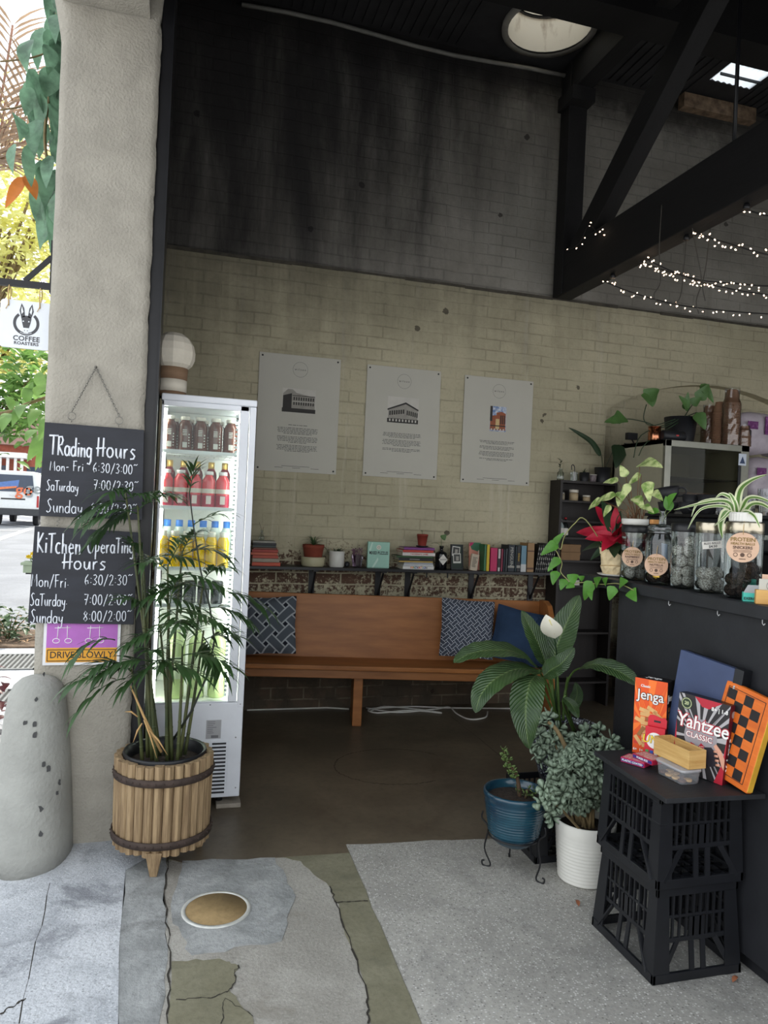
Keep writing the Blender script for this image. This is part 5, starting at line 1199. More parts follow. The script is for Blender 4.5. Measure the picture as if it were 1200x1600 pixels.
# ------------------------------------------------------------------ plants on the counter
M_LEAFG = mat('fresh_leaf', (92, 148, 58), .4, var=.2, scale=14, tl=.22); M_STEMG = mat('green_stem', (110, 130, 70), .5)
M_REDL = mat('red_bract', (176, 26, 52), .55, var=.2, scale=20, tl=.15); M_DKL = mat('deep_leaf', (38, 58, 36), .45, var=.2)
q = P(944, 900, 'X', 2.0)
po = thing('poinsettia', 'red poinsettia wrapped in crinkled cream paper on a white saucer', 'potted plant', (2.0, 3.03, LZ)); OP = V(po.location)
MB().lathe([(.06, 0), (.078, .006), (.084, .012)], n=28).build('saucer', mat('white_ceramic', (206, 204, 198)), po)
wp = MB(); n = 30; vs = []; fs = []; rnd = random.Random(8)
for i in range(9):
    z_ = .012+.120*i/8; r_ = [.058, .064, .068, .063, .066, .070, .073, .072, .076][i]
    for k in range(n): vs.append((r_*(1+rnd.uniform(-.07, .07))*math.cos(2*PI*k/n), r_*(1+rnd.uniform(-.07, .07))*math.sin(2*PI*k/n), z_+(rnd.uniform(-.01, .012) if i == 8 else 0)))
for i in range(8):
    for k in range(n): fs.append((i*n+k, i*n+(k+1) % n, (i+1)*n+(k+1) % n, (i+1)*n+k))
wp.add(vs, fs, 0, False); wp.build('paper_wrap', mat('cream_wrap', (222, 202, 162), .75, var=.1, scale=18), po)
MB().tube([(.069*math.cos(a), .069*math.sin(a), .05+.004*math.sin(a*2)) for a in [2*PI*i/24 for i in range(24)]], .0016, 5, closed=True).build('twine', mat('jute', (190, 160, 110)), po)
sm_ = MB(); rl = MB(); dl = MB(); top = V((0, 0, .20))
def WX(px, py, X, o): return P(px, py, 'X', X) - o
for px, py, X, w in ((900, 832, 1.93, .06), (914, 842, 1.90, .055), (940, 862, 1.88, .055), (958, 848, 1.90, .06), (972, 822, 1.94, .06), (962, 790, 1.98, .045), (930, 790, 2.0, .045), (994, 806, 2.0, .03), (925, 826, 1.94, .05), (978, 838, 1.95, .05), (985, 855, 1.97, .05)):
    tp = WX(px, py, X, OP); rl.leaf(top*.95+(tp-top)*.08, tp, w*1.12, kind='ovate', bend=.06, up=(-.6, -.6, .5), fold=.3)
for px, py, X, w in ((908, 862, 1.93, .05), (922, 876, 1.90, .045), (960, 872, 1.90, .05), (940, 780, 2.0, .04), (970, 796, 2.0, .04), (975, 872, 1.95, .05), (935, 800, 2.02, .04)):
    tp = WX(px, py, X, OP); dl.leaf(top*.8, tp, w*1.3, kind='ovate', bend=.06, up=(-.5, -.4, .8))
for k in range(6): a = k*PI/3; sm_.tube([(.01*math.cos(a), .01*math.sin(a), .06), (.02*math.cos(a), .02*math.sin(a), .13), (.012*math.cos(a), .012*math.sin(a), .2)], .0022, 5)
dl.leaf(top, WX(971, 800, 1.97, OP), .03, kind='ovate', up=(-.5, -.4, .8))
sm_.build('stems', M_STEMG, po); rl.build('red_bracts', M_REDL, po); dl.build('leaves', M_DKL, po)
# syngonium on the first jar
M_VAR = mat('variegated_leaf', (120, 152, 76), .45, var=0, rgb2=(214, 224, 158), scale=26, contrast=(.4, .58), tl=.2)
sy = thing('arrowhead_plant', 'pale variegated arrowhead plant in a white dish on the black-lidded jar', 'potted plant', V(j1.location)+V((0, 0, .246))); OS = V(sy.location)
MB().lathe([(.05, 0), (.058, .004), (.059, .026), (.055, .028), (.053, .02)], n=28, cap=False).build('dish', mat('white_ceramic', (206, 204, 198)), sy); MB().lathe([(.053, .018), (0, .02)], n=20, cap=False).build('soil', M_SOIL, sy)
sm_ = MB(); lf = MB(); b0 = V((0, 0, .02)); rnd = random.Random(4)
for px, py, X, w, dx, dy in ((1000, 725, 1.98, .075, 24, 4), (985, 756, 1.94, .05, -10, 20), (962, 775, 1.92, .055, -22, 8), (940, 782, 1.92, .055, -14, 10), (1012, 752, 1.96, .055, 2, 22), (1018, 768, 1.97, .045, 12, 10), (972, 768, 1.96, .05, -4, 16), (992, 776, 1.95, .05, 10, 14), (966, 752, 2.0, .045, -16, 2), (1002, 742, 2.0, .05, -14, 12), (955, 790, 1.95, .04, -8, 12), (1004, 790, 1.95, .04, 12, 8), (978, 745, 2.03, .045, -6, -12)):
    a = WX(px, py, X, OS); e = WX(px+dx*1.5, py+dy*1.5, X-.015, OS); mid = b0.lerp(a, .5) + V((rnd.uniform(-.01, .01), rnd.uniform(-.01, .01), .012))
    sm_.tube([b0+V((rnd.uniform(-.02, .02), rnd.uniform(-.02, .02), 0)), mid, a], .0016, 5); lf.leaf(a, e, w, up=(-.6, -.5, .6), kind='heart', bend=.08, fold=.12)
for k in range(16): a = rnd.uniform(0, 2*PI); sm_.tube([(.03*math.cos(a), .03*math.sin(a), .018), (.034*math.cos(a)+rnd.uniform(-.01, .01), .034*math.sin(a), rnd.uniform(.04, .08))], .0018, 5, 1 if False else 0)
sm_.build('stems', mat('red_brown_stem', (110, 78, 52), .6, var=.2), sy); lf.build('leaves', M_VAR, sy)
# cutting in a little bottle on the clamp jar
cu = thing('cutting_bottle', 'tiny clear bottle with a pothos cutting on the clamp jar lid', 'vase', V(j2.location)+V((.0, 0, .2535))); OC = V(cu.location)
MB().lathe([(.014, .001), (.015, .004), (.015, .038), (.011, .046), (.011, .056)], n=16, cap=False).build('bottle', M_JAR, cu)
lf = MB(); s_ = MB(); b0 = V((0, 0, .01))
for px, py, ex, ey, w in ((1030, 800, 1012, 800, .035), (1042, 795, 1058, 770, .05), (1048, 798, 1040, 775, .04)):
    a = WX(px, py, 1.975, OC); e = WX(ex, ey, 1.96, OC); s_.tube([b0, b0.lerp(a, .6)+V((0, 0, .01)), a], .0014, 5); lf.leaf(a, e, w, up=(-.6, -.5, .5), kind='ovate', bend=.08)
s_.build('stem', M_STEMG, cu); lf.build('leaves', M_LEAFG, cu)
tag(MB().box(-.016, .016, -.012, .012, 0, .02).build('cork', mat('cork', (196, 140, 84), .9, var=.15, scale=60), loc=V(j2.location)+V((-.012, .04, .2535)), bevel=.003), 'small cork block behind the tiny cutting bottle', 'cork')
# spider plant on the tallest jar
sp_ = thing('spider_plant', 'striped spider plant in a white ribbed pot on the tallest jar', 'potted plant', V(j5.location)+V((0, 0, .276))); OS = V(sp_.location)
rb = MB(); n = 64; prf = [(.050, 0), (.053, .003), (.053, .03), (.050, .034)]
vs = []; fs = []
for r_, z_ in prf:
    for k in range(n): rr = r_*(1+.02*(k % 2)); vs.append((rr*math.cos(2*PI*k/n), rr*math.sin(2*PI*k/n), z_))
for i in range(3):
    for k in range(n): fs.append((i*n+k, i*n+(k+1) % n, (i+1)*n+(k+1) % n, (i+1)*n+k))
rb.add(vs, fs, 0, False); rb.build('pot', mat('ribbed_white', (224, 222, 214), .4, var=.03), sp_); MB().lathe([(.05, .03), (0, .034)], n=20, cap=False).build('soil', M_SOIL, sp_)
M_SPI = bpy.data.materials.new('spider_leaf'); M_SPI.use_nodes = True; nt, N, L, b = nodes_of(M_SPI); uvn = N('ShaderNodeUVMap'); spx = N('ShaderNodeSeparateXYZ'); L(uvn.outputs[0], spx.inputs[0])
L(mixc(nt, step(nt, math_n(nt, 'ABSOLUTE', spx.outputs[0]), .42, .5), lin((96, 132, 62)), lin((222, 226, 190))), b.inputs['Base Color']); b.inputs['Roughness'].default_value = .4
lf = MB()
def arc_leaf(mb, pts, w):
    """a strap leaf running along a curve"""
    pts = [V(p) for p in pts]; out = []
    for i in range(len(pts)-1):
        for k in range(6):
            t = k/6; p0, p1, p2, p3 = pts[max(0, i-1)], pts[i], pts[i+1], pts[min(len(pts)-1, i+2)]
            out.append(.5*((2*p1)+(p2-p0)*t+(2*p0-5*p1+4*p2-p3)*t*t+(3*p1-p0-3*p2+p3)*t**3))
    out.append(pts[-1]); m = len(out); vs = []; fs = []; uvs = []
    for i, p in enumerate(out):
        d_ = (out[min(i+1, m-1)]-out[max(i-1, 0)]).normalized(); t = i/(m-1); sd = d_.cross(V((-.6, -.75, .25))); sd = sd.normalized() if sd.length > .01 else V((1, 0, 0)); nn = sd.cross(d_); hw = w/2*min(1, .45+t*4)*(1-t**3)
        vs += [p-sd*hw+nn*hw*.4, p-sd*hw*.5+nn*hw*.1, p, p+sd*hw*.5+nn*hw*.1, p+sd*hw+nn*hw*.4]
    for i in range(m-1):
        for k in range(4):
            fs.append((i*5+k, i*5+k+1, i*5+k+6, i*5+k+5)); u = (-1, -.5, 0, .5, 1); uvs.append([(u[k], i/m), (u[k+1], i/m), (u[k+1], (i+1)/m), (u[k], (i+1)/m)])
    mb.add(vs, fs, 0, True, uvs)
c0 = WX(1152, 812, 1.985, OS)
for pts, w in (([(1152, 812), (1155, 770), (1172, 752), (1200, 741)], .026), ([(1150, 812), (1140, 786), (1110, 784), (1052, 797)], .02), ([(1150, 812), (1135, 792), (1095, 796), (1074, 828)], .014), ([(1148, 812), (1134, 800), (1126, 820), (1129, 842)], .03), ([(1150, 812), (1148, 785), (1130, 772), (1118, 778)], .018), ([(1155, 812), (1172, 790), (1190, 788), (1210, 800)], .022), ([(1154, 812), (1166, 782), (1185, 778), (1215, 790)], .02),
        ([(1149, 812), (1142, 800), (1132, 808), (1116, 822)], .014), ([(1156, 812), (1164, 800), (1178, 806), (1188, 826)], .018), ([(1151, 812), (1130, 782), (1092, 786), (1080, 808)], .012), ([(1152, 812), (1150, 790), (1143, 775), (1138, 770)], .018)):
    arc_leaf(lf, [WX(x_, y_, 1.985-.05*i/3, OS) for i, (x_, y_) in enumerate(pts)], w)
lf.build('leaves', M_SPI, sp_)
# trailing pothos over the ledge
vi = thing('trailing_pothos', 'trailing pothos vine with heart leaves hanging over the counter ledge', 'plant', (1.90, 3.08, LZ)); OV = V(vi.location)
MB().lathe([(.028, 0), (.036, .006), (.038, .06), (.034, .06), (.03, .03)], n=20, cap=False).xf(Matrix.Translation((.22, .0, 0))).build('pot', M_BLACK, vi)
def vp(px, py): return P(px, py, 'X', 1.868 if px > 905 else 1.85-.0022*(905-px)) - OV
M_VINE = mat('vine_stem', (150, 150, 96), .5, var=.2)
def smooth(pts, k_=5):
    out = []
    for i in range(len(pts)-1):
        for k in range(k_):
            t = k/k_; p0, p1, p2, p3 = pts[max(0, i-1)], pts[i], pts[i+1], pts[min(len(pts)-1, i+2)]
            out.append(.5*((2*p1)+(p2-p0)*t+(2*p0-5*p1+4*p2-p3)*t*t+(3*p1-p0-3*p2+p3)*t**3))
    return out+[pts[-1]]
MB().tube(smooth([V((.22, .0, .05)), V((.12, .02, .09)), vp(915, 812), vp(898, 818), vp(882, 838), vp(876, 858), vp(868, 850), vp(864, 852)]), .0026, 6).build('vine', M_VINE, vi)
MB().tube(smooth([vp(864, 852), vp(872, 866), vp(878, 880), vp(876, 893), vp(884, 903), vp(895, 911), vp(912, 910), vp(940, 913), vp(966, 912), vp(990, 922)]), .0024, 6).build('vine', M_VINE, vi)
lf = MB()
for bx, by, ex, ey, w in ((872, 848, 847, 868, .06), (866, 850, 884, 832, .04), (875, 872, 858, 893, .05), (870, 892, 866, 914, .055), (884, 905, 878, 922, .05), (889, 908, 906, 898, .06), (897, 912, 886, 919, .04), (925, 908, 915, 938, .065), (930, 913, 942, 902, .05), (922, 920, 927, 938, .035), (960, 916, 954, 938, .055), (968, 912, 984, 908, .052), (985, 922, 997, 940, .055), (944, 912, 952, 902, .04), (912, 905, 905, 900, .03)):
    lf.leaf(vp(bx, by), vp(ex, ey)-V((.012, .008, 0)), w, up=(-.8, -.5, .25), kind='heart', bend=.06, fold=.14)
lf.build('leaves', M_LEAFG, vi)

# EXERCISE box, bottle and timber card stand at the frame's edge
q = P(1168, 945, 'X', 1.93)
t = thing('card_box', 'small mint carton printed EXERCISE at the ledge edge', 'box', (1.945, q.y, LZ), CAMYAW)
MB().box(-.028, .028, -.02, .02, 0, .03).build('carton', mat('teal_card', (78, 196, 178), .5, var=.04), t); text('EXERCISE', .0125, M_TXT, t, (0, -.0206, .010), bold=.0003)
MB().add([(-.028, -.02, .03), (.028, -.02, .03), (.028, .02, .055), (-.01, .02, .055)], [(0, 1, 2, 3)]).build('flap', mat('card_grey', (176, 176, 176), .6), t)
q2 = P(1192, 948, 'X', 1.93)
t = thing('mint_bottle', 'little mint green bottle between the carton and the wood stand', 'bottle', (1.985, P(1176, 930, 'X', 1.985).y, LZ)); MB().lathe([(.013, 0), (.014, .003), (.014, .05), (.009, .056)], n=16).build('body', mat('teal_card', (78, 196, 178)), t); MB().lathe([(.0145, .016), (.0145, .044)], n=16, cap=False).build('label', M_POSTER, t); MB().lathe([(.010, .056), (.010, .072), (.008, .074)], n=14).build('cap', mat('teal_cap', (60, 170, 150), .4), t)
t = thing('card_stand', 'pale timber block stand holding white cards at the ledge edge', 'stand', (1.945, q2.y-.02, LZ), CAMYAW)
PINE = mat('pine', (206, 160, 92), .5, var=0, rgb2=(184, 134, 70), scale=3, stretch=(1, 8, 10))
MB().box(-.05, .05, -.018, .018, 0, .048).build('block', PINE, t, bevel=.002); MB().box(-.04, .05, -.002, -.001, .03, .085).build('card', M_POSTER, t); ringpoly(MB(), .0, .062, .016, .0172, y=-.0024, n=20).build('card_print', M_TXT, t); MB().box(-.03, .045, .006, .012, .03, .10).build('rear_card', mat('kraft_tag', (206, 172, 146)), t)

# ------------------------------------------------------------------ coffee machine, cups, glasses behind the jars
bench = thing('back_bench', 'black work bench behind the counter', 'counter', (2.9, 2.9, 0))
MB().box(2.34, 3.0, .4, 3.35, 0, .93).build('body', M_BLACK, bench, world=True); MB().box(2.325, 3.0, .4, 3.37, .93, .96).build('top', M_BLACKSTEEL, bench, world=True, bevel=.004)
cm_ = thing('coffee_machine', 'black espresso machine behind the jars with cups on top', 'coffee machine', (2.62, 2.8, .96)); GUN = mat('gunmetal', (58, 60, 64), .35, metal=.6, var=.08)
MB().box(2.37, 2.92, 2.2, 3.28, .962, 1.40).build('body', M_BLACKSTEEL, cm_, world=True, bevel=.01)
MB().box(2.345, 2.95, 2.18, 3.30, 1.40, 1.54).build('upper_housing', GUN, cm_, world=True, bevel=.01)
MB().box(2.335, 2.96, 2.17, 3.31, 1.54, 1.556).build('cup_tray', M_BLACKSTEEL, cm_, world=True, bevel=.003)
for k, (z_, y0, y1) in enumerate(((1.515, 2.75, 3.2), (1.49, 2.85, 3.15), (1.50, 2.25, 2.5))): MB().box(2.342, 2.348, y0, y1, z_, z_+.006).build('vent_slot', M_BLACK, cm_, world=True)
for y_ in (2.3, 2.42): MB().box(2.336, 2.344, y_, y_+.09, 1.455, 1.475).build('chrome_trim', M_STEEL, cm_, world=True)
M_CUP = mat('matte_black_cup', (38, 38, 41), .55, var=.1)
def cup(label, loc, r=.05, h=.06, rot=(0, 0, 0), ha=0, grp='black cups on the coffee machine', rim=False):
    t = thing('coffee_cup', label, 'cup', loc, rot=rot, group=grp)
    MB().lathe([(r*.5, 0), (r*.55, .003), (r*.85, h*.4), (r, h), (r*.96, h), (r*.8, h*.4), (r*.5, .006), (0, .006)], n=28).build('bowl', M_CUP, t)
    pts = [(r*.88, 0, h*.82), (r*1.25, 0, h*.86), (r*1.5, 0, h*.62), (r*1.3, 0, h*.32), (r*.8, 0, h*.28)]
    MB().tube([Matrix.Rotation(ha, 4, 'Z') @ V(p) for p in smooth([V(p) for p in pts], 4)], .0045, 7).build('handle', M_CUP, t)
    return t
TZ = 1.5565
def MP(px, X): return P(px, 790, 'X', X).y
cup('black cup at the left end of the lower cup row', (2.42, MP(1044, 2.42), TZ), .052, .058, ha=R(-60))
cup('black cup in the middle of the lower cup row', (2.42, MP(1076, 2.42), TZ), .05, .058, ha=R(-50))
cup('wide black cup at the right of the lower cup row', (2.41, MP(1105, 2.41), TZ), .06, .062, ha=R(150))
cup('big black cup tipped on top of the left end of the row', (2.42, MP(1044, 2.42)-.002, TZ+.064), .062, .07, rot=(0, R(-14), R(0)), ha=R(-50))
cup('black cup nested on the middle of the row', (2.50, MP(1080, 2.5), TZ), .045, .10, ha=R(-50)); cup('small black cup behind the wide cup', (2.52, MP(1104, 2.52), TZ), .045, .10, ha=R(-40)); cup('flat black cup at the right, behind the tumblers', (2.55, MP(1136, 2.55), TZ), .055, .09, ha=R(-40))
M_CUTG = mat('cut_glass', (235, 238, 240), .04, var=0, trans=1, ior=1.45)
gp = None
def tumbler(label, loc, r=.036, h=.085, grp='tumblers on the coffee machine'):
    t = thing('glass_tumbler', label, 'glass', loc, group=grp)
    mb = MB(); n = 16; vs = []; fs = []
    for r_, z_ in ((r*.78, 0), (r*.82, .012), (r*.96, h*.7), (r, h), (r*.93, h), (r*.88, h*.6), (r*.72, .016)):
        for k in range(n): rr = r_*(1+(.03 if k % 2 and z_ < h*.75 else 0)); vs.append((rr*math.cos(2*PI*k/n), rr*math.sin(2*PI*k/n), z_))
    for i in range(6):
        for k in range(n): fs.append((i*n+k, i*n+(k+1) % n, (i+1)*n+(k+1) % n, (i+1)*n+k))
    fs += [tuple(reversed(range(n))), tuple(6*n+k for k in range(n))]; mb.add(vs, fs, 0, False); mb.build('glass', M_CUTG, t); return t
g0 = None
for k, px in enumerate((1128, 1142, 1156, 1170)): tumbler('cut-glass tumbler in the row beside the black cups', (2.40, MP(px, 2.40), TZ), .030, .080)
for k, px in enumerate((1138, 1154)): tumbler('cut-glass tumbler in the row beside the black cups', (2.50, MP(px, 2.50), TZ), .030, .078)
tumbler('tall cut-glass tumbler at the picture\'s right edge', (2.38, MP(1197, 2.38), TZ), .034, .112, grp=None)

# ------------------------------------------------------------------ back corner: bookcase, glass-door fridge, cups
M_BC = mat('dark_veneer', (36, 31, 30), .55, var=.2, scale=3, stretch=(6, 6, 1))
bc = thing('bookcase', 'dark brown open bookcase against the wall behind the counter', 'bookcase', (3.28, 5.36, 0)); bx0, bx1, by0, by1 = 2.945, 3.46, 5.27, 5.44
MB().box(bx0, bx0+.02, by0, by1, 0, 1.80).build('side_panel', M_BC, bc, world=True); MB().box(bx1-.02, bx1, by0, by1, 0, 1.80).build('side_panel', M_BC, bc, world=True); MB().box(bx0, bx1, by0, by1, 1.80, 1.82).build('top_board', M_BC, bc, world=True); MB().box(bx0+.02, bx1-.02, by1-.01, by1, 0, 1.80).build('back_board', M_BC, bc, world=True)
BS = (1.66, 1.50, 1.18, .98, .6, .2)
for z_ in BS: MB().box(bx0+.02, bx1-.02, by0+.005, by1-.01, z_-.016, z_).build('shelf', M_BC, bc, world=True)
def BXp(px, Y=5.34): return P(px, 760, 'Y', Y).x
def simple(name, label, cat, loc, parts, grp=None):
    t = thing(name, label, cat, loc, group=grp)
    for nm, mb, m in parts: mb.build(nm, m, t)
    return t
WAX = mat('amber_wax', (176, 156, 124), .6, var=.06)
for lab, px, r, h in (('large cream candle jar on the bookcase\'s upper shelf', 897, .036, .09), ('small cream candle tin at the right of the upper shelf', 917, .03, .05)):
    simple('candle_jar', lab, 'candle', (BXp(px), 5.34, BS[0]), [('wax', MB().lathe([(r, 0), (r, h*.72)], n=20), WAX), ('lid', MB().lathe([(r*1.02, h*.74), (r*1.02, h)], n=20), mat('cream_cap', (222, 214, 200)))])
simple('small_tin', 'slim grey tin at the left of the bookcase upper shelf', 'tin', (BXp(879), 5.33, BS[0]), [('body', MB().lathe([(.016, 0), (.016, .055)], n=16), mat('tin_grey', (150, 140, 122), .5)), ('lid', MB().lathe([(.0165, .055), (.0165, .062)], n=16), M_STEEL)])
for lab, px, c_, c2 in (('clear spirit bottle on the bookcase\'s middle shelf', 878, (150, 160, 160), (60, 60, 60)), ('white-labelled wine bottle on the bookcase\'s middle shelf', 885, (30, 34, 32), (150, 30, 40))):
    simple('bottle', lab, 'bottle', (BXp(px), 5.33, BS[1]-.135), [('glass', MB().lathe([(.024, 0), (.025, .004), (.025, .09), (.010, .118), (.010, .142)], n=18), mat('btl_%d' % px, c_, .15)), ('label', MB().lathe([(.0256, .015), (.0256, .07)], n=18, cap=False), mat('label_white', (226, 224, 218))), ('cap', MB().lathe([(.011, .142), (.011, .158)], n=14), mat('cap_%d' % px, c2, .4))])
MB().box(bx0+.02, bx1-.02, by0+.005, by1-.01, BS[1]-.151, BS[1]-.135).build('shelf', M_BC, bc, world=True)
KR = mat('kraft_box', (128, 100, 72), .85, var=.1)
for lab, z0, h in (('brown kraft box, upper of two in the bookcase', BS[2]+.066, .06), ('brown kraft box, lower of two in the bookcase', BS[2], .064)):
    simple('kraft_box', lab, 'box', (BXp(891), 5.345, z0), [('body', MB().box(-.085, .085, -.06, .06, 0, h*.7), KR), ('lid', MB().box(-.088, .088, -.062, .062, h*.7, h), KR)])
simple('document_tray', 'white flat tray on the low bookcase shelf beside the vine', 'tray', (BXp(890), 5.34, BS[3]), [('tray', MB().box(-.09, .09, -.06, .06, 0, .035), mat('white_ceramic', (206, 204, 198))), ('front_edge', MB().box(-.092, .092, -.063, -.06, .0, .04), M_POSTER)])
TB = 1.8205
t = thing('glass_bottle', 'little clear bottle with a twig at the left on top of the bookcase', 'vase', (BXp(876), 5.35, TB)); MB().lathe([(.026, .001), (.028, .006), (.028, .06), (.014, .075), (.014, .095)], n=18, cap=False).build('bottle', M_JAR, t); s_ = MB(); s_.tube([(0, 0, .02), (-.008, 0, .12), (.0, 0, .17)], .0015, 4)
for k in range(9): s_.leaf((-.004, 0, .10+.008*k), (-.004+random.uniform(-.05, .04), random.uniform(-.02, .02), .115+.009*k), .014, n=4)
s_.build('twig', M_DKL, t)
t = thing('glass_cup', 'clear glass beaker with a black bent straw on the bookcase', 'glass', (BXp(897), 5.35, TB)); MB().lathe([(.026, .001), (.026, .004), (.03, .075)], n=18, cap=False).build('beaker', M_JAR, t); MB().tube(smooth([V(p) for p in ((0, 0, .01), (.004, 0, .10), (-.008, 0, .13), (-.024, 0, .125), (-.022, 0, .09))], 4), .004, 6).build('straw', M_BLACK, t)
t = thing('black_tub', 'small black tub pot on top of the bookcase, between glass and patterned pot', 'pot', (BXp(913), 5.35, TB)); MB().lathe([(.034, 0), (.042, .075), (.040, .075), (.036, .05)], n=20, cap=False).build('pot', M_BLACK, t); l_ = MB()
for k in range(5): l_.leaf((0, 0, .06), (random.uniform(-.03, .04), 0, random.uniform(.09, .125)), .012, n=4)
l_.build('leaves', M_DKL, t)
simple('patterned_pot', 'small speckled lilac pot on top of the bookcase', 'pot', (BXp(925), 5.33, TB), [('pot', MB().lathe([(.024, 0), (.03, .06), (.027, .06)], n=18), mat('speckle_lilac', (90, 80, 86), .6, var=0, rgb2=(150, 138, 140), scale=90)), ('rim', MB().lathe([(.031, .056), (.031, .062)], n=18, cap=False), M_POSTER)])
t = thing('potted_plant', 'black pot with two big dark leaves on top of the bookcase', 'potted plant', (BXp(941), 5.345, TB)); OB = V(t.location); MB().lathe([(.055, 0), (.066, .125), (.062, .125), (.058, .09)], n=26, cap=False).build('pot', M_BLACK, t); MB().lathe([(.06, .11), (0, .112)], n=18, cap=False).build('soil', M_SOIL, t)
l_ = MB(); WY = lambda px, py, Y: P(px, py, 'Y', Y)-OB
l_.tube(smooth([V((0, 0, .11)), WY(940, 715, 5.3), WY(935, 705, 5.3)]), .003, 5); arc_leaf(l_, [WY(938, 712, 5.3), WY(925, 692, 5.28), WY(905, 678, 5.26), WY(888, 668, 5.25)], .045); l_.leaf(WY(968, 695, 5.25), WY(962, 732, 5.2), .14, up=(-.2, -.9, .2), kind='heart', bend=.05); l_.tube(smooth([V((.02, 0, .11)), WY(960, 700, 5.3), WY(968, 695, 5.25)]), .003, 5)
l_.build('leaves', M_DKL, t)
# glass-door fridge on a stand
DX0, DX1, DY0, DY1, DZ0, DZ1 = 3.48, 4.235, 4.70, 5.38, 1.35, 2.135
sdg = thing('fridge_stand', 'dark cabinet carrying the small glass-door fridge', 'cabinet', (3.85, 5.05, 0)); MB().box(3.63, 4.6, 4.72, 5.26, 0, 1.31).build('carcass', M_BLACK, sdg, world=True); MB().box(3.62, 4.62, 4.68, 5.265, 1.31, 1.345).build('top_board', M_BLACKSTEEL, sdg, world=True)
dfg = thing('glass_door_fridge', 'small grey glass-door bar fridge with cups stacked on top', 'fridge', (3.85, 5.05, 1.346)); OLG = mat('warm_grey_enamel', (176, 172, 150), .4, var=.05); ALU = mat('aluminium', (140, 140, 130), .4, metal=.7, var=.06)
ca = MB(); ca.box(DX0, DX0+.03, DY0+.03, DY1, DZ0, DZ1).box(DX1-.03, DX1, DY0+.03, DY1, DZ0, DZ1).box(DX0, DX1, DY0+.03, DY1, DZ1-.03, DZ1).box(DX0, DX1, DY0+.03, DY1, DZ0, DZ0+.04).box(DX0, DX1, DY1-.03, DY1, DZ0, DZ1)
ca.build('cabinet', OLG, dfg, world=True); dm = MB().box(DX0, DX0+.055, DY0, DY0+.03, DZ0, DZ1).box(DX1-.075, DX1, DY0, DY0+.03, DZ0, DZ1).box(DX0, DX1, DY0, DY0+.03, DZ1-.05, DZ1).box(DX0, DX1, DY0, DY0+.03, DZ0, DZ0+.06)
dd = dm.build('door', ALU, dfg, world=True, bevel=.004); MB().box(DX0+.05, DX1-.07, DY0+.012, DY0+.018, DZ0+.05, DZ1-.045).build('door_glass', M_PANE2, dd, world=True); MB().box(DX1-.10, DX1-.074, DY0-.004, DY0+.004, DZ0+.06, DZ1-.16).build('handle_recess', M_BLACK, dd, world=True)
o_ = MB().box(DX1-.10, DX1-.03, DY0-.0035, DY0-.001, DZ1-.155, DZ1-.065).build('sticker', mat('sticker_blue', (196, 204, 216), .5, var=0), dd, world=True); wl = world_loc(o_)
MB().prism([(DX1-.09-wl.x, DZ1-.14-wl.z), (DX1-.04-wl.x, DZ1-.14-wl.z), (DX1-.065-wl.x, DZ1-.085-wl.z)], DY0-.0042-wl.y, DY0-.003-wl.y, 'Y').build('triangle_mark', mat('sticker_navy', (50, 66, 100), .5, var=0), o_) if False else MB().prism([(DX1-.09, DZ1-.14), (DX1-.04, DZ1-.14), (DX1-.065, DZ1-.085)], DY0-.0042, DY0-.003, 'Y').build('triangle_mark', mat('sticker_navy', (50, 66, 100), .5, var=0), dd, world=True)
text('Quirks', .05, mat('faint_print', (120, 120, 116), .5, var=0), dd, (DX0+.13-dfg.location.x, DY0+.011-dfg.location.y, DZ1-.085-dfg.location.z), align='LEFT', sx=.9) if False else None
for z_ in (1.62, 1.86): MB().box(DX0+.03, DX1-.03, DY0+.06, DY1-.04, z_, z_+.006).build('glass_shelf', mat('shelf_dark', (66, 64, 58), .4), dfg, world=True)
TF = DZ1+.001
simple('milk_crate_box', 'brown carton inside the small glass-door fridge', 'carton', (3.95, 5.0, 1.627), [('carton', MB().box(-.12, .12, -.08, .08, 0, .12), mat('brown_carton', (110, 74, 54), .7)), ('carton_lid', MB().box(-.122, .122, -.082, .082, .12, .135), mat('brown_carton2', (126, 88, 64), .7))])
def TP(px, Y=4.95): return P(px, 690, 'Y', Y).x
simple('copper_pot', 'shiny copper pot on top of the glass-door fridge', 'pot', (TP(1022, 4.85), 4.85, TF), [('pot', MB().lathe([(.045, 0), (.047, .003), (.047, .105), (.044, .105), (.043, .08)], n=24), mat('copper', (190, 128, 96), .25, metal=1, var=.1)), ('rim', MB().tube([(.047*math.cos(a), .047*math.sin(a), .105) for a in [2*PI*i/24 for i in range(24)]], .002, 5, closed=True), mat('copper', (190, 128, 96)))])
simple('radio', 'black portable speaker lying beside the copper pot', 'speaker', (TP(1051, 4.80), 4.80, TF), [('body', MB().lathe([(.03, -.1), (.04, -.09), (.04, .09), (.03, .1)], n=20, M=Matrix.Translation((0, 0, .04)) @ Matrix.Rotation(PI/2, 4, 'Y')), M_BLACK), ('badge', MB().box(.0, .022, -.042, -.039, .035, .047), mat('badge_red', (170, 50, 50), .5))])
simple('power_adaptor', 'black plug adaptor with cable on the arched recess sill', 'adaptor', (TP(992, 5.2), 5.25, TF), [('body', MB().box(-.045, .045, -.02, .02, .045, .10), M_BLACK), ('cord', MB().tube(smooth([V((0, 0, .05)), V((.01, -.02, .02)), V((0, -.03, .006)), V((-.08, -.02, .006))]), .005, 6), M_BLACK)])
t = thing('potted_plant', 'trailing dark green plant in a black pot on the glass-door fridge', 'potted plant', (TP(1062, 4.98), 4.98, TF)); OB = V(t.location)
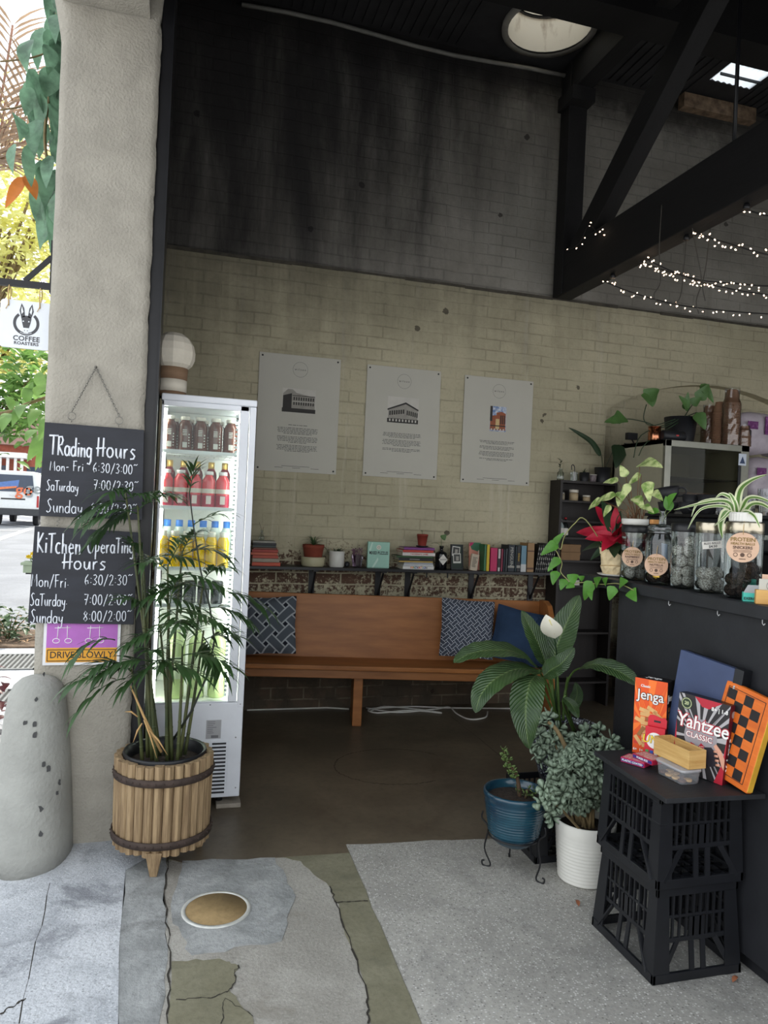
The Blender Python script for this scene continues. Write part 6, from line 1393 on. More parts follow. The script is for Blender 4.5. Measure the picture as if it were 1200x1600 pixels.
MB().lathe([(.10, 0), (.125, .215), (.12, .215), (.11, .16)], n=30, cap=False).build('pot', M_BLACK, t); MB().lathe([(.118, .19), (0, .195)], n=20, cap=False).build('soil', M_SOIL, t)
l_ = MB(); s_ = MB()
for pts in ([(1060, 655), (1035, 668), (1010, 660), (985, 655), (970, 656)], [(1055, 655), (1020, 665), (1006, 655), (1010, 632)], [(1070, 650), (1080, 635), (1092, 620)], [(1060, 660), (1012, 690), (998, 712)], [(1075, 650), (1090, 645), (1098, 655)], [(1050, 660), (1002, 680), (990, 715)]): s_.tube(smooth([WY(x_, y_, 4.85) for x_, y_ in pts]), .004, 5)
for bx, by, ex, ey, w in ((975, 650, 955, 662, .12), (968, 656, 944, 660, .08), (1008, 622, 1030, 608, .12), (1012, 612, 1020, 636, .13), (1090, 625, 1108, 600, .10), (1095, 600, 1115, 630, .08), (1076, 640, 1060, 618, .08), (1088, 645, 1102, 672, .11), (1070, 640, 1075, 612, .06), (1080, 632, 1096, 620, .08)): l_.leaf(WY(bx, by, 4.84), WY(ex, ey, 4.80), w, up=(-.3, -.9, .3), kind='heart', bend=.06)
s_.build('stems', M_DKL, t); l_.build('leaves', mat('mid_leaf', (76, 110, 58)), t)
# stacked paper bowls: every bowl its own
cupm = MB().lathe([(.036, 0), (.038, .002), (.0545, .094), (.0605, .095), (.0605, .1005), (.054, .101), (.036, .006), (0, .006)], n=24).mesh('paper_cup', mat('kraft_cup', (166, 128, 102), .7, var=.06))
slv = thin_glass('plastic_film', (244, 244, 244), .22, .15)
def cup_stack(name, px, Y, n, label, grp, up=True, z0=TF, s=1.0, film=True, pitch=.0115):
    x_ = TP(px, Y)
    for k in range(n):
        o = bpy.data.objects.new('paper_cup', cupm); COL.objects.link(o); o.scale = (s, s, s if True else 1)
        o.location = (x_, Y, z0+(k*pitch*s+.101*s if True else 0)); o.rotation_euler = (PI, 0, random.uniform(0, 6)); tag(o, label, 'cup', grp)
    if film:
        h = ((n-1)*pitch+.105)*s; mb = MB(); m_ = 22; vs = []; fs = []; rnd = random.Random(n)
        for i in range(12):
            for k in range(m_): r_ = (.0635*s if i < 9 else .05*s)*(1+rnd.uniform(-.01, .05)); vs.append((r_*math.cos(2*PI*k/m_), r_*math.sin(2*PI*k/m_), h*i/11*1.03))
        for i in range(11):
            for k in range(m_): fs.append((i*m_+k, i*m_+(k+1) % m_, (i+1)*m_+(k+1) % m_, (i+1)*m_+k))
        mb.add(vs, fs, 0, False); tag(mb.build('plastic_sleeve', slv, loc=(x_, Y, z0)), 'clear plastic sleeve around the %s' % grp, 'wrapper')
cup_stack('a', 1107, 5.05, 22, 'brown paper cup in the shorter stack behind the dark plant', 'paper cups behind the dark plant', s=1.0)
cup_stack('b', 1123, 4.92, 26, 'brown paper cup in the unwrapped middle stack', 'unwrapped middle stack of paper cups', s=.92, film=False)
cup_stack('c', 1141, 4.80, 28, 'brown paper cup in the tallest front stack', 'tallest stack of paper cups', s=1.06)
cup_stack('d', 1162, 4.765, 9, 'small brown paper cup in the shortest stack on the right', 'shortest stack of paper cups', s=.82)
# clear sacks of lids with purple print
M_SACK = mat('milky_sack', (196, 186, 196), .35, var=.1, scale=14, spec=.6, alpha=.75); M_PUR = mat('purple_print', (96, 36, 96), .5, var=0, rgb2=(150, 100, 150), scale=40, contrast=(.5, .7))
sh_ = thing('sack_shelf', 'dark wall shelf under the clear sacks at the right edge', 'shelf', (4.7, 5.0, 1.70)); MB().box(4.30, 5.6, 4.72, 5.40, 1.68, 1.72).build('board', M_BLACK, sh_, world=True); MB().box(4.32, 4.36, 4.9, 5.44, 1.5, 1.68).build('bracket', M_BLACK, sh_, world=True); MB().box(5.5, 5.54, 4.9, 5.44, 1.5, 1.68).build('bracket', M_BLACK, sh_, world=True)
def sack(label, x0, x1, z0, z1, Y):
    t = thing('plastic_sack', label, 'bag', ((x0+x1)/2, Y, z0)); w, h = x1-x0, z1-z0; mb = MB(); n = 14; vs = []; fs = []
    for i in range(n+1):
        for k in range(24):
            a = 2*PI*k/24; v = i/n; f = (1-abs(2*v-1)**5)**.5*.96+.04; c_, s_ = math.cos(a), math.sin(a); e = lambda q: math.copysign(abs(q)**.55, q); p = V((e(c_)*w/2*f, e(s_)*.13*f, v*h)); p += V((1, 1, .3))*(.012*noise.noise(p*14+V((x0, z0, 0)))); vs.append(p)
    for i in range(n):
        for k in range(24): fs.append((i*24+k, i*24+(k+1) % 24, (i+1)*24+(k+1) % 24, (i+1)*24+k))
    fs += [tuple(reversed(range(24))), tuple(n*24+k for k in range(24))]; mb.add(vs, fs, 0, True); mb.build('film', M_SACK, t)
    for (a, b, c, d) in ((-.36*w, -.12*w, .55*h, .72*h), (.05*w, .42*w, .45*h, .85*h)): MB().box(a, b, -.148, -.144, c, d).build('purple_label', M_PUR, t)
    return t
sack('upper clear plastic sack with purple labels at the right edge', 4.22, 4.62, 2.085, 2.44, 4.92); sack('lower clear plastic sack with purple labels on the wall shelf', 4.33, 4.70, 1.725, 2.08, 4.92)
sack('clear plastic sack beyond the upper one, cut by the frame', 4.64, 5.0, 2.085, 2.44, 5.0); sack('clear plastic sack beyond the lower one, cut by the frame', 4.72, 5.1, 1.725, 2.08, 5.0)

# ------------------------------------------------------------------ fairy lights
M_BULB = mat('fairy_bulb', (255, 226, 190), .4, var=0, emit=(255, 222, 190), es=5); M_CORD = mat('black_cord', (20, 20, 22), .6, var=0)
bulbm = MB().lathe([(.002, -.003), (.004, .0), (.004, .006), (.002, .009), (0, .010)], n=8).mesh('bulb', M_BULB)
def fairy(label, pts, n, seed):
    if seed != 5: n = int(n*len(pts)/(len(pts)-1)); pts = list(pts)+[pts[-1]+(pts[-1]-pts[-2])*2.4+V((0, 0, .05))]
    w = smooth([V(p) for p in pts], 8); rnd = random.Random(seed); t = thing('fairy_lights', label, 'string lights', w[0], group='fairy lights under the roof'); O = V(w[0])
    MB().tube([p-O for p in w], .0045, 5).build('cord', M_CORD, t)
    for k in range(n):
        q = (k+.5)/n*(len(w)-1); i = int(q); p = w[i].lerp(w[min(i+1, len(w)-1)], q-i); d_ = V((rnd.uniform(-.02, .02), rnd.uniform(-.02, .02), rnd.uniform(-.035, .02)))
        o = bpy.data.objects.new('bulb', bulbm); COL.objects.link(o); o.parent = t; o.location = p-O+d_; o.rotation_euler = (rnd.uniform(1.5, 4.5), rnd.uniform(-1, 1), 0)
PY = lambda px, py, Y: P(px, py, 'Y', Y)
fairy('lowest string of fairy lights, starting left at the truss foot', [PY(945, 440, 4.75), PY(985, 456, 4.7), PY(1040, 472, 4.6), PY(1100, 482, 4.5), PY(1210, 491, 4.4)], 34, 1)
fairy('middle string of fairy lights below the truss, dense with bulbs', [PY(998, 408, 4.35), PY(1030, 420, 4.3), PY(1070, 432, 4.2), PY(1120, 447, 4.1), PY(1210, 462, 4.0)], 40, 2)
fairy('second middle string of fairy lights, crossing near its dense neighbour', [PY(1008, 404, 4.3), PY(1050, 424, 4.2), PY(1095, 438, 4.1), PY(1150, 443, 4.0), PY(1210, 447, 3.9)], 34, 3)
fairy('upper right string of fairy lights beside the hanging wires', [PY(1084, 363, 3.75), PY(1110, 372, 3.7), PY(1150, 384, 3.6), PY(1210, 400, 3.5)], 22, 4)
fairy('short top string of fairy lights at the right edge under the truss', [PY(1160, 326, 3.5), PY(1180, 332, 3.45), PY(1210, 338, 3.4)], 6, 6)
fairy('short run of fairy lights wound on the truss joint', [PY(884, 392, 5.0), PY(905, 380, 4.9), PY(920, 352, 4.8), PY(935, 366, 4.75), PY(945, 358, 4.7)], 10, 5)
# hanging wires
for lab, pts in (('thin wire loop hanging from the truss above the middle lights', [(1034, 320), (1030, 390), (1032, 440), (1022, 460), (1030, 472), (1060, 470), (1068, 420), (1072, 375)]), ('thin wire hanging beside the upper right lights', [(1084, 285), (1080, 340), (1090, 400), (1096, 440), (1088, 470), (1092, 490)]), ('second thin wire crossing the upper right one', [(1110, 352), (1104, 410), (1098, 445), (1102, 470)])):
    w = smooth([PY(x_, y_, 3.8) for x_, y_ in pts], 5); tag(MB().tube(w, .003, 5).build('hanging_wire', mat('wire_grey', (70, 66, 60), .6), world=True, loc=w[0]), lab, 'wire')
# ------------------------------------------------------------------ milk crates
M_CRATE = mat('crate_plastic', (26, 27, 31), .38, var=.15, scale=14, spec=.55)
def crate(label, x0, x1, y0, y1, z0, h, grp=None, flare=.012):
    cx, cy = (x0+x1)/2, (y0+y1)/2; t = thing('milk_crate', label, 'crate', (cx, cy, z0), group=grp); w, d = (x1-x0)/2, (y1-y0)/2
    b = MB(); rim = MB(); fl = MB(); br = MB()
    for s_ in (-1, 1):
        for q in (-1, 1):
            b.add([(s_*(w+flare)*1, q*(d+flare), .0), (s_*(w-.05), q*(d+flare), 0), (s_*(w-.05), q*(d-.004+flare), 0), (s_*(w-.004+flare), q*(d-.004+flare), 0), (s_*(w-.004+flare), q*(d-.05), 0), (s_*(w+flare), q*(d-.05), 0),
                   (s_*(w-.006), q*(d-.006), h*.97), (s_*(w-.05), q*(d-.006), h*.97), (s_*(w-.05), q*(d-.012), h*.97), (s_*(w-.012), q*(d-.012), h*.97), (s_*(w-.012), q*(d-.05), h*.97), (s_*(w-.006), q*(d-.05), h*.97)],
                  [(i, (i+1) % 6, 6+(i+1) % 6, 6+i) for i in range(6)] + [(0, 1, 2, 3), (0, 3, 4, 5), (6, 9, 8, 7), (6, 11, 10, 9)])
    for z_, hh, o, th in ((0, .03, flare, .012), (h-.03, .03, 0, .010), (h*.40, .016, .0, .008), (h*.66, .010, -.002, .006)):
        for s_ in (-1, 1):
            rim.box(-w-o, w+o, s_*(d+o)-(th if s_ > 0 else 0), s_*(d+o)+(0 if s_ > 0 else th), z_, z_+hh); rim.box(s_*(w+o)-(th if s_ > 0 else 0), s_*(w+o)+(0 if s_ > 0 else th), -d-o, d+o, z_, z_+hh)
    n = 9
    for s_ in (-1, 1):
        for k in range(1, n):
            u = -1+2*k/n
            for (p, wd) in (((u*(w-.04), s_*(d-.005)), 0), ((s_*(w-.005), u*(d-.04)), 1)):
                b.box(p[0]-(.0035 if wd == 0 else .004), p[0]+(.0035 if wd == 0 else .004), p[1]-(.004 if wd == 0 else .0035), p[1]+(.004 if wd == 0 else .0035), h*.40, h-.02)
        for u0, u1 in ((-.86, -.45), (-.12, -.12), (.16, .16), (.86, .45)):
            br.bar((u0*w, s_*(d+flare*.6), .02), (u1*w, s_*(d-.004), h*.42), .006, .018); br.bar((s_*(w+flare*.6), u0*d, .02), (s_*(w-.004), u1*d, h*.42), .018, .006)
        b.box(-.03, .03, s_*(d-.004)-.003, s_*(d-.004)+.003, h*.42, h*.66); b.box(s_*(w-.004)-.003, s_*(w-.004)+.003, -.03, .03, h*.42, h*.66)
    for k in range(-3, 4):
        fl.box(k*w/4-.006, k*w/4+.006, -d, d, .012, .02); fl.box(-w, w, k*d/4-.006, k*d/4+.006, .012, .02)
    b.build('side_grid', M_CRATE, t); rim.build('rim_bands', M_CRATE, t, bevel=.002); br.build('braces', M_CRATE, t)
    if z0 > .1 or grp is None: fl.build('base_grid', M_CRATE, t)
    return t
crate('lower milk crate of the two stacked by the counter, standing on the slab', 1.567, 1.885, 2.055, 2.39, .004, .305, 'stacked black milk crates', flare=.014)
crate('upper milk crate of the two stacked by the counter, under the game boxes', 1.562, 1.888, 2.05, 2.395, .311, .305, 'stacked black milk crates', flare=.006)
crate('black milk crate on the floor carrying the peace lily pot', 1.575, 1.90, 2.885, 3.215, .004, .275)
GZ = .636
bt = tag(MB().prism([(1.53, 1.985), (1.895, 1.965), (1.90, 2.44), (1.56, 2.45)], 0, .016).build('table_board', mat('black_ply', (36, 37, 40), .55, var=.2, scale=6, bump=.15), loc=(0, 0, .618), bevel=.0015), 'black plywood board lying on top of the stacked crates', 'board')
GZ = .6345
# ------------------------------------------------------------------ games
def gbox(name, label, loc, yaw, w, d, h, front, side, top, rx=0, ry=0, cat='game box'):
    t = thing(name, label, cat, loc, rot=Euler((rx, ry, yaw), 'XYZ'))
    mb = MB(); mb.box(-w/2, w/2, -d/2, d/2, 0, h); mb.f = [(f[0], {2: 0, 3: 1, 5: 1, 1: 2, 0: 2, 4: 0}[i], False, None) for i, f in enumerate(mb.f)]
    mb.build('carton', [front, side, top], t); return t
# tower game
OR_ = mat('box_orange', (226, 84, 28), .4, var=.06, scale=10); OR2 = mat('box_orange_light', (244, 120, 44), .4, var=0); BKB = mat('box_black', (28, 24, 26), .4, var=.1); WD = mat('print_wood', (222, 174, 112), .6, var=.1, scale=30); WD2 = mat('print_wood_dark', (160, 110, 62), .6, var=.1); WHT = mat('print_white', (238, 236, 232), .5, var=0)
JA = (1.704, 2.419); JB = (1.772, 2.318); jy = math.atan2(JB[1]-JA[1], JB[0]-JA[0]); jw = math.hypot(JB[0]-JA[0], JB[1]-JA[1]); jd = .075; jn = V((-math.sin(jy), math.cos(jy), 0))
jc = V(((JA[0]+JB[0])/2, (JA[1]+JB[1])/2, GZ)) + jn*jd/2
jg = gbox('tower_game_box', 'tall orange wooden-block tower game box with white Jenga lettering', jc, jy, jw, jd, .283, OR_, BKB, BKB)
w2 = jw/2; y = -jd/2-.0005
ry_ = MB()
for k in range(13):
    a0 = R(-10+k*16); a1 = a0+R(6); c_ = (0, .12); q = []
    for a, r_ in ((a0, .03), (a0, .3), (a1, .3), (a1, .03)): q.append((max(-w2, min(w2, c_[0]+r_*math.cos(a))), max(.002, min(.281, c_[1]+r_*math.sin(a)))))
    ry_.add([(x_, y, z_) for x_, z_ in q], [(0, 1, 2, 3)])
ry_.build('sunburst_print', OR2, jg)
tw = MB(); rnd = random.Random(2)
for r_ in range(8):
    z_ = .028+.0165*r_; off = (r_-3)*-.0015
    if r_ % 2: tw.box(off-.030, off+.024, y-.0008, y, z_, z_+.014, 0); tw.box(off+.024, off+.034, y-.0007, y, z_+.001, z_+.013, 1)
    else:
        for k in range(3): tw.box(off-.030+.019*k, off-.013+.019*k, y-.0008, y, z_, z_+.014, k % 2)
for cx, cz, a in ((-.040, .05, 50), (-.030, .085, -60), (-.036, .125, 20), (.03, .155, 35), (.036, .12, -40), (-.02, .165, 10), (.008, .172, 25)):
    M_ = Matrix.Translation((cx, y-.001, cz)) @ Matrix.Rotation(R(a), 4, 'Y'); tw.box(-.020, .020, -.0006, 0, -.007, .007, 0 if a > 0 else 1, M=M_)
tw.v = [V((max(-w2, min(w2, p.x)), p.y, p.z)) for p in tw.v]
tw.build('block_tower_print', [WD, WD2], jg)
def logo(t, s, size, loc, yaw, m_front, m_back, sx=1, b=.0022, sh=0, grow=1.0):
    text(s, size, m_back, t, (loc[0], loc[1], loc[2]), rot=(PI/2, 0, yaw), sx=sx, bold=b, shear=sh, name='lettering_outline')
    d_ = V((math.sin(yaw), -math.cos(yaw), 0))*.0012
    text(s, size, m_front, t, (loc[0]+d_.x, loc[1]+d_.y, loc[2]), rot=(PI/2, 0, yaw), sx=sx, bold=b*.22, shear=sh)
logo(jg, 'Jenga', .052, (0, y-.0005, .222), 0, WHT, BKB, sx=.92); text('Classic', .013, WHT, jg, (-.02, y-.001, .256), bold=.0003)
logo(jg, 'Jenga', .034, (w2+.0006, .0, .222), PI/2, WHT, mat('box_grey', (70, 64, 64), .5), sx=.88, b=.0012)
for m_, b_, z_ in ((BKB, .001, .2836), (WHT, .0003, .2844)): text('Jenga', .030, m_, jg, (0, 0, z_), rot=(0, 0, 0), sx=.9, bold=b_)
sdp = MB()
for k in range(7): sdp.box(w2, w2+.0006, -.02+.004*(k % 2), .022, .04+.022*k, .056+.022*k)
sdp.build('side_tower_print', WD2, jg)
MB().box(-w2+.004, w2-.02, y-.0006, y, .036, .046).build('red_band', mat('print_red', (206, 60, 50), .5, var=0), jg) ; text('STACK IT HIGH', .0085, WHT, jg, (-.010, y-.0012, .041), bold=.0002) if False else None
text('6+  1+', .014, WHT, jg, (-w2+.022, y-.001, .014), bold=.0004)
# dice game
YA = (1.735, 2.225); YB_ = (1.800, 2.058); yy = math.atan2(YB_[1]-YA[1], YB_[0]-YA[0]); yw = .186; yd = .046; yn = V((-math.sin(yy), math.cos(yy), 0)); YH = .268
RDB = mat('box_red', (178, 26, 48), .4, var=.05)
yc = V(((YA[0]+YB_[0])/2, (YA[1]+YB_[1])/2, GZ+.002)) + yn*yd/2
ya = gbox('dice_game_box', 'black and red dice game box with white Yahtzee lettering, leaning back', yc, yy, yw, yd, YH, BKB, mat('box_maroon', (92, 20, 30), .4, var=.1), BKB, rx=R(-3.5), ry=R(2))
w2 = yw/2; y = -yd/2-.0005
rb_ = MB(); rnd = random.Random(6)
for k in range(30):
    a0 = 2*PI*k/30+rnd.uniform(-.05, .05); a1 = a0+rnd.uniform(.03, .12); q = []
    for a, r_ in ((a0, .02), (a0, .22), (a1, .22), (a1, .02)): q.append((max(-w2, min(w2, r_*math.cos(a))), max(.001, min(YH-.001, .13+r_*math.sin(a)))))
    rb_.add([(x_, y, z_) for x_, z_ in q], [(0, 1, 2, 3)])
rb_.build('starburst_print', mat('burst_grey', (172, 168, 170), .5, var=0), ya)
ringpoly(MB(), 0, .135, 0, .06, y=y-.0003, n=24).build('glow_print', mat('burst_white', (150, 144, 148), .5, var=0), ya)
sw = MB(); sw.prism([(-w2, 0), (-w2+.035, 0), (-w2+.012, .05), (-w2, .17)], y-.0006, y, 'Y').prism([(w2, .0), (w2-.03, 0), (w2-.008, .07), (w2, .16)], y-.0006, y, 'Y').prism([(-.035, YH-.001), (.065, YH-.001), (.02, YH-.032), (-.005, YH-.03)], y-.0006, y, 'Y'); sw.build('red_swoosh', RDB, ya)
logo(ya, 'Yahtzee', .066, (.004, y-.0008, .175), 0, WHT, RDB, sx=.88, b=.0034, sh=.06); logo(ya, 'CLASSIC', .026, (-.004, y-.0008, .133), 0, WHT, RDB, sx=1.0, b=.0014)
ringpoly(MB(), -.062, .236, 0, .021, y=y-.0006, n=24).build('badge', mat('badge_dark', (44, 60, 40), .5, var=0), ya); ringpoly(MB(), -.062, .236, .016, .0185, y=y-.0012, n=20).build('badge_ring', mat('badge_gold', (190, 196, 150), .5, var=0), ya); text('20', .016, mat('badge_gold', (190, 196, 150)), ya, (-.062, y-.0012, .236), bold=.0005)
text('8+ | 1-8', .018, WHT, ya, (.058, y-.001, .240), bold=.0004)
cupp = MB(); cupp.prism([(.018, .105), (.042, .112), (.060, .098), (.066, .055), (.042, .045), (.024, .06)], y-.0014, y, 'Y'); cupp.build('dice_cup_print', mat('cup_print', (48, 46, 54), .4), ya)
hd = MB(); hd.prism([(.050, .118), (.058, .128), (.078, .11), (w2, .085), (w2, .05), (.084, .062), (.072, .09), (.062, .104)], y-.0018, y, 'Y')
for k in range(4): hd.tube([(.066+.004*k, y-.002, .104-.014*k), (.054+.004*k, y-.002, .102-.014*k)], .0045, 6)
hd.build('hand_print', mat('skin_print', (214, 158, 134), .6, var=.05), ya)
dc = MB()
for cx, cz, a in ((-.026, .098, 15), (-.006, .088, -20), (-.034, .074, 40), (-.010, .064, 10), (.008, .104, 30)):
    M_ = Matrix.Translation((cx, y-.0014, cz)) @ Matrix.Rotation(R(a), 4, 'Y'); dc.box(-.008, .008, 0, .0014, -.008, .008, 0, M=M_)
    for u, v in ((-.004, -.004), (0, 0), (.004, .004)): dc.box(u-.0013, u+.0013, -.0005, 0, v-.0013, v+.0013, 1, M=M_)
dc.build('dice_print', [RDB, WHT], ya)
o1 = text('Yahtzee', .034, WHT, ya, (w2+.0008, .0, .10), rot=(PI/2, -PI/2, PI/2), bold=.0008); o1.rotation_euler = Matrix(((0.0, 0.0, 1.0), (0.0, -1.0, 0.0), (1.0, 0.0, 0.0))).to_euler()
ringpoly(MB(), 0, 0, 0, .012, y=0, n=20).xf(Matrix.Translation((w2+.0008, .0, .236)) @ Matrix.Rotation(PI/2, 4, 'Z')).build('side_badge', mat('badge_grey', (150, 140, 140), .5, var=0), ya)
# card pack with hanger, in front of the tower box
un = gbox('card_game_pack', 'red UNO card pack with a hanging tab, in front of the orange tower box', V((1.728, 2.320, GZ+.0005)), jy+.06, .070, .022, .118, mat('uno_red', (206, 22, 44), .4, var=.05), mat('uno_red'.replace('uno', 'uno_side'), (170, 18, 36), .4), mat('uno_red', (206, 22, 44)), rx=R(-6))
MB().prism([(-.034, .118), (.034, .118), (.034, .146), (.026, .156), (.014, .152), (-.014, .160), (-.028, .158), (-.034, .148)], .0085, .0105, 'Y').build('hanger_tab', mat('uno_red', (206, 22, 44)), un)
MB().box(-.012, .012, .0078, .0084, .134, .141).build('hang_slot', M_BLACK, un)
ringpoly(MB(), 0, .070, 0, .029, y=-.0116, n=24).build('oval_print', WHT, un); logo(un, 'UNO', .040, (0, -.0120, .072), 0, mat('uno_yellow', (246, 212, 50), .5, var=0), BKB, sx=.95, b=.0012, sh=.1)
cc = MB()
for k in range(4): cc.box(-.030+.016*k, -.018+.016*k, -.0122, -.0112, .008, .034, k)
cc.build('card_row_print', [mat('uno_green', (70, 150, 80), .5, var=0), mat('uno_blue', (50, 90, 180), .5, var=0), WHT, mat('uno_yellow', (246, 212, 50))], un)
# two decks of playing cards
def deck(label, loc, yaw, rgb, txt):
    t = thing('card_deck', label, 'playing cards', loc, yaw, 'playing card decks'); w, d, h = .064, .09, .017
    MB().box(-w/2, w/2, -d/2, d/2, 0, h).build('box', mat('deck_%d' % rgb[0], rgb, .45, var=.05), t, bevel=.001)
    MB().box(-w/2+.006, w/2-.006, -d/2+.006, d/2-.006, h, h+.0006).build('card_back_print', mat('deck_print', (214, 190, 186), .5, var=0, rgb2=(180, 50, 60), scale=160), t)
    MB().box(-w/2-.0005, -w/2, -d/2+.002, d/2-.002, .003, h-.003).build('blue_strip', mat('deck_blue', (54, 44, 120), .5, var=0), t)
    text(txt, .0098, WHT, t, (-w/2-.0009, 0, h/2), rot=(PI/2, 0, -PI/2), bold=.0002); return t
deck('lower deck of playing cards, PLASTIC COATED on its edge, by the tower box', (1.640, 2.300, GZ+.0005), R(28), (188, 40, 84), 'PLASTIC COATED')
deck('upper deck of playing cards, lying across the lower one', (1.667, 2.268, GZ+.0185), R(12), (176, 30, 62), 'POKER SIZE')
# clear tub with wooden pieces and a bamboo box on it
tu = thing('plastic_tub', 'clear plastic tub of wooden pieces under the bamboo box', 'tub', (1.694, 2.142, GZ), R(-87)); M_TUB = mat('frosted_plastic', (214, 216, 220), .2, var=.04, alpha=.22, spec=.5); M_TUBL = mat('frosted_lid', (206, 206, 210), .3, var=.03, alpha=.55)
def rbox(mb, w, d, z0, z1, r, s0=1, s1=1, mi=0, cap=True):
    base = rrect(w, d, r, 4); m = len(base); vs = [(x_*s0, y_*s0, z0) for x_, y_ in base] + [(x_*s1, y_*s1, z1) for x_, y_ in base]
    mb.add(vs, [(i, (i+1) % m, m+(i+1) % m, m+i) for i in range(m)], mi, True)
    if cap: mb.f += [(tuple(len(mb.v)-2*m+k for k in reversed(range(m))), mi, False, None), (tuple(len(mb.v)-m+k for k in range(m)), mi, False, None)]
    return mb
rbox(MB(), .135, .082, .001, .042, .016, .92, 1, cap=False).build('bowl', M_TUB, tu); rbox(MB(), .142, .088, .042, .050, .018).build('lid', M_TUBL, tu)
rnd = random.Random(9); PCW = mat('piece_wood', (206, 166, 112), .6, var=.15, scale=20); PCD = mat('piece_dark', (88, 54, 40), .6, var=.15)
cols_ = 0
pm = {}
for k, (gx, gy) in enumerate([(-.045, -.022), (-.015, -.024), (.015, -.022), (.044, -.021), (-.045, .004), (-.016, .005), (.013, .004), (.042, .005)]):
    dk_ = k % 3 == 0
    if dk_ not in pm: pm[dk_] = MB().lathe([(.012, 0), (.0135, .0015), (.0135, .0065), (.012, .008)], n=18).mesh('game_piece', PCD if dk_ else PCW)
    o = bpy.data.objects.new('game_piece', pm[dk_]); COL.objects.link(o); M_ = Matrix.Translation(tu.location) @ Matrix.Rotation(R(-87), 4, 'Z') @ Matrix.Translation((gx, gy, .004)); o.location = M_.translation
    o.rotation_euler = (0, 0, 0); tag(o, 'round %s game piece in the clear tub' % ('dark brown' if dk_ else 'pale wooden'), 'game piece', 'dark pieces in the tub' if dk_ else 'pale pieces in the tub')
BAM = mat('bamboo', (214, 178, 116), .5, var=0, rgb2=(192, 150, 88), scale=2.5, stretch=(3, 3, 40), spec=.35)
bb = thing('bamboo_box', 'open bamboo box lying on the clear plastic tub', 'box', (1.714, 2.166, GZ+.051), R(-87)); w, d, h = .175, .072, .062
MB().box(-w/2, w/2, -d/2, -d/2+.007, 0, h).box(-w/2, w/2, d/2-.007, d/2, 0, h).box(-w/2, -w/2+.007, -d/2+.007, d/2-.007, 0, h).box(w/2-.007, w/2, -d/2+.007, d/2-.007, 0, h).build('sides', BAM, bb, bevel=.001); MB().box(-w/2+.007, w/2-.007, -d/2+.007, d/2-.007, 0, .006).build('bottom', BAM, bb)
# dark case leaning on the counter
cs = thing('game_case', 'navy and black folding game case leaning on the counter behind the dice box', 'case', (1.828, 2.232, GZ+.012), rot=Euler((R(-3.5), R(6), R(-78)), 'XYZ'))
MB().box(-.12, .11, -.022, .004, 0, .385).build('navy_lid', mat('navy_vinyl', (62, 74, 106), .5, var=.12, scale=5), cs, bevel=.003); MB().box(.11, .145, -.024, .022, 0, .388).box(-.12, .11, .004, .022, 0, .385).build('black_spine', mat('black_vinyl', (24, 25, 30), .4, var=.1), cs, bevel=.002); 
for x_ in (.118, .132): MB().box(x_, x_+.006, -.027, -.023, .31, .33).build('brass_clasp', M_STEEL, cs)
# checkerboard leaning at the front
cb = thing('checkerboard', 'folded orange and black checkerboard leaning at the right edge of the crates', 'board game', (1.824, 2.075, GZ+.017), rot=Euler((R(-8), R(9), R(-84)), 'XYZ'))
CBO = mat('board_orange', (226, 118, 40), .45, var=0, rgb2=(206, 98, 30), scale=5, stretch=(1, 1, 8)); CBK = mat('board_black', (26, 24, 26), .5, var=.15)
MB().box(-.085, .105, -.012, .012, 0, .318).build('panel', CBO, cb, bevel=.004); MB().box(.1045, .1065, -.0115, .0115, .006, .313).build('yellow_edge', mat('edge_yellow', (222, 172, 60), .5), cb)
sq = MB(); s_ = .0345
for i in range(4):
    for j in range(8):
        if (i+j) % 2: sq.box(-.066+i*s_, -.066+(i+1)*s_, -.0126, -.011, .022+j*s_, .022+(j+1)*s_)
sq.build('black_squares', CBK, cb)
ol = MB(); 
for a in ((-.068, .02, .082, .02), (.082, .02, .082, .302), (.082, .302, -.068, .302), (-.068, .302, -.068, .02)): ol.bar((a[0], -.0123, a[1]), (a[2], -.0123, a[3]), .0012, .0018)
ol.build('outline', CBK, cb)

# ------------------------------------------------------------------ peace lily
M_LILY = bpy.data.materials.new('lily_leaf'); M_LILY.use_nodes = True; nt, N, L, b = nodes_of(M_LILY); uvn = N('ShaderNodeUVMap'); sx_ = N('ShaderNodeSeparateXYZ'); L(uvn.outputs[0], sx_.inputs[0])
au = math_n(nt, 'ABSOLUTE', sx_.outputs[0]); ph = math_n(nt, 'SUBTRACT', math_n(nt, 'MULTIPLY', sx_.outputs[1], 130), math_n(nt, 'MULTIPLY', au, 26)); sn = math_n(nt, 'SINE', ph)
mid_ = step(nt, au, .09, .03)
tcx = N('ShaderNodeTexCoord'); big = noise_n(nt, tcx.outputs['Object'], 6, 3)
base_ = mixc(nt, step(nt, big, .35, .65), lin((40, 62, 34)), lin((58, 82, 44))); base_ = mixc(nt, math_n(nt, 'MULTIPLY', step(nt, sn, .3, 1), .35), base_, lin((84, 104, 66))); base_ = mixc(nt, math_n(nt, 'MULTIPLY', mid_, .6), base_, lin((104, 124, 76)))
L(base_, b.inputs['Base Color']); b.inputs['Roughness'].default_value = .36; bp_ = N('ShaderNodeBump'); bp_.inputs['Strength'].default_value = .5; bp_.inputs['Distance'].default_value = .004; L(sn, bp_.inputs['Height']); L(bp_.outputs[0], b.inputs['Normal'])
ly = thing('peace_lily', 'large peace lily with one white flower in a speckled black pot on a crate', 'potted plant', (1.775, 3.035, .2805)); OL = V(ly.location)
M_SPECK = mat('speckled_glaze', (24, 26, 34), .3, var=0, rgb2=(170, 176, 186), scale=120, contrast=(.56, .64), detail=2)
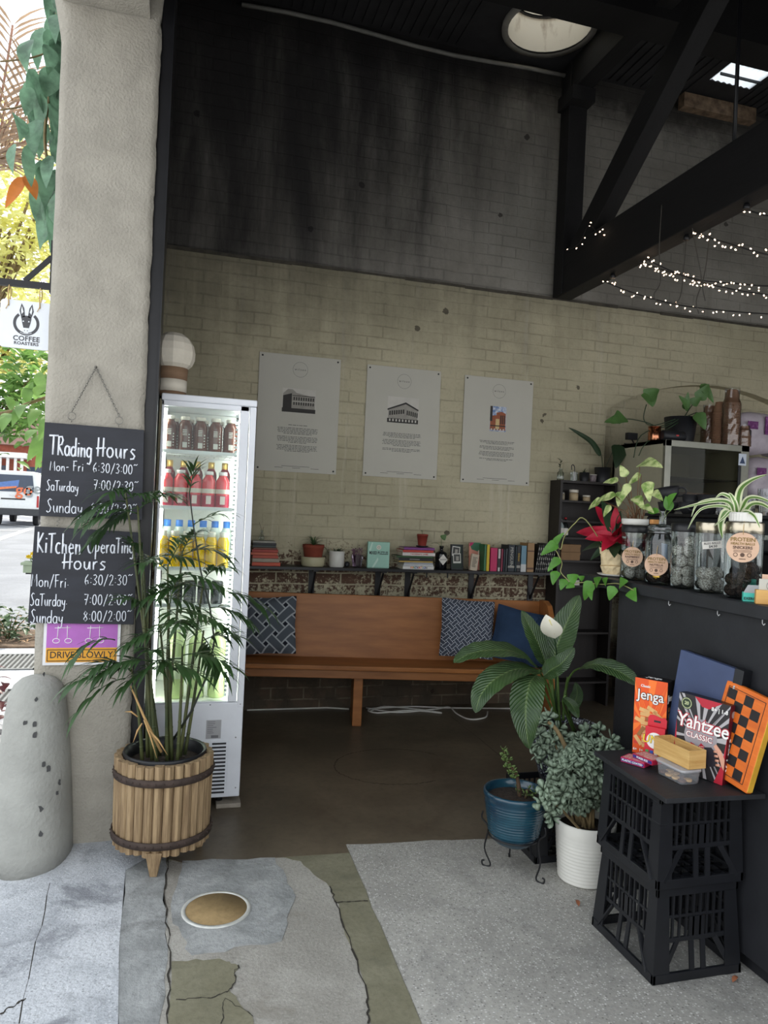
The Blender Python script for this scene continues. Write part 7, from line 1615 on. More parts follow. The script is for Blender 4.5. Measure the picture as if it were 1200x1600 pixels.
MB().lathe([(.085, 0), (.10, .006), (.13, .10), (.15, .2), (.156, .275), (.150, .28), (.144, .27), (.14, .24)], n=40, cap=True).build('pot', M_SPECK, ly)
MB().lathe([(.142, .245), (0, .25)], n=28, cap=False).build('soil', M_SOIL, ly)
LP = lambda px, py, Y: P(px, py, 'Y', Y)-OL
b0 = V((-.03, -.02, .25)); M_PET = mat('lily_stem', (78, 104, 50), .45, var=.15)
def big_leaf(stem, pts, w, m=M_LILY, flip=1, n=22, waves=.02):
    """a broad blade along a midrib curve with a stalk"""
    mb = MB(); st_ = smooth([V(p) for p in stem], 5); mb.tube(st_, [.006-.002*i/len(st_) for i in range(len(st_))], 6, 1)
    mr = smooth([V(p) for p in pts], 8); m_ = len(mr); vs = []; fs = []; uvs = []; U = [-1, -.66, -.33, -.08, .08, .33, .66, 1]; nu = len(U)
    for i, p in enumerate(mr):
        t = i/(m_-1); d_ = (mr[min(i+1, m_-1)]-mr[max(i-1, 0)]).normalized(); view = (-(p+OL)+V((0, 0, EYE))).normalized(); up_ = (V((0, 0, 1))*.75+view*.55*flip).normalized()
        sd = d_.cross(up_).normalized(); nn = sd.cross(d_).normalized(); hw = w/2*max(.02, math.sin(PI*min(1, t**.78))**.75)
        for u in U: vs.append(p + sd*(u*hw) + nn*(.22*hw*abs(u)**1.2 - (.10*hw if abs(u) > .9 else 0) + waves*w*math.sin(i*1.3+u*2)*abs(u)))
    for i in range(m_-1):
        for k in range(nu-1): fs.append((i*nu+k, i*nu+k+1, (i+1)*nu+k+1, (i+1)*nu+k)); uvs.append([(U[k], i/m_), (U[k+1], i/m_), (U[k+1], (i+1)/m_), (U[k], (i+1)/m_)])
    mb.add(vs, fs, 0, True, uvs); return mb.build('leaf', [m, M_PET], ly)
big_leaf([b0, LP(862, 1070, 2.98), LP(843, 1046, 2.95)], [LP(845, 1048, 2.95), LP(808, 1020, 2.88), LP(765, 1016, 2.82), LP(733, 1022, 2.78), LP(709, 1036, 2.74)], .118)
big_leaf([b0, LP(858, 1080, 2.95), LP(842, 1048, 2.9)], [LP(845, 1050, 2.9), LP(810, 1045, 2.82), LP(775, 1060, 2.74), LP(752, 1085, 2.70), LP(743, 1114, 2.68)], .125)
big_leaf([b0, LP(852, 1085, 2.9), LP(838, 1055, 2.82)], [LP(838, 1055, 2.82), LP(828, 1068, 2.74), LP(822, 1100, 2.68), LP(822, 1135, 2.65), LP(827, 1170, 2.64)], .135)
big_leaf([b0, LP(862, 1080, 3.02), LP(853, 1038, 3.02)], [LP(853, 1038, 3.02), LP(843, 1010, 3.02), LP(829, 982, 3.03), LP(815, 954, 3.05)], .105)
big_leaf([b0, LP(870, 1080, 3.05), LP(864, 1032, 3.06)], [LP(864, 1034, 3.06), LP(872, 1005, 3.05), LP(887, 970, 3.04), LP(906, 930, 3.02)], .15)
big_leaf([b0, LP(858, 1080, 2.92), LP(850, 1058, 2.86)], [LP(849, 1056, 2.86), LP(862, 1046, 2.84), LP(878, 1036, 2.82), LP(898, 1012, 2.80)], .115)
big_leaf([b0+V((.06, 0, 0)), LP(884, 1080, 2.98), LP(894, 1052, 2.92), LP(907, 1044, 2.85)], [LP(906, 1044, 2.85), LP(930, 1038, 2.76), LP(960, 1046, 2.66), LP(985, 1060, 2.58), LP(1002, 1073, 2.54)], .095)
big_leaf([b0+V((.07, 0, 0)), LP(888, 1110, 2.98), LP(892, 1100, 2.96)], [LP(891, 1112, 2.95), LP(898, 1098, 2.95), LP(902, 1082, 2.96), LP(899, 1066, 2.98)], .06)
big_leaf([b0+V((.05, -.03, 0)), LP(880, 1100, 2.9), LP(884, 1086, 2.88)], [LP(880, 1090, 2.88), LP(892, 1100, 2.84), LP(899, 1112, 2.82), LP(904, 1122, 2.81)], .05)
for pts in ([(868, 1125), (864, 1080), (860, 1050)], [(874, 1125), (872, 1080), (870, 1045)], [(880, 1125), (882, 1090), (888, 1058)]): MB().tube(smooth([LP(x_, y_, 2.98) for x_, y_ in pts]), [.007]*11, 7).build('stalk', M_PET, ly)
fs_ = MB().tube(smooth([b0, LP(868, 1090, 2.96), LP(870, 1030, 2.90), LP(866, 995, 2.86)]), .0035, 6); fs_.build('flower_stalk', M_DKL, ly)
sp = MB(); sp.leaf(LP(867, 998, 2.86), LP(853, 960, 2.83), .095, up=(.5, .6, .3), kind='ovate', bend=-.12, fold=.35, n=10); fo = sp.build('white_spathe', mat('spathe_white', (232, 228, 212), .5, var=.05, tl=.15), ly)
sd_ = MB().tube([LP(866, 990, 2.845), LP(862, 976, 2.83), LP(858, 968, 2.825)], [.005, .006, .003], 8).build('spadix', mat('spadix_cream', (212, 200, 140), .8, bump=.6, bscale=200), fo)

# ------------------------------------------------------------------ jade plant in the ribbed white pot
jd_ = thing('jade_plant', 'bushy grey-green jade plant in a white ribbed round pot', 'potted plant', (1.712, 2.728, .0035)); OJ = V(jd_.location)
pr = [(.095, 0), (.104, .004)]
for i in range(40):
    z_ = .006+.19*i/39; pr.append((.105+.018*z_/.2+.0018*math.sin(i*2.1)*(1 if z_ < .17 else .2), z_))
pr += [(.126, .245), (.123, .25), (.117, .245), (.112, .21)]
MB().lathe(pr, n=48, cap=False).build('pot', mat('ribbed_pot_white', (228, 226, 218), .35, var=.03), jd_); MB().lathe([(.113, .215), (0, .225)], n=28, cap=False).build('soil', M_SOIL, jd_)
M_JADE = mat('jade_leaf', (126, 142, 122), .42, var=.22, scale=10, tl=.06); M_BARK = mat('jade_bark', (126, 108, 76), .8, var=.25, scale=14, bump=.4)
jf = MB(); rnd = random.Random(21); br_ = MB()
def fat_leaf(mb, c, d, l, w):
    d = V(d).normalized(); s_ = d.cross(V((rnd.uniform(-1, 1), rnd.uniform(-1, 1), rnd.uniform(-.3, 1))));
    if s_.length < .05: s_ = d.orthogonal()
    s_.normalize(); n_ = s_.cross(d); vs = [c]; 
    for t, q in ((.35, .62), (.7, 1), (.92, .6)):
        p = c+d*(l*t)
        vs += [p-s_*(w/2*q), p+n_*(w*.16*q), p+s_*(w/2*q), p-n_*(w*.10*q)]
    vs.append(c+d*l); f = [(0, 2, 1), (0, 3, 2), (0, 4, 3), (0, 1, 4)]
    for i in range(2):
        for k in range(4): f.append((1+4*i+k, 1+4*i+(k+1) % 4, 5+4*i+(k+1) % 4, 5+4*i+k))
    for k in range(4): f.append((9+k, 9+(k+1) % 4, 13))
    mb.add(vs, f, 0, True)
def rosette(mb, c, d, k=6, l=.046):
    d = V(d).normalized(); a = d.orthogonal().normalized(); b_ = d.cross(a)
    for lev in range(2):
        for i in range(k if lev == 0 else 4):
            t = 2*PI*i/(k if lev == 0 else 4)+rnd.random(); e = a*math.cos(t)+b_*math.sin(t)
            fat_leaf(mb, c+d*(.008*lev), e*(.95 if lev == 0 else .5)+d*rnd.uniform(.15, .7), l*rnd.uniform(.75, 1.15)*(1 if lev == 0 else .75), l*.66)
core = LP(905, 1225, 2.70)+OL-OJ
tips = []
def jpt(px, py, Y): return P(px, py, 'Y', Y)-OJ
for k in range(190):
    a = rnd.uniform(0, 2*PI); e = rnd.uniform(-.95, 1.2); rr = rnd.uniform(.55, 1.05); c_ = jpt(907, 1212, 2.72)
    p = c_ + V((math.cos(a)*math.cos(e)*.120*rr, math.sin(a)*math.cos(e)*.11*rr, math.sin(e)*.150*rr))
    if p.z < .23 and math.hypot(p.x, p.y) < .135: p.z = .24+rnd.uniform(0, .05)
    q_ = p+OJ
    if q_.y < 2.42+.03 and q_.x > 1.55: continue
    tips.append((p, (p-c_).normalized()+V((-.15, -.2, .35))))
for px, py, Y in ((850, 1235, 2.62), (858, 1250, 2.60), (846, 1255, 2.61), (868, 1262, 2.60), (862, 1278, 2.6), (880, 1240, 2.58), (935, 1142, 2.75), (915, 1146, 2.78), (955, 1158, 2.68), (962, 1175, 2.62), (880, 1152, 2.8), (960, 1195, 2.58), (945, 1165, 2.6)): tips.append((jpt(px, py, Y), V((rnd.uniform(-.6, .2), -.6, .5))))
for px, py in ((848, 1132), (858, 1122), (842, 1150), (850, 1165), (862, 1150), (838, 1178), (846, 1190), (870, 1160), (856, 1178), (868, 1180), (874, 1140), (860, 1196), (842, 1166)): tips.append((jpt(px, py, 2.80), V((rnd.uniform(-.6, .3), -.6, .6))))
for p, d in tips: rosette(jf, p, d)
for k, (p, d) in enumerate(tips):
    if k % 9 == 0:
        s0 = V((rnd.uniform(-.04, .04), rnd.uniform(-.04, .04), .21)); br_.tube(smooth([s0, s0.lerp(p, .5)+V((0, 0, .02)), p], 4), [.008-.0055*i/8 for i in range(9)], 6)
br_.tube(smooth([V((-.02, .02, .21)), jpt(890, 1190, 2.76), jpt(880, 1160, 2.76), jpt(868, 1138, 2.77), jpt(856, 1128, 2.78)], 5), [.013-.0003*i for i in range(21)], 8)
br_.tube(smooth([V((.05, -.05, .21)), jpt(945, 1265, 2.62), jpt(950, 1240, 2.62), jpt(935, 1215, 2.66)], 5), [.02-.0007*i for i in range(16)], 8); br_.tube(smooth([V((-.04, -.06, .21)), jpt(882, 1270, 2.6), jpt(866, 1255, 2.6)], 4), .006, 6)
br_.build('branches', M_BARK, jd_); jf.build('foliage', M_JADE, jd_)

# ------------------------------------------------------------------ blue pot on its wire stand
BC_ = V((1.432, 2.825, 0))
ws = thing('plant_stand', 'black wire plant stand with curled feet under the blue pot', 'plant stand', BC_); 
MB().tube([(.108*math.cos(a), .108*math.sin(a), .166) for a in [2*PI*i/36 for i in range(36)]], .004, 6, closed=True).build('ring', M_BLACKSTEEL, ws)
for px, py in ((757, 1352), (846, 1380)):
    f_ = P(px, py, 'Z', .004)-BC_; f_.z = .006; d_ = V((f_.x, f_.y, 0)).normalized()
    MB().tube(smooth([d_*.138+V((0, 0, .235)), d_*.142+V((0, 0, .205)), d_*.112+V((0, 0, .166)), d_*.125+V((0, 0, .08)), d_*(f_.length-.025)+V((0, 0, .018)), d_*(f_.length-.012)+V((0, 0, .004)), d_*(f_.length+.008)+V((0, 0, .006)), d_*(f_.length+.012)+V((0, 0, .022)), d_*(f_.length+.002)+V((0, 0, .026))], 5), .0038, 6).build('leg', M_BLACKSTEEL, ws)
d_ = V((.45, -.89, 0)) if False else V((.35, .93, 0)).normalized()
MB().tube(smooth([d_*.112+V((0, 0, .166)), d_*.12+V((0, 0, .08)), d_*.135+V((0, 0, .015)), d_*.15+V((0, 0, .004)), d_*.16+V((0, 0, .012))], 5), .0038, 6).build('leg', M_BLACKSTEEL, ws)
bp2 = thing('potted_succulent', 'blue ribbed glazed pot with a stubby succulent on the wire stand', 'potted plant', BC_+V((0, 0, .125))); M_BLUE = mat('blue_glaze', (32, 74, 90), .22, var=0, rgb2=(16, 46, 66), scale=6, spec=.6, coat=.4, stretch=(1, 1, 1.6))
pr = [(0, .0), (.055, .0), (.082, .015), (.102, .045)]
for i in range(34): z_ = .055+.13*i/33; pr.append((.106+.022*(z_-.05)/.13+.0022*math.sin(i*2.2), z_))
pr += [(.131, .20), (.135, .208), (.136, .222), (.131, .230), (.124, .226), (.118, .20), (.116, .19)]
MB().lathe(pr, n=48, cap=False).build('pot', M_BLUE, bp2); MB().lathe([(.117, .196), (0, .205)], n=28, cap=False).build('soil', M_SOIL, bp2)
OBL = V(bp2.location); sc2 = MB(); sc2.tube(smooth([V((.015, -.01, .2)), P(808, 1215, 'Y', 2.82)-OBL, P(795, 1192, 'Y', 2.82)-OBL, P(787, 1175, 'Y', 2.82)-OBL], 5), [.010-.0003*i for i in range(16)], 8); sc2.tube([(.03, -.03, .2), (.045, -.02, .235)], .006, 6); sc2.build('stem', mat('brown_stem', (74, 56, 40), .85, var=.2), bp2)
sf2 = MB(); M_SUC = mat('succulent_leaf', (92, 112, 62), .4, var=.25, scale=18)
for px, py in ((786, 1173), (790, 1180), (784, 1182), (794, 1188), (789, 1190), (797, 1197), (791, 1199), (802, 1206), (797, 1208), (800, 1216), (806, 1214)):
    c_ = P(px, py, 'Y', 2.815)-OBL
    for k in range(7): fat_leaf(sf2, c_, V((rnd.uniform(-1, 1), rnd.uniform(-1, .3), rnd.uniform(.1, 1))), rnd.uniform(.018, .026), .011)
for k in range(34): c_ = V((.045+rnd.uniform(-.045, .045), -.03+rnd.uniform(-.035, .035), .205+rnd.uniform(0, .03))); fat_leaf(sf2, c_, V((rnd.uniform(-1, 1), rnd.uniform(-1, 1), rnd.uniform(.2, 1))), rnd.uniform(.016, .028), .011)
sf2.build('foliage', M_SUC, bp2)
# stray leaves on the slab
for k, (px, py, a) in enumerate(((1150, 1532, .3), (903, 1412, 1.2))):
    q = P(px, py, 'Z', .006); tag(MB().leaf((-.02, 0, 0), (.02, .004, .004), .016, n=5, bend=.2).build('fallen_leaf', mat('fallen_brown', (150, 92, 62), .8, var=.2), loc=q, rot=(0, 0, a)), ['brown fallen leaf on the slab before the crates', 'brown fallen leaf beside the white ribbed pot'][k], 'leaf')
# ------------------------------------------------------------------ the street on the left
def gz(y): return max(0, (y-8)*.0165)
st = MB(); ys = [8.0, 14, 20, 26, 32, 40, 60]
for a, b in zip(ys[:-1], ys[1:]): st.add([(-40, a, gz(a)-.004), (30, a, gz(a)-.004), (30, b, gz(b)-.004), (-40, b, gz(b)-.004)], [(0, 1, 2, 3)])
struct(st.build('street', M_ASPH), 'grey asphalt street beyond the column')
struct(MB().box(-12, -.48, 5.2, 8.0, -.08, -.004).build('footpath', M_PAVE))
zl = MB()
for k, (a, b) in enumerate((((0, 800), (46, 808)), ((0, 808), (48, 815)), ((0, 818), (46, 823)), ((0, 829), (34, 829)), ((0, 842), (48, 826)))):
    def onroad(px, py):
        d = FWD + RT*((px-600)/FPX) - UP*((py-800)/FPX); t = (0-EYE-.0165*8)/(d.z-.0165*d.y); p = V((0, 0, EYE))+d*t; return V((p.x, p.y, gz(p.y)+.004))
    A, B = onroad(*a), onroad(*b); A = A+(A-B)*1.2; s_ = (B-A).cross(V((0, 0, 1))).normalized()*.12; zl.add([A-s_, A+s_, B+s_, B-s_], [(0, 1, 2, 3)])
struct(zl.build('road_markings', mat('road_white', (226, 228, 230), .7, var=.08, scale=3)))
# planting strip with litter, grates
struct(MB().box(-9, -.6, 7.95, 9.6, -.06, .012).build('garden_bed', mat('mulch', (98, 80, 64), .95, var=.3, scale=14, bump=.8)))
rnd = random.Random(31); lt = MB()
for k in range(420):
    c_ = V((rnd.uniform(-3.2, -1.1), rnd.uniform(8.0, 9.8), .02+rnd.uniform(0, .02))); a = rnd.uniform(0, 6.3); l_ = rnd.uniform(.03, .06); lt.leaf(c_, c_+V((math.cos(a)*l_, math.sin(a)*l_, rnd.uniform(-.005, .02))), l_*.5, n=3, mi=rnd.choice((0, 0, 1)))
o = lt.build('leaf_litter', [mat('litter_tan', (176, 140, 106), .9, var=.25), mat('litter_brown', (112, 82, 62), .9, var=.25)]); tag(o, 'dry brown leaf litter by the kerb beyond the chalkboards', 'leaf litter', kind='stuff')
M_GRATE = mat('grate_steel', (120, 122, 122), .6, var=.15)
for k, (x0, x1, y0, y1, lab) in enumerate(((-1.95, -1.10, 6.95, 7.62, 'far slotted drain grate in the footpath, next to the garden bed'), (-1.75, -.98, 5.75, 6.25, 'near slotted drain grate in the footpath, behind the bollard'))):
    t = thing('drain_grate', lab, 'grate', ((x0+x1)/2, (y0+y1)/2, .0), group='drain grates'); fr_ = MB(); fr_.box(x0, x1, y0, y0+.03, -.003, .008).box(x0, x1, y1-.03, y1, -.003, .008).box(x0, x0+.03, y0, y1, -.003, .008).box(x1-.03, x1, y0, y1, -.003, .008); fr_.build('frame', M_GRATE, t, world=True)
    MB().box(x0+.03, x1-.03, y0+.03, y1-.03, -.003, -.001).build('pit', M_BLACK, t, world=True); bs = MB(); x_ = x0+.05
    while x_ < x1-.04: bs.box(x_, x_+.018, y0+.03, y1-.03, -.001, .007); x_ += .042
    bs.build('bars', M_GRATE, t, world=True)
# plants
def bush(name, label, c, rad, n, ls, m, stems=4, cat='shrub', kind='ovate', wr=.5, group=None):
    c = V(c); t = thing(name, label, cat, (c.x, c.y, c.z-rad[2]), group=group); O = V(t.location); f = MB(); s_ = MB(); rd = random.Random(int(n+ls*1000))
    for k in range(n):
        while True:
            u = V((rd.uniform(-1, 1), rd.uniform(-1, 1), rd.uniform(-1, 1)))
            if u.length < 1: break
        p = V((c.x+u.x*rad[0], c.y+u.y*rad[1], c.z+u.z*rad[2]))-O; a = rd.uniform(0, 6.3); l_ = ls*rd.uniform(.7, 1.25); f.leaf(p, p+V((math.cos(a)*l_, math.sin(a)*l_, rd.uniform(-.7, .35)*l_)), l_*wr, kind=kind, n=4, bend=.12, up=(rd.uniform(-.4, .4), rd.uniform(-.4, .4), 1))
    for k in range(stems):
        a = 2*PI*k/stems; e = V((math.cos(a)*rad[0]*.6, math.sin(a)*rad[1]*.6, rad[2]*1.5)); s_.tube([V((0, 0, -.02)), e*.5+V((0, 0, .02)), e], [ls*.1, ls*.07, ls*.03], 5)
    s_.build('stems', M_BARK, t); f.build('foliage', m, t); return t
M_G1 = mat('street_green', (120, 156, 84), .5, var=.25, scale=3, tl=.4); M_G2 = mat('street_yellow_green', (222, 220, 150), .5, var=.2, scale=1.5, tl=.6); M_G3 = mat('ground_green', (74, 96, 66), .5, var=.25, scale=6, tl=.15); M_RL = mat('red_foliage', (98, 40, 46), .5, var=.35, scale=6, tl=.15); M_G4 = mat('hanging_green', (112, 146, 118), .4, var=.45, scale=9, tl=.45)
bush('ground_cover', 'low green ground cover plant in the bed behind the lower chalkboard', (-1.62, 8.45, .17), (.32, .3, .18), 150, .10, M_G3, 5, 'plant')
bush('ground_cover', 'low green ground cover plant at the far left of the bed', (-2.25, 8.6, .15), (.3, .3, .16), 110, .10, M_G3, 5, 'plant')
bush('red_leaf_plant', 'dark red leafed plant behind the bollard at the picture\'s left edge', (-1.16, 5.05, .25), (.2, .22, .27), 190, .09, M_RL, 5, 'plant')
q = P(40, 885, 'Y', 3.72); bz = q.z-.99
t = thing('flower_box', 'small pale green flower box with a yellow bloom, fixed to the column side', 'planter', (-.612, 3.72, bz)); MB().box(-.045, .05, -.05, .05, .965, 1.005).box(-.055, .054, -.058, .058, 1.0, 1.012).build('box', mat('pale_green_paint', (150, 164, 140), .6, var=.08), t, bevel=.002); MB().box(-.04, .054, -.01, .01, .955, .965).build('bracket', M_BLACKSTEEL, t)
fl = MB(); lf = MB()
for cx, cz in ((-.012, 1.05), (.02, 1.042), (-.03, 1.036)):
    for k in range(7): a = 2*PI*k/7; fl.leaf((cx, 0, cz), (cx+.016*math.cos(a), -.006, cz+.016*math.sin(a)*.7), .010, up=(0, -1, 0), n=3)
    lf.tube([(cx, .0, cz), (cx*.5, 0, 1.005)], .0015, 4)
for k in range(12): lf.leaf((0, 0, 1.008), (random.uniform(-.05, .05), random.uniform(-.03, .03), random.uniform(1.012, 1.04)), .012, n=3)
fl.build('yellow_flowers', mat('flower_yellow', (232, 196, 40), .6, tl=.2), t); lf.build('leaves', M_G1, t)
# trees
def tree(label, base, crown, rad, n, ls, m, group='street trees', gap=.25, tr=.12):
    t = thing('street_tree', label, 'tree', base, group=group); O = V(base); f = MB(); w = MB(); c = V(crown); rd = random.Random(n)
    cl = []
    for k in range(16):
        while True:
            u = V((rd.uniform(-1, 1), rd.uniform(-1, 1), rd.uniform(-1, 1)))
            if u.length < 1: break
        cl.append(V((u.x*rad[0], u.y*rad[1], u.z*rad[2])))
    for k in range(n):
        q_ = rd.choice(cl); p = c+q_*.8+V((rd.gauss(0, rad[0]*gap), rd.gauss(0, rad[1]*gap), rd.gauss(0, rad[2]*gap)))-O; a = rd.uniform(0, 6.3); l_ = ls*rd.uniform(.7, 1.3); f.leaf(p, p+V((math.cos(a)*l_, math.sin(a)*l_, rd.uniform(-.8, .2)*l_)), l_*.55, n=3, bend=.1, up=(rd.uniform(-.5, .5), rd.uniform(-.5, .5), 1))
    top = c-O; w.tube([V((0, 0, -.1)), top*.4+V((.1, 0, 0)), top*.8], [tr, tr*.8, tr*.5], 8)
    for q_ in cl[:10]: w.tube([top*.62, top+q_*.4, top+q_*.85], [tr*.4, tr*.22, tr*.08], 5)
    w.build('trunk', M_BARK, t); f.build('foliage', m, t); return t
tree('bright yellow-green street tree seen between the vine and the hanging sign', (-5.2, 17, gz(17)), P(30, 350, 'Y', 17), (1.5, 1.4, 1.9), 2300, .20, M_G2, gap=.34)
tree('green street tree with low branches, just below the hanging sign', (-3.6, 10.6, gz(10.6)), P(20, 610, 'Y', 10.6), (1.0, .7, .72), 900, .17, M_G1, gap=.3, tr=.06)
tree('darker green tree behind the hanging sign, far down the street', (-8.5, 27, gz(27)), P(30, 500, 'Y', 27), (3.2, 2, 2.4), 1500, .40, M_G2, gap=.3, tr=.2)
# big leaf clump over the chalkboard's left edge
br_ = thing('leafy_branch', 'branch of big green leaves reaching in beside the upper chalkboard', 'branch', P(75, 690, 'Y', 6.0)); OBR = V(br_.location); lf = MB(); w = MB(); rd = random.Random(5)
WB = lambda px, py, Y=6.0: P(px, py, 'Y', Y)-OBR
w.tube(smooth([WB(-60, 640), WB(0, 646), WB(40, 632), WB(90, 615)]), .012, 6)
for bx, by, ex, ey in ((70, 680, 42, 722), (78, 690, 55, 736), (66, 672, 40, 690), (60, 640, 45, 668), (75, 650, 60, 690), (45, 632, 30, 655), (30, 640, 18, 668), (58, 620, 78, 600), (40, 628, 52, 596), (20, 640, 6, 620), (70, 610, 60, 582), (15, 646, 2, 676), (85, 640, 74, 668), (55, 625, 36, 606)): lf.leaf(WB(bx, by, 5.9+rd.uniform(0, .2)), WB(ex, ey, 5.8+rd.uniform(-.1, .1)), rd.uniform(.07, .11), up=(rd.uniform(-.4, .4), -.7, .6), bend=.1)
w.build('twig', M_BARK, br_); lf.build('leaves', M_G1, br_)
# hanging vine beside the column top
vn = thing('hanging_vine', 'hanging vine of broad leaves with two orange dead ones, left of the column top', 'vine', P(92, 30, 'Y', 4.35)); OVN = V(vn.location); lf = MB(); w = MB(); rd = random.Random(17)
WV = lambda px, py, Y=4.35: P(px, py, 'Y', Y)-OVN
main = [(104, -60), (92, 0), (84, 70), (78, 140), (70, 215), (78, 290), (72, 345)]
w.tube(smooth([V((-.56, 4.35, 5.3))-OVN]+[WV(*p) for p in main], 5), .008, 6); w.tube(smooth([WV(90, 75), WV(50, 90), WV(0, 96)], 4), .005, 5); w.tube(smooth([WV(80, 150), WV(40, 165), WV(0, 172)], 4), .005, 5); w.tube(smooth([WV(74, 262), WV(55, 268), WV(38, 274)], 4), .004, 5)
for k in range(64):
    y_ = rd.uniform(-40, 335); x_ = 98-abs(rd.gauss(0, 30 if 40 < y_ < 240 else 14))-.03*y_; l_ = rd.uniform(40, 76); dx = rd.uniform(-16, 12); Y_ = 4.35+rd.uniform(-.15, .25)
    lf.leaf(WV(x_, y_, Y_), WV(x_+dx, y_+l_, Y_-rd.uniform(-.06, .12)), rd.uniform(.07, .12), up=(rd.uniform(-1.4, 1.4), -1, rd.uniform(-.4, .9)), kind=rd.choice(('ovate', 'lance', 'lance')), bend=rd.uniform(-.08, .12), fold=.18)
lf.build('leaves', M_G4, vn); w.build('stem', M_BARK, vn)
for (bx, by, ex, ey, wd) in ((37, 276, 8, 326, .06), (40, 274, 57, 313, .07)): MB().leaf(WV(bx, by, 4.28), WV(ex, ey, 4.26), wd, up=(.3, -1, .2), bend=.1, fold=.3).build('dead_leaf', mat('dead_orange', (206, 124, 62), .6, var=.2, scale=10, tl=.4), vn)
pm_ = thing('palm', 'slim palm with reddish fronds fanning out behind the hanging vine', 'palm', P(-30, 280, 'Y', 8.0)); OPM = V(pm_.location); lf = MB(); w = MB()
WP = lambda px, py, Y=8.0: P(px, py, 'Y', Y)-OPM
for (a, b, c_) in (((-30, 280), (10, 200), (50, 110)), ((-30, 280), (0, 160), (20, 40)), ((-30, 250), (20, 230), (80, 200)), ((-30, 280), (-5, 230), (10, 150))):
    mr = smooth([WP(*a), WP(*b), WP(*c_)], 9); w.tube(mr, .012, 5)
    for i in range(2, len(mr)):
        d_ = (mr[i]-mr[i-1]).normalized(); s_ = V((d_.z, 0, -d_.x))
        for q_ in (-1, 1): lf.leaf(mr[i], mr[i]+(s_*q_*.8+d_*.75+V((0, rd.uniform(-.2, .2), -.1))).normalized()*.42, .03, kind='linear', n=4, up=(0, -1, .2))
MB().tube([V((-.25, .1, -OPM.z-.05)), V((-.12, .05, -OPM.z*.5)), V((0, 0, 0))], [.13, .10, .08], 10).build('trunk', M_BARK, pm_); w.build('ribs', mat('palm_rib', (150, 110, 90), .6), pm_); lf.build('leaflets', mat('palm_red_green', (140, 118, 96), .5, var=.35, scale=1.5, tl=.4), pm_)

# white van, rear towards us
vx0, vx1, vy, vz0 = -6.72, -4.90, 30.0, gz(30)
van = thing('van', 'white delivery van seen from behind, parked across the street', 'van', ((vx0+vx1)/2, vy+2.3, vz0)); VW = mat('van_white', (226, 230, 234), .3, var=.03, coat=.4); VG = mat('van_window', (60, 72, 92), .15, var=.05); VB = mat('van_bumper', (62, 64, 68), .6, var=.1)
sec = [(vx0+.02, .42), (vx1-.02, .42), (vx1, .9), (vx1-.03, 1.25), (vx1-.14, 1.95), (vx1-.28, 2.05), (vx0+.28, 2.05), (vx0+.14, 1.95), (vx0+.03, 1.25), (vx0, .9)]
MB().prism([(x_, z_+vz0) for x_, z_ in sec], vy, vy+4.4, 'Y').build('body', VW, van, world=True, bevel=.05)
MB().prism([(vx0+.20, 1.28+vz0), (vx1-.20, 1.28+vz0), (vx1-.28, 1.90+vz0), (vx0+.28, 1.90+vz0)], vy-.02, vy+.02, 'Y').build('rear_window', VG, van, world=True)
dcl = MB(); dcl.prism([(vx0+.24, 1.34+vz0), (vx1-.75, 1.46+vz0), (vx1-.72, 1.72+vz0), (vx0+.30, 1.58+vz0)], vy-.03, vy-.02, 'Y', 0); dcl.prism([(vx0+.22, 1.30+vz0), (vx1-.82, 1.42+vz0), (vx1-.78, 1.49+vz0), (vx0+.22, 1.40+vz0)], vy-.034, vy-.02, 'Y', 1); dcl.build('window_decal', [mat('decal_blue', (92, 124, 186), .4), mat('decal_orange', (222, 128, 84), .4)], van, world=True)
vO = V(van.location); text('go', .60, mat('van_orange', (222, 120, 84), .5, var=0), van, (P(38, 768, 'Y', vy).x-vO.x, vy-.04-vO.y, P(38, 766, 'Y', vy).z-vO.z), bold=.008, ext=.003); text('get', .60, mat('van_grey', (150, 156, 160), .5, var=0), van, (P(57, 768, 'Y', vy).x-vO.x, vy-.04-vO.y, P(57, 764, 'Y', vy).z-vO.z), bold=.008, ext=.003)
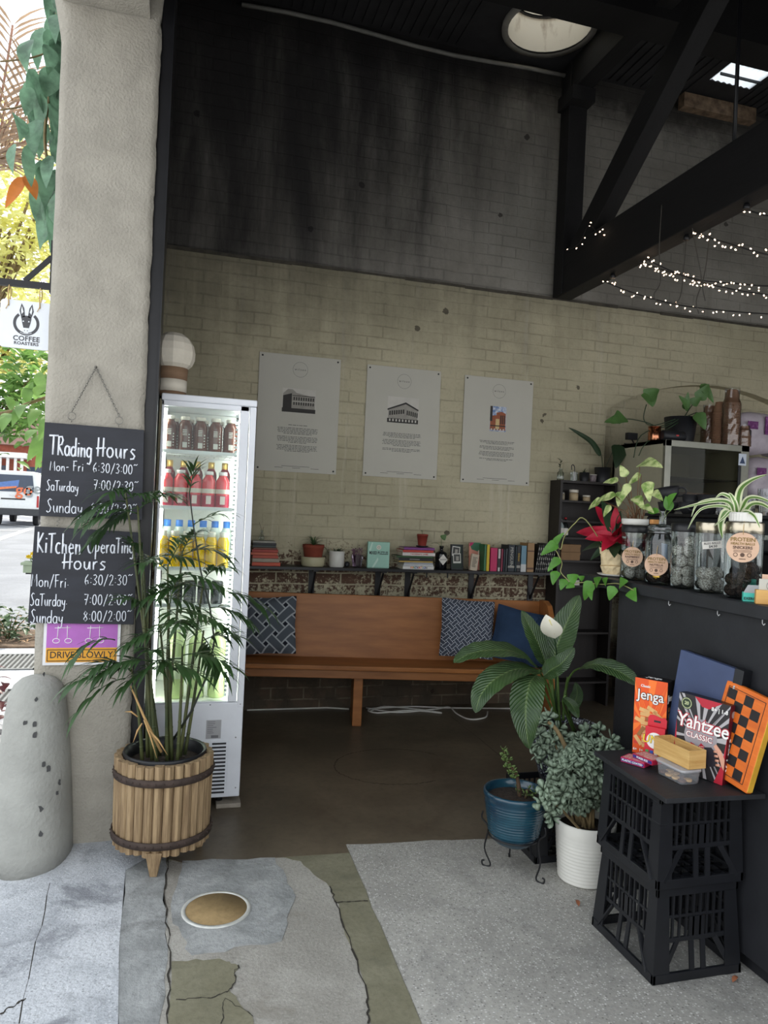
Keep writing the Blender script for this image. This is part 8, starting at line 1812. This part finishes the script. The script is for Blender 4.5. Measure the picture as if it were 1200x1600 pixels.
MB().box(vx0-.02, vx1+.02, vy-.10, vy+.06, .40+vz0, .66+vz0).build('bumper', VB, van, world=True, bevel=.03); MB().box(vx0+.5, vx1-.5, vy-.012, vy, .98+vz0, 1.03+vz0).build('tailgate_handle', M_BLACK, van, world=True); MB().box((vx0+vx1)/2-.12, (vx0+vx1)/2+.12, vy-.02, vy, 1.12+vz0, 1.17+vz0).build('badge', M_STEEL, van, world=True)
for x_ in (vx0+.04, vx1-.10): MB().box(x_, x_+.07, vy-.02, vy+.02, .72+vz0, 1.15+vz0).build('tail_light', mat('tail_red', (170, 40, 40), .3), van, world=True)
for x_ in (vx0+.14, vx1-.34):
    for y_ in (vy+.9, vy+3.6): MB().lathe([(0, 0), (.2, .01), (.31, .02), (.33, .06), (.33, .16), (.31, .20), (.2, .20), (0, .19)], n=22, M=Matrix.Rotation(PI/2, 4, 'Y')).xf(Matrix.Translation((x_-vO.x, y_-vO.y, .335))).build('wheel', mat('tyre', (30, 30, 32), .85), van)
# terrace house further back
hz = gz(46); hy = 46.0; hx = lambda px: P(px, 700, 'Y', hy).x
ho = thing('terrace_house', 'red brick terrace house with white verandah posts, behind the van', 'house', (hx(20), hy+4, hz)); HO = lambda mb, nm, m, **k: mb.build(nm, m, ho, world=True, **k)
HO(MB().box(hx(-90), hx(75), hy+1.6, hy+8, hz, hz+3.9), 'wall', mat('house_brick', (168, 96, 78), .85, var=.15, scale=4)); HO(MB().prism([(hx(-95), hz+3.8), (hx(80), hz+3.8), (hx(60), hz+5.6), (hx(-70), hz+5.6)], hy+.9, hy+8.3, 'Y'), 'roof', mat('house_roof', (150, 120, 110), .8, var=.1)); HO(MB().box(hx(-95), hx(42), hy-.3, hy+1.6, hz+3.0, hz+3.3), 'verandah_roof', mat('verandah_white', (226, 224, 220), .6))
for px in (2, 14, 26, 36, -30, -60): HO(MB().box(hx(px)-.07, hx(px)+.07, hy-.2, hy-.06, hz, hz+3.02), 'post', mat('verandah_white', (226, 224, 220)))
HO(MB().box(hx(-95), hx(42), hy-.25, hy-.15, hz+.3, hz+1.0), 'fence', mat('verandah_white', (226, 224, 220)))
for px in (-50, -12, 50): HO(MB().box(hx(px)-.5, hx(px)+.5, hy+1.55, hy+1.62, hz+1.0, hz+2.6), 'window', VG)
